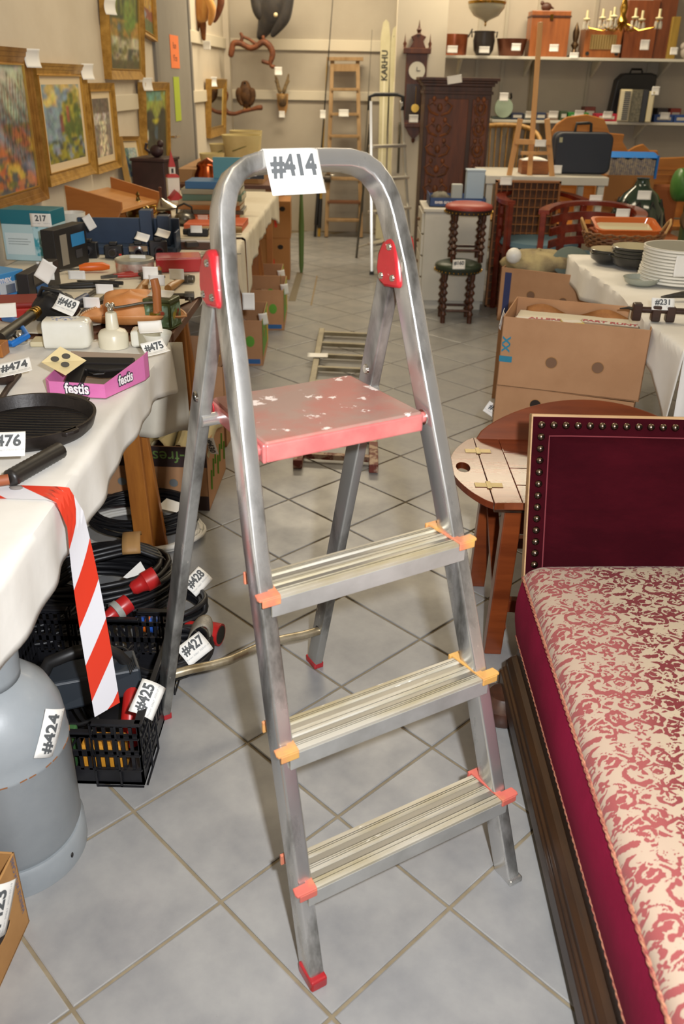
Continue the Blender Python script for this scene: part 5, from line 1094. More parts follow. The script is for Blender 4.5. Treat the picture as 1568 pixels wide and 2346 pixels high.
def A2(U, V, put):
    n = fbm(U, V, 21, 4, 5, 7); put(1+0*U, '7f97a8'); put((V > .72)*np.clip((n-.45)*8, 0, 1), 'c9b56a'); put(np.clip((.6-V)*5, 0, 1), '8398a6'); put(np.clip((.34-np.hypot((U-.72), (V-.47)*.75))*14+(n-.5)*6, 0, 1), '5a6b32')
    put(((fbm(U, V, 25, 3, 12, 10) > .56)*(np.hypot((U-.72), (V-.47)*.75) < .33)), 'a09a3c'); put((np.abs(U-.62) < .03)*(V > .5)*(V < .72), 'a85a44'); put((np.abs(U-.42) < .04)*(V > .38)*(V < .62), '8a4a44'); put((V < .26)*(n > .42), '8f8a32'); put((V < .3)*(fbm(U, V, 28, 3, 12, 14) > .55), '3f4a4a')
def A3(U, V, put):
    n = fbm(U, V, 31, 4, 6, 8); put(1+0*U, '8f8378'); put((V > .75)*1., '6c6258'); put(np.clip((n-.42)*7, 0, 1)*(V < .75)*(V > .5), 'c4c0ba'); put(np.clip((.2+.15*(1-V)-np.abs(U-.45-.1*V))*9, 0, 1)*(V < .62), 'd8ccb0'); put((fbm(U, V, 36, 3, 16, 18) > .56)*(V < .55), '7c7068')
def A4(U, V, put):
    n = fbm(U, V, 41, 4, 6, 9); put(1+0*U, '6b6638'); put((V > .62)*1., '3f4a2c'); put(np.clip((.25-np.hypot(U-.7, (V-.68)*.9))*12, 0, 1), '6f8c3a'); put((V < .62)*(V > .38)*(n > .44), 'a8843c'); put(np.clip((.06-np.hypot(U-.33, (V-.52)))*30, 0, 1), '5b6f86'); put((V < .4)*np.clip((n-.38)*8, 0, 1), 'c3bfa2'); put((V < .26)*(n > .5), '4b5148'); put((V < .12)*1., '5a563c')
    for k in range(6): put((np.abs(U-.1-.16*k) < .018)*(V > .68), '7f8c3c')
def A5(U, V, put):
    n = fbm(U, V, 51, 3, 4, 6); put(1+0*U, '8a8fa0'); put((V < .75)*(n > .4), 'b98c3c'); put((V < .45)*(n > .45), '8a4a3c'); put((V < .25)*1., '5f6b46')
def A6(U, V, put):
    n = fbm(U, V, 61, 4, 6, 5); put(1+0*U, '8f9a4a'); put((V > .86)*(n > .45), '6a9a8a'); put(np.clip((.72+.08*np.sin(U*9)+(n-.5)*.2-V)*18, 0, 1), '3a3c36'); put(np.clip((.2-np.hypot(U-.5, (V-.6)*2.6))*14, 0, 1)*(V < .6), 'b8ac38'); put((V < .5)*(np.abs(U-.45) < .13)*(n > .45), '4a5f70'); put((np.abs(U-.08-.1*(.45-V)) < .035)*(V > .33)*(V < .46), 'cfcab8')
def A7(U, V, put):
    n = fbm(U, V, 71, 4, 5, 8); put(1+0*U, '9fb4b4'); put((U < .35)*(n > .45), '5c7a6a'); put((U < .3)*(fbm(U, V, 73, 3, 9, 9) > .55), '3c5f86'); put((U > .3)*(n > .55), 'b8c4ba')
def picture(label, s0, s1, z0, z1, fw, art, tilt=0, liner=0, gm=None, off=.004, nx=44, ny=66, dep=.035, name='painting', zr=0, tg=None):
    c = wallp((s0+s1)/2, (z0+z1)/2, off+dep); w = s1-s0; h = z1-z0
    R = Matrix((WD, (0, 0, 1), WN)).transposed(); R = R@Matrix.Rotation(tilt, 3, 'X')@Matrix.Rotation(zr, 3, 'Z')
    t = Thing(name, label, 'painting' if name == 'painting' else 'mirror', c, R=R); gm = gm or GOLD
    for (a, b, ax) in ((Vector((-w/2, 0, 0)), h, 0), (Vector((w/2, 0, 0)), h, 0), (Vector((0, -h/2, 0)), w, 1), (Vector((0, h/2, 0)), w, 1)):
        s = -1 if (a.x+a.y) < 0 else 1; mb = MB()
        for (i0, i1, zt) in ((0, .22, .0), (.22, .5, -.006), (.5, .8, -.012), (.8, 1, -.016)):
            lo, hi = fw*i0, fw*i1
            def P(e, u, z):  # e inset from outer edge, mitred
                return (a.x-s*e, u*(h/2-e), z) if ax == 0 else (u*(w/2-e), a.y-s*e, z)
            q = [P(lo, -1, -dep), P(hi, -1, -dep), P(hi, 1, -dep), P(lo, 1, -dep), P(lo, -1, zt), P(hi, -1, zt-.004), P(hi, 1, zt-.004), P(lo, 1, zt)]
            mb.hexa(q)
        t.p('frame_side', mb, gm)
    mb = MB(); i = fw*.93
    for q in ((-w/2+i, -h/2+i, -w/2+i+.005, h/2-i), (w/2-i-.005, -h/2+i, w/2-i, h/2-i), (-w/2+i, -h/2+i, w/2-i, -h/2+i+.005), (-w/2+i, h/2-i-.005, w/2-i, h/2-i)): mb.bb((q[0], q[1], -.03), (q[2], q[3], -.012))
    t.p('gold_lip', mb, GOLDL)
    iw, ih = w-2*fw, h-2*fw
    if liner: mb = MB(); mb.bb((-iw/2, -ih/2, -.028), (iw/2, ih/2, -.022)); t.p('mount', mb, LINER)
    M = Matrix.Translation((0, 0, -.0215)); 
    if name == 'painting': painted('canvas', t.e, M, iw-2*liner, ih-2*liner, art, nx, ny)
    else: mb = MB(); mb.bb((-iw/2, -ih/2, -.026), (iw/2, ih/2, -.02)); t.p('mirror_glass', mb, mat('mirror_glass', 'c8c8c4', .03, 1))
    if tg is not None:
        p = t.M@Vector((tg[0]*w/2, tg[1]*h/2, .006)); tag(t, p, WD*.8+WN*.5, (0, 0, 1), '', .075, .07, .3)
    return t
picture('large gold framed oil painting of a rust coloured thicket, cut by the left photo edge', 2.02, 2.93, .865, 1.455, .062, A1, 0, 0, mat('bronze_frame', 'a67a3c', .35, .35, var='855d28', vs=14), nx=110, ny=80, tg=(.98, .88))
picture('gold framed landscape with green trees by blue water and cream mount', 2.97, 3.63, .91, 1.405, .05, A2, 0, .035, tg=(.97, .88))
picture('gold framed picture of a pale waterfall with cream mount, next to the tree landscape', 3.66, 4.08, .90, 1.325, .038, A3, 0, .035)
picture('tall gold framed forest stream painting hanging highest on the left wall', 4.04, 4.74, 1.34, 1.84, .052, A4, radians(3), 0, dep=.05, tg=(-1.0, .35))
picture('small gold framed picture hanging askew at the upper right of the forest stream', 4.84, 5.14, 1.57, 1.92, .028, A5, 0, 0, zr=radians(-6))
t = picture('gold framed dark lake painting with yellow green sky beside the grey door', 4.63, 5.24, .82, 1.325, .045, A6, radians(3), 0, dep=.05, tg=(-.96, .97))
picture('small thin framed blue watercolour leaning below the dark lake painting', 4.10, 4.46, .775, 1.05, .020, A7, radians(-7), .04, mat('pale_gold', 'c19a58', .4, .4), off=.03, zr=radians(-3))
picture('narrow gold framed mirror on the far left wall beyond the door', 6.70, 7.42, .90, 1.345, .075, None, radians(4), 0, dep=.05, name='mirror', tg=(-.9, .92))

# ================================================================== FAR WALL, LEFT PART: MOUNTED ANIMALS, LADDERS, RODS, SKIS
FOX = mat('fox_fur', 'a8662a', .9, var='d09a50', vs=9, sheen=.3, bump=.4, bs=60, stretch=(1, 1, .3)); BLKF = mat('black_feathers', '1e1a1b', .7, var='2f2822', vs=16, sheen=.2, bump=.5, bs=50)
BRNF = mat('owl_feathers', '5f3e1c', .8, var='3c2512', vs=22, bump=.5, bs=60); BRANCH = mat('branch_wood', '7a4526', .7, var='4f2b1a', vs=20, bump=.3, bs=40)
def skin_body(th, name, verts, edges, mt, sub=2, parent=None):
    """one continuous surface grown round a skeleton: verts are (x, y, z, rx, ry)"""
    me = bpy.data.meshes.new(name); me.from_pydata([v[:3] for v in verts], edges, []); o = bpy.data.objects.new(name, me); COL.objects.link(o)
    o.modifiers.new('skin', 'SKIN'); lay = me.skin_vertices[0].data if me.skin_vertices else None
    if lay is None:
        bm = bmesh.new(); bm.from_mesh(me); bm.verts.layers.skin.verify(); bm.to_mesh(me); bm.free(); lay = me.skin_vertices[0].data
    for i, v in enumerate(verts): lay[i].radius = (v[3], v[4] if len(v) > 4 else v[3])
    lay[0].use_root = True
    sb = o.modifiers.new('sub', 'SUBSURF'); sb.levels = sub; sb.render_levels = sub
    dg = bpy.context.evaluated_depsgraph_get(); m2 = bpy.data.meshes.new_from_object(o.evaluated_get(dg)); bpy.data.objects.remove(o)
    m2.polygons.foreach_set('use_smooth', [True]*len(m2.polygons)); m2.materials.clear(); m2.materials.append(mt)
    o2 = bpy.data.objects.new(name, m2); COL.objects.link(o2); o2.parent = parent or th.e; return o2
YB_ = 7.66
def pv(px, py, Y=YB_): return aty(px, py, Y)
def chain(th, name, pts, mt, Y=YB_, sub=2, dy=0, parent=None):
    vs = []
    for px, py, rpx in pts:
        p = th.w(pv(px, py, Y)+Vector((0, dy, 0))); r = rpx/FPX*(Y+1.1); vs.append((p.x, p.y, p.z, r, r))
    return skin_body(th, name, vs, [(i, i+1) for i in range(len(vs)-1)], mt, sub, parent)
# fox hanging near the left wall
c = pv(468, 40, 6.6); t = Thing('stuffed_fox', 'orange brown fox mount hanging high on the far left wall beside a branch', 'taxidermy', c)
chain(t, 'fox_body', [(478, -60, 18), (476, -30, 20), (468, 0, 21), (460, 30, 19), (457, 55, 15)], FOX, 6.6)
for q in ((452, 58, 446, 90), (464, 60, 468, 94)): chain(t, 'leg', [(q[0], q[1]-18, 9), ((q[0]+q[2])/2, (q[1]+q[3])/2, 6), (q[2], q[3], 3.5)], mat('fox_dark', '6b3c1c', .9, var='8a5628', vs=12, bump=.3), 6.6)
chain(t, 'tail', [(470, -20, 8), (490, 20, 9), (486, 45, 7), (482, 60, 3)], FOX, 6.6, dy=-.05)
mb = MB(); 
chain(t, 'branch', [(488, 52, 5), (500, 32, 6), (507, 8, 8), (505, -30, 8)], BRANCH, 6.6, sub=1); ftag(t, 474, 104, 6.55, .06, .06)
# black grouse flying/perched with branch
c = pv(625, 40, 7.5); t = Thing('stuffed_grouse', 'large black capercaillie mount perched on a forked branch high on the far wall', 'taxidermy', c)
chain(t, 'bird_body', [(640, -40, 20), (632, -10, 26), (624, 20, 30), (614, 50, 22), (600, 78, 12), (592, 92, 6)], BLKF, 7.45)
for q in ([(600, -60, 5), (582, -20, 10), (592, 25, 14), (606, 50, 9)], [(668, -60, 6), (662, -10, 13), (652, 40, 15), (632, 70, 9), (622, 85, 4)]): chain(t, 'wing', q, BLKF, 7.42)
mb = MB(); mb.sph(t.w(pv(632, 34, 7.3)), .018, 10); t.p('pale_spot', mb, mat('pale_feather', 'd8c8a0', .7), smooth=60)
chain(t, 'leg', [(603, 80, 4), (604, 94, 3)], BRANCH, 7.4, 1)
br = chain(t, 'branch', [(528, 132, 6), (532, 112, 7), (534, 98, 7), (550, 98, 6), (575, 112, 6), (592, 104, 6), (603, 94, 7), (618, 104, 7), (626, 118, 7), (624, 134, 6), (618, 146, 5), (624, 156, 5), (632, 150, 4)], BRANCH, 7.4, 1)
chain(t, 'twig', [(618, 146, 4), (608, 142, 4), (598, 140, 5)], BRANCH, 7.4, 1, parent=br); chain(t, 'twig', [(552, 98, 4), (556, 84, 4), (550, 74, 3)], BRANCH, 7.4, 1, parent=br); chain(t, 'twig', [(556, 84, 3), (572, 90, 3), (590, 104, 4)], BRANCH, 7.4, 1, parent=br)
ftag(t, 638, 163, 7.35, .065, .065)
# owl / hawk on curved branch
c = pv(562, 215, 7.6); t = Thing('stuffed_hawk', 'brown hawk mount on a curved branch left of the antlers', 'taxidermy', c)
chain(t, 'bird_body', [(561, 184, 7), (562, 192, 9), (563, 203, 14), (564, 218, 18), (565, 232, 14), (566, 244, 9), (566, 252, 6)], BRNF, 7.55)
for sx in (-1, 1): chain(t, 'wing', [(563+sx*12, 200, 7), (563+sx*17, 214, 8), (564+sx*15, 230, 6), (565+sx*8, 242, 4)], BRNF, 7.52)
mb = MB(); b0 = t.w(pv(561, 188, 7.45)); mb.lathe([(.012, 0), (.008, -.014), (1e-6, -.02)], b0, 8); t.p('beak', mb, IRD, smooth=40)
for x in (560, 571): chain(t, 'foot', [(x, 246, 3), (x, 254, 3)], mat('claw_horn', '8a6a3a', .6), 7.5, 1)
chain(t, 'branch', [(513, 208, 8), (520, 218, 6), (512, 238, 5), (514, 250, 6), (524, 260, 5), (540, 261, 4), (556, 255, 4), (580, 250, 4), (590, 247, 5), (603, 246, 6)], BRANCH, 7.5, 1)
# roe deer antlers on skull
c = pv(647, 215, 7.72); t = Thing('deer_trophy', 'small roe deer skull with two upright antlers on the far wall', 'taxidermy', c); HORN = mat('antler_horn', '8a744e', .6, var='5e4a30', vs=30, bump=.4, bs=80)
for sx in (-1, 1):
    a_l = chain(t, 'antler', [(646+sx*3, 214, 5), (646+sx*8, 200, 4), (647+sx*12, 185, 3.5), (646+sx*16, 168, 1.5)], HORN, 7.7, 1); chain(t, 'tine', [(647+sx*10, 194, 3), (647+sx*17, 184, 1.5)], HORN, 7.7, 1, parent=a_l)
chain(t, 'skull', [(647, 212, 9), (647, 224, 12), (647, 236, 10), (648, 246, 7)], mat('skull_brown', '4c3a2a', .7, var='a8824a', vs=12), 7.72)
mb = MB(); mb.grid(lambda a, b: t.w(pv(647, 235, 7.79))+Vector(((a-.5)*.10*(1-.4*b*0), 0, .05-b*.14)), 2, 2); 
mb = MB(); mb.prism([(-.055, .08), (-.045, -.04), (-.02, -.11), (.02, -.11), (.045, -.04), (.055, .08)], .02, Matrix(((1, 0, 0), (0, 0, -1), (0, 1, 0))), t.w(pv(648, 236, 7.79))); t.p('wall_shield', mb, mat('tan_shield', 'c08f50', .5), bevel=.004); ftag(t, 646, 262, 7.7, .055, .055)
# fishing rods
def rod(label, x0, y0, x1, y1, r0, r1, mtl, Yb=7.45, Yt=7.7, reel=None):
    a = aty(x0, y0, Yb); a.z = 0.005; b = aty(x1, y1, Yt); t = Thing('fishing_rod', label, 'fishing rod', a); d = b-a
    mb = MB(); mb.tube([(0, 0, 0), d*.25, d*.3, d*.6, d], [r0*1.6, r0*1.6, r0, (r0+r1)/2, r1], 8); t.p('rod_blank', mb, mtl, smooth=50)
    mb = MB(); mb.tube([d*.05, d*.22], r0*2.2, 10); t.p('grip', mb, IRD, smooth=50)
    if reel: p = d*reel; mb = MB(); mb.cyl(p+Vector((.03, -.05, 0)), p+Vector((.09, -.05, 0)), .035, .035, 16); mb.cyl(p, p+Vector((.05, -.05, 0)), .01, .01, 8); t.p('reel', mb, mat('reel_dark', '4a4238', .4, .5), smooth=40); mb = MB(); mb.tube([p+Vector((.06, -.05, 0)), p+Vector((.10, -.09, .03)), p+Vector((.12, -.09, .03))], .006, 6); t.p('reel_handle', mb, CHROME)
    return t
t = rod('long dark fishing rod reaching above the photo beside the wooden ladder', 722, 535, 765, -30, .008, .003, IRD, reel=.30); ftag(t, 740, 262, 7.45, .05, .07)
rod('dark fishing rod with yellow band leaning at left of the wooden ladder', 731, 530, 750, 130, .009, .003, mat('rod_yellow', 'a8842c', .5), reel=.34)
t = rod('very thin grey rod between wooden ladder and aluminium ladder', 826, 520, 853, 68, .006, .002, mat('rod_grey', '5a5852', .5))
# wooden ladder on far wall
LW = woodm('ladder_old_pine', 'a98a62', '8f7048', .65, 'z', 6, 0)
a0, b0 = aty(748, 530, 7.45), aty(828, 530, 7.45); a0.z = b0.z = .005; a1, b1 = aty(762, 138, 7.70), aty(820, 138, 7.70)
t = Thing('wooden_ladder', 'pale weathered wooden step ladder leaning on the far wall', 'ladder', (a0+b0)/2); 
for p, q in ((a0, a1), (b0, b1)): mb = MB(); mb.bar(t.w(p), t.w(q), .035, .06, (0, 1, 0)); t.p('side_rail', mb, LW, bevel=.002)
for k, py in enumerate((205, 262, 312, 362, 408, 460, 500)):
    f = (py-530)/(138-530); f = (aty(760, py, 7.6).z)/(a1.z); p, q = a0.lerp(a1, f), b0.lerp(b1, f); mb = MB(); mb.bar(t.w(p), t.w(q), .10, .022, (0, 0, 1)); t.p('rung', mb, mat('rung_brown', '6d4426', .6) if k == 5 else LW, bevel=.002)
mb = MB(); mb.bar(t.w(a1)+Vector((-.05, -.01, .01)), t.w(b1)+Vector((.05, -.01, .01)), .10, .03); t.p('ladder_top', mb, LW, bevel=.002); mb = MB(); mb.bar(t.w(a1)+Vector((-.01, -.03, -.06)), t.w(b1)+Vector((.01, -.03, -.06)), .02, .06); t.p('top_brace', mb, LW); ftag(t, 788, 259, 7.5, .09, .06)
# skis
SKI = mat('ski_cream', 'c6bf9c', .45, var='b5ad88', vs=4)
for q, (x0, y0, x1, y1, lb) in enumerate(((880, 330, 893, 45, 'cream cross-country ski with KARHU lettering, left one of the pair in the corner'), (896, 330, 901, 60, 'second cream ski half hidden behind the lettered one'))):
    a = aty(x0, y0, 7.5); b = aty(x1, y1, 7.68); dirn = (b-a).normalized(); base = a-dirn*((a.z-.01)/dirn.z); t = Thing('ski', lb, 'ski', base); w = .045
    L = (b-base).length; M = frameM((0, 0, 0), (1, 0, 0), t.w(b)); mb = MB(); o = []
    mb.prism([(-w*.9, 0), (w*.9, 0), (w*.8, L*.5), (w, L*.92), (w*.6, L*.985), (0, L), (-w*.6, L*.985), (-w, L*.92), (-w*.8, L*.5)], .012, M); t.p('ski_body', mb, SKI, bevel=.002)
    mb = MB(); mb.add([M@Vector(v) for v in ((-w*.15, .3, .0128), (w*.15, .3, .0128), (w*.15, L*.75, .0128), (-w*.15, L*.75, .0128))], [(0, 1, 2, 3)]); t.p('stripe', mb, mat('ski_stripe', 'ded8bd', .5))
    if q == 0: lettering(t.e, 'KARHU', M@Matrix.Translation((0, L*.80, .0135))@Matrix.Rotation(pi/2, 4, 'Z'), .075, mat('ink_black', '26241f', .6), .03)
for q, (x0, x1, lb) in enumerate(((872, 900, 'dark ski pole crossing before the skis'), (906, 912, 'black ski pole at the corner of the white pier'))):
    a = aty(x0, 420, 7.45); b = aty(x1, 120, 7.65); t = Thing('ski_pole', lb, 'ski pole', (a.x, a.y, .005)); mb = MB(); mb.tube([(0, 0, 0), (0, 0, .06), t.w(b)], [.004, .009, .008], 8); t.p('shaft', mb, IRD, smooth=50); mb = MB(); mb.lathe([(.01, .07), (.045, .075), (.045, .08), (.01, .085)], n=14); t.p('basket', mb, IRD); mb = MB(); d = t.w(b).normalized(); mb.tube([t.w(b), t.w(b)+d*.13], .014, 10); t.p('grip', mb, IRD, smooth=50)
# far aluminium step ladder
t = Thing('stepladder', 'thin white aluminium stepladder with black top rail in front of the skis', 'stepladder', (.48, 6.0, 0)); WA = mat('pale_aluminium', 'd8d5cc', .3, .6)
fl_, fr_ = atz(852, 628), atz(942, 600); tl, trr = aty(850, 232, 5.9), aty(920, 232, 5.9)
bl_, br_ = atz(817, 590), atz(905, 560)
for p, q in ((fl_, tl), (fr_, trr)): mb = MB(); mb.bar(t.w(p), t.w(q), .022, .045, (0, 1, 0)); t.p('side_rail', mb, WA, bevel=.003); mb = MB(); mb.box(t.w(p)+Vector((0, 0, .012)), (.034, .055, .026)); t.p('foot', mb, IRD)
for p, q in ((bl_, tl-Vector((0, -.05, .15))), (br_, trr-Vector((0, -.05, .15)))): mb = MB(); mb.bar(t.w(p), t.w(q), .018, .03, (0, 1, 0)); t.p('rear_leg', mb, mat('dark_leg', '5c574c', .4, .4), bevel=.002)
for f in (.18, .37, .56, .75):
    p, q = fl_.lerp(tl, f), fr_.lerp(trr, f); mb = MB(); mb.bar(t.w(p), t.w(q), .08, .02); t.p('tread', mb, WA, bevel=.003)
mb = MB(); mb.tube([t.w(tl)+Vector((-.01, 0, -.06)), t.w(tl)+Vector((-.01, 0, .03)), t.w(tl)+Vector((.03, 0, .045)), t.w(trr)+Vector((-.03, 0, .045)), t.w(trr)+Vector((.01, 0, .03)), t.w(trr)+Vector((.01, 0, -.06))], .014, 10); t.p('top_rail', mb, IRD, smooth=50)
mb = MB(); mb.bar(t.w(bl_.lerp(fl_, .0))+Vector((0, 0, .08)), t.w(br_)+Vector((0, 0, .08)), .015, .015); t.p('rear_brace', mb, WA)
# small ladder lying on the floor
la, lb_ = atz(682, 1075), atz(856, 1085); ta, tb = atz(738, 765), atz(884, 800)
t = Thing('short_ladder', 'short metal ladder with rusty red painted ends lying flat on the floor', 'ladder', (la+tb)/2); RUST = mat('rusty_red_paint', '6d2f22', .6, var='b39a84', vs=22, vlo=.45, vhi=.55); GM = mat('grey_rail', '8d8674', .45, .3, var='a79f8a', vs=9)
tb = lb_+(ta-la)
for p, q in ((la, ta), (lb_, tb)):
    d = (q-p); mb = MB(); mb.bar(t.w(p)+Vector((0, 0, .02)), t.w(p+d*.12)+Vector((0, 0, .02)), .036, .036); t.p('rail_end', mb, RUST, bevel=.003); mb = MB(); mb.bar(t.w(p+d*.12)+Vector((0, 0, .02)), t.w(q)+Vector((0, 0, .02)), .032, .034); t.p('side_rail', mb, GM, bevel=.003)
for k in range(9):
    f = .045+.115*k; mb = MB(); p, q = la.lerp(ta, f), lb_.lerp(tb, f); mb.bar(t.w(p)+Vector((0, 0, .024)), t.w(q)+Vector((0, 0, .024)), .028, .022); t.p('rung', mb, RUST if k == 0 else GM, bevel=.002)
tag(t, atz(728, 816, .042)+Vector((-.0, 0, .004)), (1, 0, 0), (0, 1, .15), '', .11, .05, .1)

# ================================================================== CLOCK, CARVED CABINET, DRAWERS, STOOLS
CW = woodm('clock_walnut', '663413', '451f0b', .45, 'z', 8, 0)
cc = aty(952, 210, 6.34); t = Thing('wall_clock', 'ornate brown pendulum wall clock with white dial on the white pier', 'clock', (cc.x, 6.345, cc.z)); k = FPX/(6.34+1.1); 
def cb(x0, x1, y0, y1, d0, d1, nm, m_, **kw): mb = MB(); mb.bb(((x0-952)/k, -d1, -(y1-210)/k), ((x1-952)/k, -d0, -(y0-210)/k)); return t.p(nm, mb, m_, **kw)
cs = cb(930, 972, 140, 275, 0, .07, 'case', CW, bevel=.003)
cb(924, 978, 132, 142, 0, .10, 'cornice', CW, bevel=.004); cb(928, 974, 268, 276, 0, .09, 'base_moulding', CW, bevel=.004)
mb = MB(); mb.prism([((x-952)/k, -(y-210)/k) for x, y in ((934, 276), (970, 276), (962, 290), (954, 298), (950, 298), (942, 290))], .05, Matrix(((1, 0, 0), (0, 0, -1), (0, 1, 0)))); t.p('bottom_bracket', mb, CW, bevel=.003)
mb = MB(); mb.lathe([(1e-6, -.03), (.012, -.02), (.016, 0), (.006, .012)], (0, -.03, -(299-210)/k), 12); t.p('drop_finial', mb, CW, smooth=50)
mb = MB(); mb.prism([((x-952)/k, -(y-210)/k) for x, y in ((936, 132), (968, 132), (962, 120), (968, 112), (952, 106), (938, 112), (943, 120))], .06, Matrix(((1, 0, 0), (0, 0, -1), (0, 1, 0)))); t.p('crest', mb, CW, bevel=.003)
for x, y, s in ((926, 132, 1), (976, 132, 1), (953, 108, 1.4)): mb = MB(); mb.lathe([(.014*s, 0), (.008*s, .01), (.014*s, .03), (.006*s, .045), (.003*s, .07), (1e-6, .10)], ((x-952)/k, -.05, -(y-210)/k), 12); t.p('finial', mb, CW, smooth=50)
mb = MB(); mb.cyl((0, -.074, (210-172)/k), (0, -.082, (210-172)/k), .062, .062, 28); dl_ = t.p('dial', mb, mat('dial_white', 'e0dccb', .5), smooth=40); mb = MB(); mb.box((.012, -.084, (210-172)/k), (.03, .002, .004)); mb.box((0, -.084, (210-172)/k+.012), (.004, .002, .028)); t.p('clock_hand', mb, IRD, parent=dl_)
cb(933, 969, 196, 262, .068, .0715, 'door_glass', mat('dark_glass', '3a2a20', .08, coat=.6)); mb = MB(); mb.cyl((0, -.075, -(240-210)/k), (0, -.08, -(240-210)/k), .03, .03, 20); t.p('pendulum_bob', mb, BRS, smooth=40); mb = MB(); mb.cyl((0, -.075, -(200-210)/k), (0, -.075, -(235-210)/k), .003, .003, 6); t.p('pendulum_rod', mb, BRS); ftag(t, 948, 272, 6.24, .07, .055)
# carved cabinet
DC = woodm('carved_oak_dark', '4e2810', '2e1608', .5, 'z', 6, 0)
t = Thing('carved_cabinet', 'tall dark carved wooden cabinet with projecting cornice between clock and easel', 'cabinet', (.92, 5.6, 0)); hw = .235
mb = MB(); mb.bb((-hw, 0, 0), (hw, .36, 1.33)); t.p('body', mb, DC, bevel=.003)
for z0, z1, e in ((1.33, 1.35, .015), (1.35, 1.365, .03), (1.365, 1.385, .045), (1.28, 1.30, .01)): mb = MB(); mb.bb((-hw-e, -e, z0), (hw+e, .36, z1)); t.p('cornice_moulding', mb, DC, bevel=.003)
mb = MB(); mb.bb((-hw+.03, -.012, .15), (hw-.16, 0, 1.25)); dd = t.p('door', mb, woodm('door_oak', '6e3613', '48220c', .5, 'z', 6, 0), bevel=.003); mb = MB(); mb.bb((hw-.13, -.012, .15), (hw-.02, 0, 1.25)); d2 = t.p('side_panel', mb, woodm('door_oak', '6e3613', '48220c', .5, 'z', 6, 0), bevel=.003)
CARV = mat('carving_brown', '80461c', .5, var='4a2810', vs=20); rnd = random.Random(11)
for pn, xs in ((dd, (-.125,)), (d2, (hw-.075,))):
    for x in xs:
        wv = .085 if pn is dd else .04; mb = MB()
        for zc in np.arange(.25, 1.2, .135):
            for s in (-1, 1):
                mb.tube([(x+s*(wv*.1), -.016, zc-.05), (x+s*wv*.75, -.018, zc-.03), (x+s*wv, -.018, zc+.01), (x+s*wv*.6, -.018, zc+.035), (x+s*wv*.35, -.018, zc+.012)], [.008, .010, .009, .007, .005], 6)
                mb.sph((x+s*wv*.5, -.016, zc+.055), .014, 8, (1, .5, 1.3))
            mb.sph((x, -.016, zc), .020, 8, (1, .5, 1.4))
        t.p('carving', mb, CARV, parent=pn, smooth=50)
tag(t, aty(1042, 182, 5.5), (.95, 0, .15), (.35, 0, .95), '', .10, .05, .1)
# white chest of drawers
WL = mat('white_melamine', 'ccc8bd', .4, var='c4c0b4', vs=3); t = Thing('white_cabinet', 'white cabinet with drawers carrying a blue carton behind the barley twist stools', 'cabinet', (.66, 4.62, 0)); 
mb = MB(); mb.bb((0, 0, .06), (.415, .40, .62)); t.p('carcass', mb, WL, bevel=.002); mb = MB(); mb.bb((-.012, -.012, .62), (.425, .41, .64)); t.p('cabinet_top', mb, WL, bevel=.003); mb = MB(); mb.bb((.01, .02, 0), (.40, .38, .06)); t.p('plinth', mb, WL)
for q in range(4): mb = MB(); mb.bb((-.018, .02, .08+q*.135), (0, .38, .205+q*.135)); dr = t.p('drawer', mb, WL, bevel=.003); mb = MB(); mb.sph((-.026, .2, .145+q*.135), .012, 10); t.p('knob', mb, mat('knob_dark', '6a4a30', .5), parent=dr, smooth=60)
t = Thing('fruit_carton', 'low dark blue open carton of odd items on the white cabinet', 'box', (.69, 4.70, .641)); W_ = []
for a, b in (((0, 0, 0), (.36, .004, .055)), ((0, .26, 0), (.36, .264, .055)), ((0, 0, 0), (.004, .26, .07)), ((.356, 0, 0), (.36, .26, .055)), ((0, 0, 0), (.36, .26, .004))): mb = MB(); mb.bb(a, b); W_.append(t.p('box_wall', mb, mat('carton_navy', '27406f', .5)))
lettering(W_[0], 'RIVER GOLD', frameM((.09, -.001, .026), (1, 0, 0), (0, 0, 1)), .020, mat('print_white', 'efeaec', .6), .03); mb = MB(); mb.bb((.17, -.0012, .012), (.33, -.0004, .044)); t.p('print', mb, mat('carton_sky', '5b8fc4', .5), parent=W_[0])
t = Thing('storage_tin', 'pale blue upright box standing in the blue carton', 'box', (.93, 4.80, .647)); mb = MB(); mb.bb((0, 0, 0), (.115, .09, .20)); t.p('box_body', mb, mat('pale_blue', 'a9bccd', .5), bevel=.003); mb = MB(); mb.bb((-.003, -.003, .20), (.118, .093, .212)); t.p('lid', mb, mat('pale_blue_lid', 'b4c4d2', .5), bevel=.002)
t = Thing('paper_packet', 'small pale packet beside the pale blue box', 'packet', (.84, 4.82, .647)); mb = MB(); mb.bb((0, 0, 0), (.07, .05, .12)); t.p('packet_body', mb, mat('packet_pale', 'b0b4b0', .6), bevel=.006)
t = Thing('grey_sack', 'low grey cloth bundle at the left in the blue carton', 'bundle', (.77, 4.82, .647)); mb = MB(); mb.grid(lambda a, b: blob(a, b, (.065, .06, .04), 2), 20, 10); t.p('cloth', mb, mat('sack_grey', '6f6a5e', .8), smooth=60)
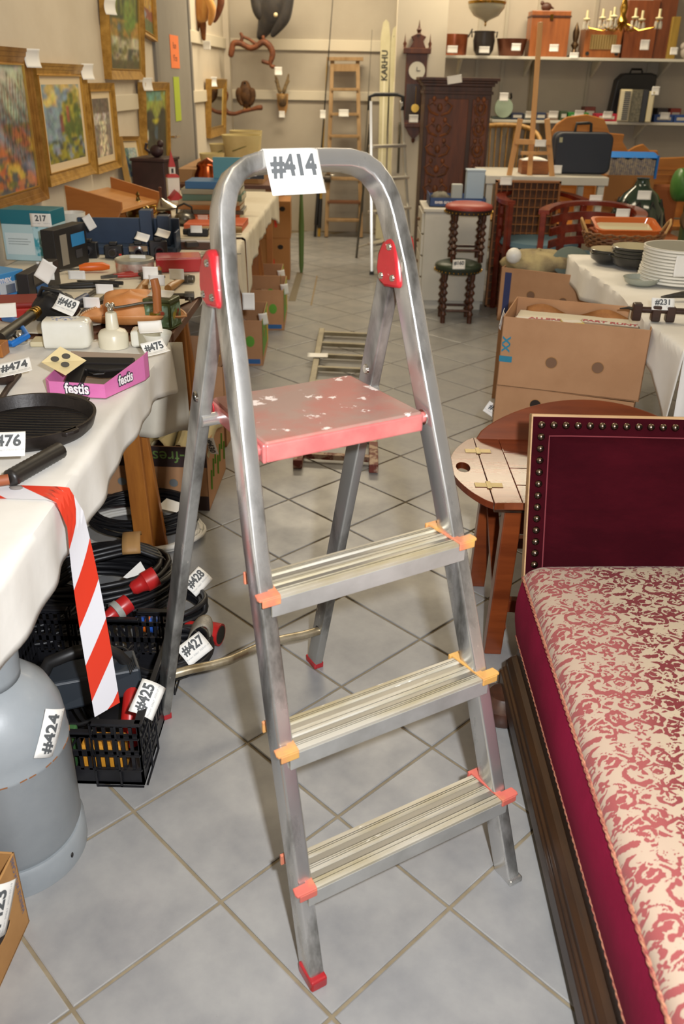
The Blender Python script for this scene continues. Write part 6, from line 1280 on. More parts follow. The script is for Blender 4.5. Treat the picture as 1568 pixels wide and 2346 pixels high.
# stools
BT = woodm('barley_wood', '4c240e', '2f1408', .35, 'z', 10)
def stool(label, x, y, z0, hgt, seatm, skirtm, r=.145):
    t = Thing('twist_stool', label, 'stool', (x, y, z0)); hl = hgt-.055
    for a in (pi/4, 3*pi/4, 5*pi/4, 7*pi/4):
        prof = []
        for i in range(29):
            z = hl*i/28; prof.append((.0155+.0065*sin(i*1.55) if 3 < i < 25 else .016, z))
        mb = MB(); mb.lathe(prof, (cos(a)*r*.82, sin(a)*r*.82, 0), 12); t.p('leg', mb, BT, smooth=60)
    for k in range(4):
        a, b = pi/4+k*pi/2, 3*pi/4+k*pi/2; mb = MB(); mb.cyl((cos(a)*r*.82, sin(a)*r*.82, hl*.25), (cos(b)*r*.82, sin(b)*r*.82, hl*.25), .008, .008, 10); t.p('stretcher', mb, BT, smooth=50)
    mb = MB(); mb.lathe([(r*.93, hl), (r*.96, hl+.004), (r*.98, hl+.028), (r*.95, hl+.034)], n=36); t.p('seat_frame', mb, skirtm, smooth=40)
    mb = MB(); mb.lathe([(r*.97, hl+.026), (r, hl+.036), (r*.95, hl+.050), (r*.7, hl+.062), (1e-6, hl+.066)], n=36); sc_ = t.p('seat_cushion', mb, seatm, smooth=60)
    mb = MB()
    for i in range(34): mb.sph((cos(i*2*pi/34)*r*1.0, sin(i*2*pi/34)*r*1.0, hl+.012), .0055, 6)
    t.p('seat_nail', mb, BRS, parent=sc_, kind='stuff'); return t
t = stool('lower barley twist stool with green leather seat carrying the red one', .865, 4.36, 0, .36, mat('green_leather', '2e3a2a', .4), mat('green_skirt', '222a20', .5))
t = stool('round barley twist stool with red seat stacked on the green stool', .905, 4.38, .3725, .33, mat('red_leather', '9c3c30', .45), mat('dark_skirt', '2c1d18', .5)); tag(t, aty(1052, 606, 4.2), (1, 0, .02), (0, 0, 1), '#160', .075, .055, .1)

# ================================================================== RIGHT BACK: SHELVES AND GOODS
SHW = mat('shelf_white', 'cfcabb', .5)
YS = 6.84
def zrow(py, Y): return aty(1300, py, Y).z
S1, S2 = zrow(131, 6.5), zrow(277, 6.5)
for nm, x0, z in (('upper', .87, S1), ('lower', 1.30, S2)):
    t = Thing('wall_shelf', nm+' long white wall shelf on the right back wall', 'shelf', (x0, 6.5, z-.02)); mb = MB(); mb.bb((0, 0, 0), (3.2, .35, .02)); t.p('shelf_board', mb, SHW, bevel=.002)
    for x in np.arange(.15, 2.2, .55): mb = MB(); mb.prism([(0, 0), (0, -.12), (.28, 0)], .02, Matrix(((0, 0, 1), (-1, 0, 0), (0, 1, 0))), (x, .35, 0)); t.p('bracket', mb, SHW)
for q, px in enumerate((1090, 1148, 1218, 1345, 1480)):
    p = aty(px, 200, 6.84); mb = MB(); mb.bb((p.x-.012, 6.835, .7), (p.x+.012, 6.85, 2.2)); single('shelf_upright', ('slotted shelf upright, leftmost on the right back wall', 'slotted shelf upright, second from left', 'slotted shelf upright just left of the tall easel mast', 'slotted shelf upright between easel and accordion', 'slotted shelf upright above the accordion')[q], 'shelf upright', mb, mat('upright_grey', 'a59d8c', .5), group='slotted uprights of the wall shelves')
S1 += .0005; S2 += .0005
def onshelf(name, label, cat, px0, px1, z, prof_or_h, mt, n=30, Y=6.68, lathe=True):
    a, b = aty(px0, 100, Y), aty(px1, 100, Y); r = (b-a).length/2; c = (a+b)/2; t = Thing(name, label, cat, (c.x, Y, z)); 
    if lathe: mb = MB(); mb.lathe([(rr*r, h) for rr, h in prof_or_h], n=n); t.p('vessel', mb, mt, smooth=50)
    return t, r
t, r = onshelf('copper_pan', 'copper pot with two raised ears at the left end of the upper shelf', 'pot', 1010, 1072, S1, [(.92, 0), (.95, .01), (1, .15), (.97, .15), (.9, .01), (1e-6, .008)], mat('old_copper', '8a4a2c', .3, .6, var='6a3520', vs=8))
for s in (-1, 1): mb = MB(); mb.tube([(s*r, 0, .13), (s*(r+.02), 0, .17), (s*(r+.03), 0, .19)], .006, 6); t.p('ear', mb, IRD)
ftag(t, 1037, 113, 6.48, .08, .05)
t, r = onshelf('iron_pot', 'dark round bellied iron pot second on the upper shelf', 'pot', 1084, 1134, S1, [(.6, 0), (.9, .04), (1, .11), (.9, .16), (.95, .175), (.9, .175), (.8, .15), (1e-6, .05)], mat('iron_dark', '2f2a28', .4, .4))
for s in (-1, 1): mb = MB(); mb.tube([(s*r*.85, 0, .165), (s*(r+.015), 0, .17), (s*(r+.01), 0, .13)], .006, 6); t.p('ear', mb, IRD)
ftag(t, 1110, 114, 6.48, .08, .045)
t, r = onshelf('copper_bowl', 'wide dark copper bowl third on the upper shelf', 'bowl', 1138, 1208, S1, [(.75, 0), (.8, .01), (1, .125), (.97, .125), (.76, .012), (1e-6, .01)], mat('dark_copper', '5f3626', .35, .5)); ftag(t, 1183, 108, 6.46, .07, .05)
def woodbox(label, px0, px1, py0, z, dep=.2, Y=6.6, c1='9c5a2c', c2='7a4420', name='wooden_case', cat='box'):
    a, b = aty(px0, 100, Y), aty(px1, 100, Y); h = aty((px0+px1)/2, py0, Y).z-z; t = Thing(name, label, cat, (a.x, Y, z)); w = b.x-a.x; mb = MB(); mb.bb((0, 0, 0), (w, dep, h)); t.p('case_body', mb, woodm('w'+c1, c1, c2, .4, 'z', 5), bevel=.004); return t, w, h
t, w, h = woodbox('tall honey brown wooden case behind the easel mast on the upper shelf', 1214, 1302, 24, S1); mb = MB(); mb.bb((-.004, -.006, h*.86), (w+.004, .2, h*.9)); t.p('lid_seam', mb, DC); mb = MB(); mb.bb((w*.46, -.008, h*.8), (w*.54, 0, h*.92)); t.p('latch', mb, BRS); ftag(t, 1270, 110, 6.5, .07, .05)
c_ = t.M@Vector((w*.4, .1, h)); t = Thing('carved_bird', 'small dark carved figure on top of the honey brown case', 'figure', c_); mb = MB(); mb.sph((0, 0, .03), .032, 12, (1.3, .8, 1)); mb.sph((-.035, 0, .055), .016, 8); mb.tube([(.03, 0, .03), (.06, 0, .02)], [.012, .004], 8); t.p('figure_body', mb, mat('figure_brown', '4a2a1c', .5), smooth=60)
t, r = onshelf('oil_lamp', 'slim dark bronze oil lamp beside the wooden radio', 'lamp', 1303, 1333, S1, [(.9, 0), (1, .01), (.5, .03), (.25, .06), (.6, .09), (.3, .11), (.45, .14), (.5, .18), (.3, .21), (1e-6, .25)], mat('bronze_dark', '5a4630', .35, .7)); ftag(t, 1316, 127, 6.48, .07, .04)
t, w, h = woodbox('wooden table radio with brass coloured grille on the upper shelf', 1340, 1424, 66, S1, c1='9a5a2a', c2='7c431c', name='table_radio', cat='radio'); mb = MB(); mb.bb((w*.15, -.006, h*.3), (w*.85, .001, h*.8)); g_ = t.p('speaker_grille', mb, mat('grille_gold', '8c7648', .5)); mb = MB()
for k in range(10): mb.bb((w*(.17+.07*k), -.008, h*.32), (w*(.18+.07*k), -.005, h*.78))
t.p('grille_bar', mb, BRS, parent=g_, kind='stuff')
for x in (.1, .9): mb = MB(); mb.cyl((w*x, -.01, h*.15), (w*x, .0, h*.15), .014, .014, 12); t.p('radio_knob', mb, IRD, smooth=40)
ftag(t, 1412, 112, 6.5, .07, .055)
t, w, h = woodbox('large reddish brown wooden cabinet behind the glass chandelier', 1428, 1500, 0, S1, c1='8a4a24', c2='6a3418', Y=6.62); ftag(t, 1478, 103, 6.5, .07, .07)
t, w, h = woodbox('tall reddish wooden panel case right of the chandelier', 1500, 1540, -40, S1, c1='7c4222', c2='5e2f18', Y=6.64)
# framed thing at right edge
t, w, h = woodbox('gilt framed object at the right end of the upper shelf', 1534, 1552, 38, S1, Y=6.6, c1='a98a3a', c2='8a6c28', name='gilt_frame', cat='frame'); ftag(t, 1545, 117, 6.5, .06, .05)
t = Thing('white_ornament', 'pale lumpy ornament cut by the right photo edge on the upper shelf', 'ornament', aty(1575, 118, 6.6)*1.0); t.M.translation.z = S1; t.e.location.z = S1; mb = MB(); mb.sph((0, 0, .05), .05, 12); mb.sph((-.03, 0, .09), .03, 10); t.p('ornament_body', mb, mat('ornament_grey', 'a39a90', .6), smooth=60)
# chandelier
cx = aty(1425, 40, 6.45); t = Thing('chandelier', 'brass chandelier with glass drops hanging over the upper shelf', 'chandelier', (cx.x, 6.42, cx.z-.12)); zt = HT-t.e.location.z
mb = MB(); mb.cyl((0, 0, .25), (0, 0, zt), .004, .004, 6); t.p('chain', mb, BRS); mb = MB(); mb.lathe([(1e-6, .02), (.02, .05), (.045, .09), (.02, .13), (.03, .18), (.012, .25)], n=18); t.p('stem', mb, BRS, smooth=50)
DROP = mat('glass_drop', 'f0eee2', .08, trans=.6, spec=.8)
for k in range(8):
    a = 2*pi*k/8+.3; R_ = .27 if k % 2 else .17; ca, sa = cos(a), sin(a); mb = MB(); mb.tube([(.03*ca, .03*sa, .08), (R_*.5*ca, R_*.5*sa, .03), (R_*.9*ca, R_*.9*sa, .05), (R_*ca, R_*sa, .10)], .005, 6); ar = t.p('arm', mb, BRS, smooth=50)
    mb = MB(); mb.lathe([(.02, .10), (.028, .11), (.024, .115), (.010, .118), (.010, .17), (1e-6, .17)], (R_*ca, R_*sa, 0), 12); t.p('candle_cup', mb, mat('candle_cream', 'd9cfa4', .5), parent=ar, smooth=50)
    mb = MB()
    for j in range(5): b = 2*pi*j/5; mb.lathe([(1e-6, .0), (.006, .015), (.005, .05), (1e-6, .06)], (R_*ca+.024*cos(b), R_*sa+.024*sin(b), .035), 6)
    t.p('glass_drops', mb, DROP, parent=ar, smooth=20)
# pendant lamp glass bowl
p = aty(1116, 15, 6.2); t = Thing('pendant_lamp', 'hanging frosted glass bowl lamp above the copper pots', 'lamp', (p.x, 6.2, p.z-.085)); mb = MB(); mb.lathe([(.012, -.012), (.03, .0), (.09, .025), (.13, .075), (.135, .105), (.128, .105), (.085, .035), (1e-6, .01)], n=36); t.p('glass_bowl', mb, mat('frosted_glass', 'cfc9ae', .35, trans=.25, coat=.5), smooth=60)
mb = MB(); mb.lathe([(.137, .10), (.14, .115), (.134, .12)], n=36); t.p('brass_rim', mb, BRS, smooth=50); mb = MB(); mb.lathe([(1e-6, -.045), (.008, -.035), (.005, -.02), (.014, -.01)], n=12); t.p('finial', mb, BRS, smooth=50)
mb = MB()
for a in (0, 2.1, 4.2): mb.cyl((.136*cos(a), .136*sin(a), .11), (0, 0, .5), .003, .003, 6)
mb.cyl((0, 0, .5), (0, 0, HT-t.e.location.z), .003, .003, 6); t.p('chain', mb, BRS)
# lower shelf goods
t = Thing('bread_slicer', 'pale green hand cranked meat slicer at the left end of the lower shelf', 'slicer', (aty(1153, 250, 6.6).x, 6.6, S2)); mb = MB(); mb.cyl((0, -.03, .085), (0, -.045, .085), .075, .072, 30); t.p('blade_guard', mb, mat('enamel_green', '9fb09a', .3), smooth=40); mb = MB(); mb.bb((-.08, -.02, 0), (.08, .1, .02)); mb.bb((-.03, -.03, .02), (.03, .05, .12)); t.p('slicer_base', mb, mat('slicer_grey', '4c5650', .4), bevel=.004); mb = MB(); mb.tube([(.02, 0, .12), (.06, 0, .16), (.05, -.02, .19)], .008, 8); t.p('crank', mb, IRD); ftag(t, 1155, 222, 6.5, .07, .06)
for q, (px0, px1, hh_, c, lb) in enumerate(((1172, 1200, .05, '1f2740', 'navy small box right of the slicer'), (1202, 1226, .045, '6c6f70', 'grey small box with white tag on the lower shelf'), (1228, 1252, .055, '24304c', 'dark blue box behind the easel mast'), (1254, 1280, .05, '9a8474', 'beige carton right of the easel mast'), (1284, 1300, .07, '3c4a34', 'dark green bottle box on the lower shelf'), (1302, 1350, .06, '2c7a34', 'green carton with white letters on the lower shelf'), (1338, 1364, .10, '6a3026', 'dark red box standing higher behind the green carton'), (1366, 1416, .055, 'a81f38', 'crimson carton with white letters on the lower shelf'), (1420, 1434, .05, '7a5a3a', 'small brown box beside the accordion'), (1500, 1545, .055, '22417c', 'blue carton right of the accordion'), (1546, 1585, .055, '2a4a8a', 'second blue carton at the right photo edge'), (1505, 1530, .10, '3a3230', 'dark gadget box behind the blue carton'), (1535, 1560, .10, '8a3428', 'red brown gadget box at right behind the blue carton'))):
    Yq = 6.54 if q not in (6, 11, 12) else 6.70; a, b = aty(px0, 270, Yq), aty(px1, 270, Yq); t = Thing('small_carton', lb, 'box', (a.x, Yq, S2), 0, 'small cartons on the lower shelf'); mb = MB(); mb.bb((0, 0, 0), (b.x-a.x-.004, .13, hh_)); bd = t.p('carton_body', mb, mat('sc_'+c, c, .5), bevel=.002)
    mb = MB(); mb.bb(((b.x-a.x)*.15, -.0012, hh_*.3), ((b.x-a.x)*.85, -.0004, hh_*.7)); t.p('print', mb, mat('sc_print', 'b8b4aa', .6), parent=bd)
    if q in (1, 3, 5, 7, 9): tag(t, t.M@Vector(((b.x-a.x)*.5, -.012, hh_*.9)), (1, 0, 0), (0, -.2, 1), '', .075, .05, .2)
# accordion and its case
a = aty(1400, 270, 6.66); t = Thing('accordion_case', 'black accordion case standing behind the accordion', 'case', (a.x+.17, 6.70, S2)); mb = MB(); mb.prism([(-.18, 0), (.17, 0), (.17, .34), (.12, .355), (-.10, .35), (-.15, .30)], .12, Matrix(((1, 0, 0), (0, 0, -1), (0, 1, 0))), (0, .12, 0)); t.p('case_body', mb, CAMB, bevel=.012); mb = MB(); mb.tube([(-.04, .06, .35), (-.03, .06, .38), (.05, .06, .38), (.06, .06, .355)], .008, 8); t.p('handle', mb, IRD)
a = aty(1413, 270, 6.52); t = Thing('accordion', 'cream and black piano accordion standing upright on the lower shelf', 'accordion', (a.x, 6.50, S2), radians(-12)); IV = mat('ivory_celluloid', 'c9bd98', .35)
mb = MB(); mb.bb((0, 0, 0), (.09, .13, .235)); t.p('treble_side', mb, IV, bevel=.006); kb = MB(); kb.bb((.0, -.02, .01), (.075, .0, .225)); kbo = t.p('keyboard', kb, IV, bevel=.002); mb = MB()
for k in range(14): mb.bb((.03, -.026, .018+.015*k), (.075, -.019, .026+.015*k))
t.p('black_key', mb, IRD, parent=kbo, kind='stuff')
mb = MB()
for k in range(9): mb.bb((.09+.009*k, .0, .0), (.0945+.009*k, .13, .235)); mb.bb((.0945+.009*k, .008, .006), (.099+.009*k, .122, .229))
t.p('bellows', mb, mat('bellows_grey', '8a8268', .5, var='54503f', vs=60)); mb = MB(); mb.bb((.171, 0, 0), (.215, .13, .235)); t.p('bass_side', mb, IRD, bevel=.004); mb = MB(); mb.bb((.217, .0, 0), (.262, .12, .225)); t.p('bass_cover', mb, IV, bevel=.008); ftag(t, 1503, 208, 6.45, .06, .06)

# furniture below the shelf
PINE = woodm('honey_pine', 'b87a38', '9c6228', .4, 'x', 5)
def xy(px, py, Y): p = aty(px, py, Y); return p
t = Thing('pine_settle', 'honey pine settle with scrolled arched back behind the suitcase', 'settle', (1.95, 6.05, 0)); YP = 6.05
out = [(1265, 420), (1265, 300), (1275, 285), (1300, 268), (1345, 262), (1385, 272), (1398, 305), (1432, 308), (1428, 325), (1440, 345), (1458, 335), (1475, 330), (1490, 345), (1508, 345), (1510, 362), (1568, 360), (1640, 350), (1640, 420)]
poly = [(xy(px, py, YP).x-1.95, xy(px, py, YP).z) for px, py in out]; mb = MB(); mb.prism(poly[::-1], .03, Matrix(((1, 0, 0), (0, 0, 1), (0, 1, 0)))); t.p('settle_back', mb, PINE, bevel=.006)
zl, zh = 0, xy(1500, 420, YP).z; x0_, x1_ = poly[0][0], poly[-1][0]
mb = MB(); mb.bb((x0_, .0, zh-.25), (x1_, .028, zh+.002)); t.p('back_board', mb, PINE); mb = MB(); mb.bb((x0_, -.36, .38), (x1_, .03, .41)); t.p('seat_board', mb, PINE, bevel=.004)
for x in (x0_+.02, x1_-.05):
    mb = MB(); mb.bb((x, -.36, 0), (x+.04, .03, .40)); t.p('side_panel', mb, PINE)
for z in (.06, .10): mb = MB(); mb.bb((xy(1435, 400, YP).x-1.95, -.012, zh+z), (x1_, 0, zh+z+.012)); t.p('moulding', mb, PINE)
# rattan chair
RAT = mat('rattan', 'b98f4e', .5, var='9c7236', vs=40); cxr = xy(1165, 330, 6.15); t = Thing('rattan_chair', 'curved rattan armchair half hidden behind the carved cabinet', 'chair', (cxr.x, 6.18, 0)); zt_ = xy(1165, 285, 6.0).z
def rt(pts, nm, r=.011): mb = MB(); mb.tube(pts, r, 8); return t.p(nm, mb, RAT, smooth=60)
rt([(-.26*cos(a)+.0, .20*sin(a), zt_-.02-.25*(1-sin(a))**1.5*.5) for a in np.linspace(0, pi, 16)], 'back_rim', .018); 
mb = MB()
for a in np.linspace(.15, pi-.15, 16): mb.tube([(-.26*cos(a), .20*sin(a), zt_-.02-.25*(1-sin(a))**1.5*.5), (-.22*cos(a), .17*sin(a), .42)], .005, 6)
t.p('woven_back', mb, RAT, kind='stuff'); mb = MB(); mb.lathe([(.235, .38), (.245, .395), (.235, .41), (1e-6, .415)], n=30); t.p('seat', mb, RAT, smooth=50)
for a in (pi/4, 3*pi/4, 5*pi/4, 7*pi/4): rt([(.21*cos(a), .21*sin(a), 0), (.20*cos(a), .20*sin(a), .40)], 'leg', .013)
rt([(.21*cos(a), .21*sin(a), .18) for a in np.linspace(0, 2*pi, 20)], 'hoop', .008)
# white table with suitcase
t = Thing('white_table', 'plain white table top under the navy suitcase', 'table', (1.42, 5.05, 0)); mb = MB(); mb.bb((-.37, -.25, .775), (.42, .35, .825)); t.p('tabletop', mb, WL, bevel=.003)
for x in (-.34, .38):
    for y in (-.22, .31): mb = MB(); mb.bb((x-.02, y-.02, 0), (x+.02, y+.02, .775)); t.p('leg', mb, WL)
SUIT = mat('navy_suitcase', '232936', .5, bump=.15, bs=200); a, b = aty(1266, 400, 5.0), aty(1396, 400, 5.0); zt2 = aty(1330, 304, 5.0).z
t = Thing('suitcase', 'large navy blue hard suitcase standing on the white table', 'suitcase', ((a.x+b.x)/2, 5.08, .8255)); hw = (b.x-a.x)/2; hh_ = zt2-.8255
mb = MB(); mb.tube([(0, -.08, hh_/2), (0, .08, hh_/2)], 1.0, sec=rrect(hw, hh_/2, .045, 5), nrm=(0, 0, 1)); t.p('shell', mb, SUIT, smooth=40, bevel=.012); mb = MB(); mb.tube([(0, -.006, hh_/2), (0, .006, hh_/2)], 1.0, sec=rrect(hw+.003, hh_/2+.003, .047, 5), nrm=(0, 0, 1)); t.p('rim', mb, mat('suit_rim', '3c4048', .4, .5), smooth=40)
mb = MB(); mb.tube([(-.055, 0, hh_), (-.05, 0, hh_+.05), (.03, 0, hh_+.055), (.045, 0, hh_+.05), (.05, 0, hh_)], .010, 8); t.p('handle', mb, IRD, smooth=50); mb = MB(); mb.bb((-hw+.02, -.083, hh_-.06), (-hw+.04, -.08, hh_-.03)); t.p('label', mb, mat('tag_green', 'a8a888', .5)); 
ftag(t, 1278, 388, 4.85, .055, .05)
mb = MB(); mb.box((aty(1215, 392, 5.0).x, 5.0, .87), (.20, .14, .085)); t = Thing('wicker_box', 'small tan wicker box on the white table behind the easel', 'box', (aty(1222, 392, 5.0).x, 5.0, .8255)); mb = MB(); mb.bb((-.09, -.07, 0), (.09, .07, .08)); t.p('box_body', mb, woodm('wicker_tan', '9c6232', '7c4a22', .6, 'x', 30), bevel=.004); mb = MB(); mb.grid(lambda a, b: (-.085+.17*a, -.065+.13*b, .083+.02*sin(a*pi)*sin(b*pi)), 8, 6); t.p('white_cloth', mb, PAPER, smooth=60, solid=.002)
# easel
EW = woodm('easel_beech', 'd2a065', 'c08c52', .45, 'z', 5); t = Thing('easel', 'pale beech easel with a tall centre mast standing on the type case', 'easel', (aty(1220, 400, 4.85).x, 4.86, .80))
def eb(x0, y0, x1, y1, w, nm, Y=4.85, dy=0): mb = MB(); mb.bar(t.w(aty(x0, y0, Y))+Vector((0, dy, 0)), t.w(aty(x1, y1, Y))+Vector((0, dy, 0)), w, .02, (0, 1, 0)); return t.p(nm, mb, EW, bevel=.002)
eb(1166, 407, 1193, 272, .032, 'front_leg'); eb(1266, 412, 1254, 272, .032, 'front_leg'); eb(1215, 410, 1241, 50, .030, 'mast', dy=.03); eb(1180, 324, 1262, 326, .03, 'crossbar', dy=-.02); eb(1192, 350, 1256, 350, .02, 'rest', dy=-.03); ftag(t, 1239, 328, 4.78, .07, .04); ftag(t, 1160, 415, 4.70, .075, .045)
# type case (grid tray)
TC = woodm('type_case_wood', '9a6432', '7c4a22', .55, 'x', 6); TCD = mat('type_case_deep', '5c3a20', .7); a, b = aty(1125, 560, 4.72), aty(1270, 560, 4.72); zt3, zb3 = .805, aty(1150, 560, 4.72).z-.08
t = Thing('type_case', 'old wooden printer type case with many small compartments standing on end', 'tray', (a.x, 4.74, 0)); W_ = b.x-a.x; mb = MB(); mb.bb((0, .02, 0), (W_, .03, zt3)); t.p('back_board', mb, TCD)
for (x0, x1, z0, z1) in ((0, .012, 0, zt3), (W_-.012, W_, 0, zt3), (0, W_, zt3-.012, zt3), (0, W_, 0, .012)): mb = MB(); mb.bb((x0, -.015, z0), (x1, .03, z1)); t.p('case_frame', mb, TC)
for k in range(1, 11): mb = MB(); mb.bb((W_*k/11-.002, -.008, 0), (W_*k/11+.002, .02, zt3)); t.p('divider', mb, TC)
for k in range(1, 15): mb = MB(); mb.bb((0, -.006, zt3*k/15-.002), (W_, .02, zt3*k/15+.002)); t.p('divider', mb, TC)
# red round-backed chairs
CHW = woodm('red_mahogany', '7c2a18', '5c1c10', .25, 'x', 6, .4); SEATB = mat('blue_grey_cushion', '5c7a88', .8)
def armchair(label, x, y, rz):
    t = Thing('round_armchair', label, 'chair', (x, y, 0), rz); R_ = .27
    def arc(z, a0=-.25, a1=pi+.25, r=R_): return [(r*cos(a), r*sin(a)*.95, z+.035*max(0, sin(a))) for a in np.linspace(a0, a1, 22)]
    mb = MB(); mb.tube(arc(.70), 1, sec=[(-.03, -.012), (.03, -.012), (.03, .012), (-.03, .012)], nrm=(0, 0, 1)); t.p('top_rail', mb, CHW, smooth=40)
    for z in (.63, .56, .49): mb = MB(); mb.tube(arc(z, .35, pi-.35, R_-.01), 1, sec=[(-.008, -.022), (.008, -.022), (.008, .022), (-.008, .022)], nrm=(0, 0, 1)); t.p('back_slat', mb, CHW, smooth=40)
    for a in (-.2, .75, pi-.75, pi+.2):
        mb = MB(); mb.bar((R_*cos(a)*.98, R_*sin(a)*.93, 0), (R_*cos(a), R_*sin(a)*.95, .70+.035*max(0, sin(a))), .035, .035); t.p('leg', mb, CHW, bevel=.004)
    mb = MB(); mb.lathe([(.25, .38), (.26, .39), (.26, .425), (.25, .43)], n=30); t.p('seat_frame', mb, CHW, smooth=40); mb = MB(); mb.lathe([(.24, .43), (.25, .44), (.24, .465), (.15, .475), (1e-6, .478)], n=30); t.p('seat_cushion', mb, SEATB, smooth=60); return t
t = armchair('red mahogany round-backed armchair with blue seat, the nearer of two', 1.56, 4.02, radians(-25)); ftag(t, 1428, 488, 3.9, .075, .045)
t = armchair('red mahogany round-backed armchair half hidden behind the nearer one', 1.40, 4.62, radians(20)); ftag(t, 1366, 455, 4.3, .075, .04)
# magazines, green things at the right edge
t = Thing('magazine_bundle', 'bundle of pale magazines in bright blue wrapping on the pine settle', 'bundle', (aty(1445, 420, 5.4).x, 5.55, .412)); zc_ = aty(1445, 385, 5.4).z
mb = MB(); mb.bb((-.17, -.14, 0), (.17, .14, zc_-.46)); t.p('crate_under', mb, mat('kraft_dark', 'a4703c', .8)); z_ = zc_-.46; mb = MB()
for k in range(22): mb.bb((-.16+.0145*k, -.14, z_), (-.16+.0145*k+.012, .10, z_+.11-.01*sin(k)))
t.p('magazine', mb, mat('magazine_pale', 'b5a48c', .6, var='6a6a7a', vs=60), kind='stuff'); mb = MB(); mb.grid(lambda a, b: (-.175+.35*a, -.15+.30*b, z_+.115+.03*sin(b*pi)), 6, 6); mb.bb((.16, -.15, z_-.02), (.175, .15, z_+.13)); t.p('blue_wrap', mb, mat('bright_blue', '1c55c0', .35), smooth=40)
# demijohn
t = Thing('demijohn', 'dark green glass demijohn in a net with a pale tag at the right edge', 'bottle', (aty(1460, 500, 4.45).x, 4.45, .17)); mb = MB(); mb.lathe([(.12, .30), (.155, .34), (.165, .42), (.15, .52), (.10, .60), (.05, .64), (.035, .68), (.04, .69), (1e-6, .69)], n=30); t.p('glass_body', mb, mat('green_glass', '20342a', .12, coat=.6), smooth=60)
mb = MB()
for k in range(10): a = 2*pi*k/10; mb.tube([(.16*cos(a), .16*sin(a), .36), (.168*cos(a+.3), .168*sin(a+.3), .44), (.13*cos(a), .13*sin(a), .57)], .005, 6); mb.tube([(.16*cos(a), .16*sin(a), .36), (.168*cos(a-.3), .168*sin(a-.3), .44), (.13*cos(a), .13*sin(a), .57)], .005, 6)
t.p('net', mb, mat('net_black', '22201c', .7), kind='stuff'); mb = MB(); mb.bb((-.14, -.14, -.17), (.14, .14, .30)); t.p('blue_crate', mb, mat('crate_blue', '1f4a9c', .5), bevel=.005); ftag(t, 1477, 447, 4.25, .08, .05)
t = Thing('garden_sprayer', 'bright green plastic drum shaped thing cut by the right photo edge', 'drum', (aty(1556, 430, 4.4).x+.20, 4.7, 0)); mb = MB(); mb.cyl((-.10, 0, .80), (.16, 0, .80), .10, .10, 26); mb.sph((-.10, 0, .80), .10, 16, (.4, 1, 1)); t.p('drum_body', mb, mat('green_enamel', '4c7c38', .35, var='3a6a2c', vs=5), smooth=50); mb = MB(); mb.bar((0, 0, 0), (0, 0, .72), .06, .06); mb.bar((-.15, 0, .0), (.15, 0, 0.0), .05, .02); t.p('stand', mb, mat('stand_green', '4a5c36', .5)); mb = MB(); mb.cyl((0, -.1, .60), (0, -.05, .60), .07, .07, 18); t.p('wheel', mb, mat('wheel_brown', '6b5236', .6), smooth=40)
t = Thing('brown_armchair', 'dark orange brown upholstered chair in the right background', 'chair', (2.22, 5.30, 0), radians(0)); mb = MB(); mb.bb((-.25, -.25, .05), (.32, .25, .40)); t.p('seat', mb, mat('rust_upholstery', '8a4c22', .8), bevel=.03); mb = MB(); mb.bb((-.25, .15, .38), (.32, .26, .72)); t.p('backrest', mb, mat('rust_upholstery', '8a4c22', .8), bevel=.03)

# ================================================================== RIGHT TABLE
t = Thing('folding_table', 'folding table at the right under a white cloth', 'table', (1.80, 1.85, -.016)); WHP = mat('white_pipe', 'b9bdbf', .35, .3)
mb = MB(); mb.bb((-.60, -.48, .66), (.65, .95, .69)); t.p('tabletop', mb, WL, bevel=.004)
for (x, y) in ((-.52, -.38), (.55, -.38), (-.52, .85), (.55, .85)): mb = MB(); mb.cyl((x, y, .016), (x, y, .66), .016, .016, 14); t.p('leg', mb, WHP, smooth=50)
def cloth2(name, label, pts_edge, x1, y1, hem, mtl, zt=.695):
    pass
def rc(a, b):
    # a: 0 hem of left side -> top -> right ; b along y
    y = 1.33+1.52*b; hemz = float(np.interp(y, [1.33, 1.42, 1.52, 1.75, 2.1, 2.2, 2.5, 2.9], [.42, .47, .56, .60, .62, .60, .56, .60])); xe = 1.175-.01*sin(b*9); drop = .680-hemz; L = drop+1.1; s = a*L
    if s < drop: d = drop-s; return (xe-.012*sin(y*21)*d/.2-.05*d, y, .680-d)
    return (xe+(s-drop), y, .6805+.0015*sin(y*20+s*13))
mb = MB(); mb.grid(rc, 70, 90); cl_ = single('tablecloth', 'white paper cloth on the right table beneath plates and trays', 'tablecloth', mb, CLOTH, smooth=60, solid=.001)
mb = MB(); mb.grid(lambda a, b: (1.175+1.0*a, 1.332+.01*sin(a*25)*b-.02*b, .680-.13*b-.12*b*max(0, 1-a*6)+.02*sin(a*5)*b), 40, 12); single('tablecloth', 'front fall of the white paper on the right table above its white leg', 'tablecloth', mb, CLOTH, smooth=60, solid=.001)
RZ = .684
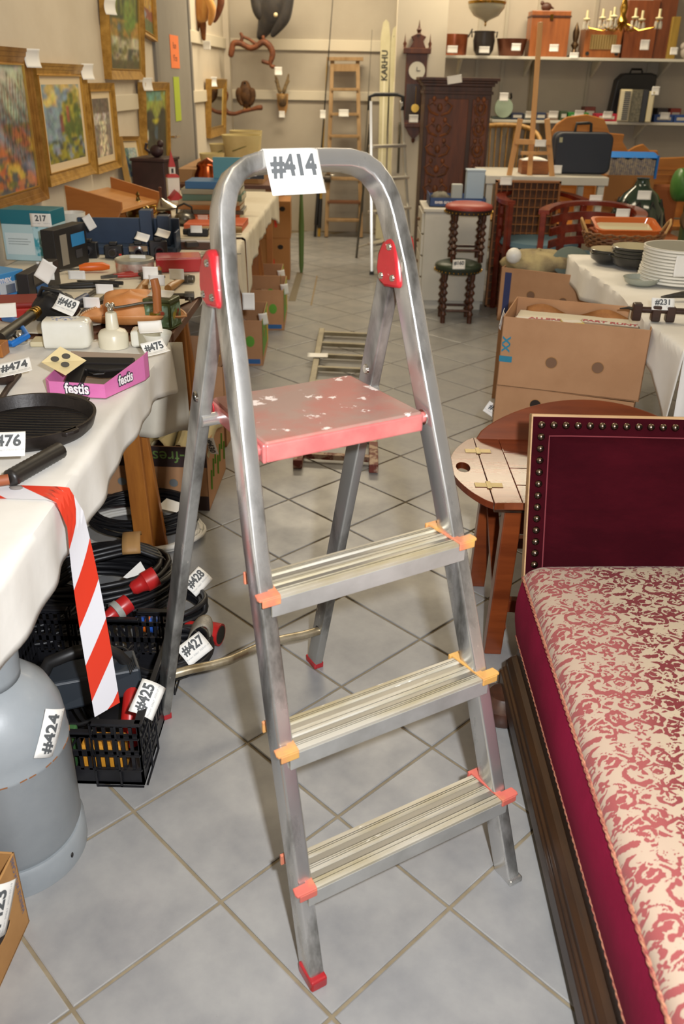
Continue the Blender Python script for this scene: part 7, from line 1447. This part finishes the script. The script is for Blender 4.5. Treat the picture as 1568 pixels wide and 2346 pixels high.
# plates
PL = mat('white_china', 'efece2', .3, coat=.1); GRL = mat('china_grey_line', '8f9088', .3)
pc_ = atz(1545, 655, RZ); px_ = pc_.x+.03; py_ = pc_.y+.08
proto = None
for k in range(11):
    z = RZ+.0115*k; R_ = .145-.0016*k if k < 5 else .135
    if proto is None:
        t = Thing('plate', 'lowest wide white plate in the stack on the right table', 'plate', (px_, py_, z), 0, 'white plates stacked on the right table'); mb = MB(); mb.lathe([(.55, .0), (.6, .001), (.93, .006), (.99, .010), (1, .0185), (.97, .0195), (.9, .015), (.6, .005), (1e-6, .004)], n=44); mb.v = [Vector((p.x*.145, p.y*.145, p.z)) for p in mb.v]; t.p('dish', mb, PL, smooth=50); mb = MB(); mb.lathe([(1.0005, .0172), (1.003, .0178), (1.0005, .0184)], n=44); mb.v = [Vector((p.x*.145, p.y*.145, p.z)) for p in mb.v]; t.p('rim_line', mb, GRL, smooth=50); proto = t
    else: dup(proto.e, (px_+random.uniform(-.002, .002), py_+random.uniform(-.002, .002), z), random.uniform(0, 3), ['', 'second', 'third', 'fourth', 'fifth', 'sixth', 'seventh', 'eighth', 'ninth', 'tenth', 'topmost'][k]+(' white plate from the bottom of the stack on the right table' if k < 10 else ' white plate of the stack on the right table'), (R_/.145, R_/.145, 1))
ftag(proto, 1562, 610, py_-.16, .05, .075)
# orange trays in basket and bowls
ORC = mat('orange_glaze', 'c4642c', .2, coat=.5); c0 = atz(1430, 578, RZ); WK = mat('basket_willow', '8a5c34', .6, var='5e3a20', vs=60)
t = Thing('serving_basket', 'oval wicker basket with two handles on the right table', 'basket', (c0.x+.03, c0.y+.14, RZ)); 
mb = MB()
for q in range(7): mb.tube([((.165+.004*q)*cos(a)+.003*sin(a*20+q*3), (.10+.004*q)*sin(a), .006+.010*q+.003*sin(a*20+q*3)) for a in np.linspace(0, 2*pi, 80)], .005, 5)
t.p('basket_wall', mb, WK, kind='stuff'); mb = MB(); mb.lathe([(1, .0), (1, .006), (1e-6, .006)], n=30, sx=1, sy=1); mb.v = [Vector((p.x*.165, p.y*.10, p.z)) for p in mb.v]; t.p('basket_floor', mb, WK)
for s in (-1, 1): mb = MB(); mb.tube([(s*.175, -.035, .06), (s*.20, -.02, .11), (s*.205, .0, .125), (s*.20, .02, .11), (s*.175, .035, .06)], .006, 8); t.p('basket_handle', mb, mat('handle_straw', 'b28a54', .6), smooth=60)
for q, z in enumerate((.045, .064)):
    tr_ = Thing('oven_dish', ('orange rimmed rectangular dish, lower of two in the basket', 'orange rimmed rectangular dish with cream inside, on top in the basket')[q], 'dish', (c0.x+.03, c0.y+.14, RZ+z+.012*q), radians(-3), R=Matrix.Rotation(radians(13*q), 3, 'X')); hw, hd = .15, .085; mb = MB()
    mb.tube([(0, 0, 0), (0, 0, .004), (0, 0, .028), (0, 0, .028)], 1.0, sec=rrect(hw, hd, .03, 4), nrm=(0, 1, 0)) if False else mb.prism(rrect(hw*.9, hd*.9, .03, 4), .006); 
    sec_o, sec_i = rrect(hw, hd, .03, 4), rrect(hw*.9, hd*.86, .026, 4); n = len(sec_o); o = len(mb.v)
    mb.add([Vector((x*.9, y*.9, 0)) for x, y in sec_o]+[Vector((x, y, .03)) for x, y in sec_o]+[Vector((x, y, .03)) for x, y in sec_i]+[Vector((x*.92, y*.92, .007)) for x, y in sec_i], [(r_*n+i, r_*n+(i+1) % n, (r_+1)*n+(i+1) % n, (r_+1)*n+i) for r_ in range(3) for i in range(n)])
    tr_.p('dish_body', mb, ORC, smooth=50); mb = MB(); mb.prism([(x*.9, y*.9) for x, y in sec_i], .003, c=(0, 0, .0065)); tr_.p('dish_inside', mb, mat('cream_glaze', 'c9c3a2', .2, coat=.5))
BOW = mat('black_glaze', '1e1e1f', .2, coat=.5); bi = mat('cream_glaze', 'c9c3a2', .2, coat=.5)
def bowls(px, py, n, r, grp, where):
    c = atz(px, py, RZ)+Vector((0, r*.8, 0)); first = None
    for k in range(n):
        lb = ('dark glazed bowl, %s of the %s' % (('lowest', 'second lowest', 'third', 'topmost')[k if k < n-1 else 3], where))
        if first is None:
            t = Thing('bowl', lb, 'bowl', (c.x, c.y, RZ), 0, grp); mb = MB(); mb.lathe([(.5, 0), (.55, .002), (.9, .02), (1, .045), (.97, .046), (.85, .022), (.5, .006), (1e-6, .005)], n=36); mb.v = [Vector((p.x*r, p.y*r, p.z)) for p in mb.v]; t.p('bowl_body', mb, BOW, smooth=50); mb = MB(); mb.lathe([(.962, .0463), (.845, .0235), (.5, .0075), (1e-6, .0065)], n=36); mb.v = [Vector((p.x*r, p.y*r, p.z)) for p in mb.v]; t.p('inside_glaze', mb, bi, smooth=50); first = t
        else: dup(first.e, (c.x, c.y, RZ+.014*k), .5*k, lb)
bowls(1402, 610, 2, .080, 'dark bowls beside the basket', 'two beside the basket'); bowls(1462, 622, 4, .095, 'dark bowls beside the plates', 'pile beside the plates')
t = Thing('casserole_dish', 'shallow pale glass dish under the dark bowls beside the plates', 'dish', (atz(1478, 655, RZ).x-.01, atz(1478, 655, RZ).y+.02, RZ)); mb = MB(); mb.lathe([(.04, 0), (.06, .01), (.068, .028), (.064, .028), (.055, .012), (1e-6, .006)], n=30); t.p('dish_body', mb, mat('pale_glass', 'b9bfb4', .1, trans=.4), smooth=50)
# iron clamps / mill tagged 231
WDK = woodm('dark_brown_wood', '3c241a', '281710', .4, 'x', 8); c1 = atz(1500, 735, RZ)
t = Thing('wooden_clamp', 'dark wooden screw clamp with upright blocks on the right table, tagged #231', 'clamp', (c1.x, c1.y, RZ), radians(-6)); 
for x, h_ in ((-.06, .055), (0.0, .05), (.045, .048), (.12, .05)): mb = MB(); mb.bb((x-.014, -.016, 0), (x+.014, .016, h_)); t.p('block', mb, WDK, bevel=.004)
mb = MB(); mb.cyl((-.07, 0, .034), (.14, .0, .034), .010, .010, 12); t.p('screw', mb, WDK, smooth=50); mb = MB(); mb.tube([(-.11, .02, .03), (-.085, .01, .036), (-.07, 0, .034)], [.002, .005, .006], 6); t.p('spike', mb, IR)
tag(t, atz(1520, 697, RZ+.055), (1, -.05, 0), (0, .5, .8), '#231', .072, .040, .1)
t = Thing('iron_tool', 'grey iron tool half out of the photo behind the dark clamp', 'tool', atz(1560, 688, RZ)); mb = MB(); mb.tube([(-.07, 0, .01), (0, .0, .02), (.1, .01, .02)], [.004, .012, .014], 8); t.p('tool_body', mb, IR, smooth=50)
mb = MB(); p = atz(1566, 850, .38)
single('red_sign', 'strip of bright orange red paper at the right photo edge below the table', 'sign', MB().bb((p.x-.005, p.y, .30), (p.x+.25, p.y+.004, .50)), mat('paper_orange_red', 'e0523a', .6))

# ================================================================== BOXES RIGHT OF THE AISLE
def bigbox(label, A, B, ztop, dep, h, rzadd=0, holes=(), closed=False, name='cardboard_box', inner=False, mt=None):
    a = atz(A[0], A[1], ztop); b = atz(B[0], B[1], ztop); w = (b-a).length; rz = atan2((b-a).y, (b-a).x)+rzadd
    t, W_ = openbox(name, label, Vector((a.x, a.y, ztop-h)), rz, w, dep, h, mt or KR2)
    for (u, z) in holes: ringhole(t, (w*u, -.0012, h*z), (1, 0, 0), (0, 0, 1), .019, .019, W_[0], mat('hole_brown', '7a5a42', .8))
    return t, W_, w
t, W_, w = bigbox('open brown fruit box holding old magazines, stacked on another beside the white cloth', (1154, 725), (1494, 757), .68, .31, .235, 0, ((.37, .42), (.69, .42)))
for y, z in ((.07, .15), (.21, .15), (.12, .06), (.24, .08)): ringhole(t, (-.0012, y, z), (0, -1, 0), (0, 0, 1), .010, .017, W_[3])
lettering(W_[0], 'XX', frameM((.02, -.0018, .145), (0, 0, 1), (-1, 0, 0)), .035, mat('print_teal', '2a7c96', .7), .04); mb = MB(); mb.bb((.0, -.0014, .085), (.042, -.0003, .105)); t.p('print_patch', mb, mat('print_teal', '2a7c96', .7), parent=W_[0])
mb = MB(); mb.grid(lambda a, b: (.04+.38*a, .298-.05*b, .205-.10*b+.015*sin(a*11)+.02*sin(a*29)*b), 30, 6); t.p('crumpled_liner', mb, mat('tan_paper', 'a8703c', .7, var='8c5828', vs=14), smooth=60, solid=.001)
tag(t, t.M@Vector((-.012, .045, .215)), (.25, .5, .75), (-.2, -.7, .65), '#12', .06, .05, .2)
M_ = t.M
for q, (x, y, rz_, c, w1_, h1_, txt, lb) in enumerate(((.125, .11, .10, 'b9a88c', .20, .15, 'ALLERS', 'cream magazine with red title on the left in the open box'), (.33, .125, -.05, '6c5a44', .19, .15, 'FART RUNT', 'brown toned magazine with white title strip in the open box'), (.225, .10, .35, 'b8a82c', .07, .13, '', 'narrow yellow magazine between the other two'))):
    mg = Thing('magazine', lb, 'magazine', M_@Vector((x, y, .196+.0035*q)), t.M.to_euler().z+rz_); mb = MB(); mb.bb((-w1_/2, -h1_/2, 0), (w1_/2, h1_/2, .003)); mg.p('cover', mb, mat('mag_'+c, c, .5, var='8f6a54', vs=9))
    mb = MB(); mb.bb((-w1_/2+.004, h1_/2-.04, .003), (w1_/2-.004, h1_/2-.004, .0036)); mg.p('title_strip', mb, mat('strip_white', 'cfc8bc', .5))
    if txt: lettering(mg.e, txt, Matrix.Translation((0, h1_/2-.022, .0040)), .034, mat('title_red', 'a8323c', .6), .04)
mb = MB(); mb.bb((.02, .02, .0), (.43, .29, .189)); pk = mb; o_ = Thing('magazine_stack', 'body of stacked magazines filling the open fruit box', 'magazines', M_@Vector((.0, 0, .005)), t.M.to_euler().z); o_.p('pages', mb, mat('page_edge', 'd6cdb6', .8))
a_ = M_@Vector((0, 0, -.235))
t2 = Thing('cardboard_box', 'brown fruit box second in the stack beside the white cloth, tagged #1', 'box', (a_.x-.0, a_.y+.005, .2235), M_.to_euler().z-radians(2)); h = .221; W2 = []
for a, b in (((0, 0, 0), (w*.98, .004, h)), ((w*.98-.004, 0, 0), (w*.98, .32, h)), ((0, .316, 0), (w*.98, .32, h)), ((0, 0, 0), (.004, .32, h)), ((0, 0, 0), (w*.98, .32, .004))): mb = MB(); mb.bb(a, b); W2.append(t2.p('box_wall', mb, KR2, bevel=.001))
ringhole(t2, (w*.30, -.0012, .17), (1, 0, 0), (0, 0, 1), .019, .019, W2[0]); ringhole(t2, (-.0012, .22, .13), (0, -1, 0), (0, 0, 1), .010, .03, W2[3]); tag(t2, t2.M@Vector((-.022, .09, .10)), (.8, -.1, -.5), (.45, .2, .8), '#1', .05, .042, .15)
t4 = Thing('cardboard_box', 'plain brown box at the very bottom of the stack behind the tray table', 'box', (a_.x+.01, a_.y+.01, 0), M_.to_euler().z); mb = MB(); mb.bb((0, 0, 0), (w*.97, .30, .2225)); t4.p('box_body', mb, KR2, bevel=.002)
t, W_, w3 = bigbox('open brown box behind the magazine box, cloth bundle on its rim', (1150, 612), (1372, 642), .62, .30, .24, radians(6), ((.33, .55), (.66, .5)))
mb = MB(); mb.bb((.02, -.0013, 0), (.05, -.0003, .22)); t.p('blue_print', mb, mat('print_navy', '2c3560', .6), parent=W_[0]); Mq = t.M
t3 = Thing('cardboard_box', 'plain brown box supporting the one with the cloth bundle', 'box', (t.M@Vector((0, 0, -.25))), Mq.to_euler().z); mb = MB(); mb.bb((.01, .01, -.13), (w3-.01, .29, .239)); t3.p('box_body', mb, KR2, bevel=.002)
t = Thing('cloth_bundle', 'crumpled cream cloth bundle lying on the rear open box', 'bundle', Mq@Vector((.13, .14, .20))); mb = MB(); mb.grid(lambda a, b: blob(a, b, (.17, .10, .06), 1), 30, 14); t.p('cloth', mb, mat('bundle_cream', 'a8986c', .8, var='7a6a50', vs=9, bump=.4, bs=12), smooth=60)
mb = MB(); mb.sph((-.13, -.06, .09), .035, 12); t.p('white_ball', mb, mat('white_plastic', 'dcdad2', .4), smooth=60)
t = Thing('tennis_racket', 'grey green oval racket cover sticking out of the rear open box', 'racket', Mq@Vector((.27, .16, .20)), radians(20)); mb = MB(); mb.lathe([(.0, -.008), (.09, -.008), (.10, 0), (.09, .008), (1e-6, .008)] if False else [(1e-6, -.008), (.09, -.008), (.10, 0), (.09, .008), (1e-6, .008)], (0, 0, .065), 30, Matrix.Rotation(radians(65), 3, 'X'), sy=.7, sx=1.0); t.p('racket_head', mb, mat('cover_grey', '5a665e', .6), smooth=50)

# ================================================================== BUTLER'S TRAY TABLE
MAH = woodm('polished_mahogany', '74341a', '562210', .27, 'x', 5, .25); MAH2 = woodm('mahogany_edge', '7e3c1a', '5c2810', .3, 'x', 5, .2)
TBZ = .46
t = Thing('tray_table', 'polished mahogany tray table with hinged flaps and brass hinges behind the daybed', 'table', (.86, .985, 0)); L0, R0_, F0, K0 = -.29, .34, -.22, .20
n_pl = 4
for k in range(n_pl): y0 = F0+(K0-F0)*k/n_pl; mb = MB(); mb.bb((L0+.07, y0+.001, TBZ-.02), (R0_, F0+(K0-F0)*(k+1)/n_pl-.001, TBZ)); t.p('top_plank', mb, MAH, bevel=.0015)
mb = MB(); mb.bb((L0+.002, F0+.002, TBZ-.026), (R0_-.002, K0-.002, TBZ-.0205)); t.p('gap_shade_board', mb, DARKW)  # dark board added below so the plank gaps read as shade
mb = MB(); mb.bb((L0+.001, F0, TBZ-.02), (L0+.069, K0, TBZ)); t.p('end_cleat', mb, MAH, bevel=.0015)
# left flap with hand hole (outline ring)
def flap_outline(n=26): return [(-.085*max(0, sin(pi*i/n))**.75, F0+(K0-F0)*i/n) for i in range(n+1)]
fo = flap_outline(); mb = MB()
hc = (-.052, (F0+K0)/2); pts = fo; 
hole = [(hc[0]+.018*cos(a), hc[1]+.032*sin(a)) for a in np.linspace(0, 2*pi, 28)[:-1]]
def addplate(mb, outer, inner, z0, z1, M=None):
    bm = bmesh.new(); 
    ov = [bm.verts.new((x, y, z1)) for x, y in outer]; iv = [bm.verts.new((x, y, z1)) for x, y in inner]
    es = [bm.edges.new((ov[i], ov[(i+1) % len(ov)])) for i in range(len(ov))]+[bm.edges.new((iv[i], iv[(i+1) % len(iv)])) for i in range(len(iv))]
    bmesh.ops.triangle_fill(bm, use_beauty=True, edges=es)
    r_ = bmesh.ops.extrude_face_region(bm, geom=bm.faces[:]); 
    for e in r_['geom']:
        if isinstance(e, bmesh.types.BMVert): e.co.z = z0
    bmesh.ops.recalc_face_normals(bm, faces=bm.faces[:]); bm.verts.index_update()
    mb.add([(M@v.co if M else v.co.copy()) for v in bm.verts], [tuple(v.index for v in f.verts) for f in bm.faces]); bm.free()
outer = [(L0-.001+x, y) for x, y in fo]+[(L0-.001, K0), (L0-.001, F0)]
outer = [(L0-.001+x, y) for x, y in fo]
addplate(mb, outer, [(L0+x, y) for x, y in hole], TBZ-.018, TBZ); t.p('side_flap', mb, MAH, bevel=.001)
mb = MB(); n = len(hole)
mb.add([(L0+x, y, TBZ) for x, y in hole]+[(L0+x, y, TBZ-.018) for x, y in hole], [(i, (i+1) % n, n+(i+1) % n, n+i) for i in range(n)]); t.p('hand_hole', mb, MAH2)
for y in (F0+.10, K0-.10):
    mb = MB(); mb.bb((L0-.035, y-.012, TBZ+.0002), (L0+.035, y+.012, TBZ+.0018)); mb.bb((L0-.006, y-.02, TBZ+.0002), (L0+.006, y+.02, TBZ+.003)); t.p('hinge', mb, mat('worn_brass', '9a8a60', .35, .7), bevel=.001)
def longflap(sgn, y0, ang_, hgt):
    m = 30; ol = [(L0+.0+(R0_-L0)*i/m, hgt*max(0, sin(pi*i/m))**.6) for i in range(m+1)]; mb = MB(); M = Matrix.Rotation(sgn*ang_, 3, 'X')
    if sgn > 0: mb.prism(ol, .018, M, (0, y0, TBZ-.018+.0))
    else: mb.prism([(x, -y) for x, y in ol][::-1], .018, M, (0, y0, TBZ-.018))
    return t.p('long_flap', mb, MAH2, bevel=.003)
longflap(1, K0+.002, radians(58), .13); longflap(-1, F0-.002, radians(28), .10)
for x, y, s in ((L0+.055, F0+.04, -1), (L0+.055, K0-.04, -1), (R0_-.05, F0+.04, 1), (R0_-.05, K0-.04, 1)):
    mb = MB(); mb.bar((x+s*.0, y, TBZ-.02), (x+s*.012, y-.0, 0), .045, .038, (0, 1, 0)); t.p('leg', mb, MAH2, bevel=.003)
for y in (F0+.04, K0-.04): mb = MB(); mb.bb((L0+.06, y-.010, TBZ-.10), (R0_-.06, y+.010, TBZ-.02)); t.p('apron', mb, MAH, bevel=.002); mb = MB(); mb.bb((L0+.06, y-.012, .13), (R0_-.06, y+.012, .165)); t.p('stretcher', mb, MAH, bevel=.002)
for x in (L0+.06, R0_-.05): mb = MB(); mb.bb((x-.01, F0+.05, TBZ-.08), (x+.01, K0-.05, TBZ-.02)); t.p('apron', mb, MAH)
mb = MB(); mb.bar((L0+.06, F0+.05, .06), (L0+.06, K0-.05, .30), .03, .02); t.p('cross_brace', mb, MAH2)
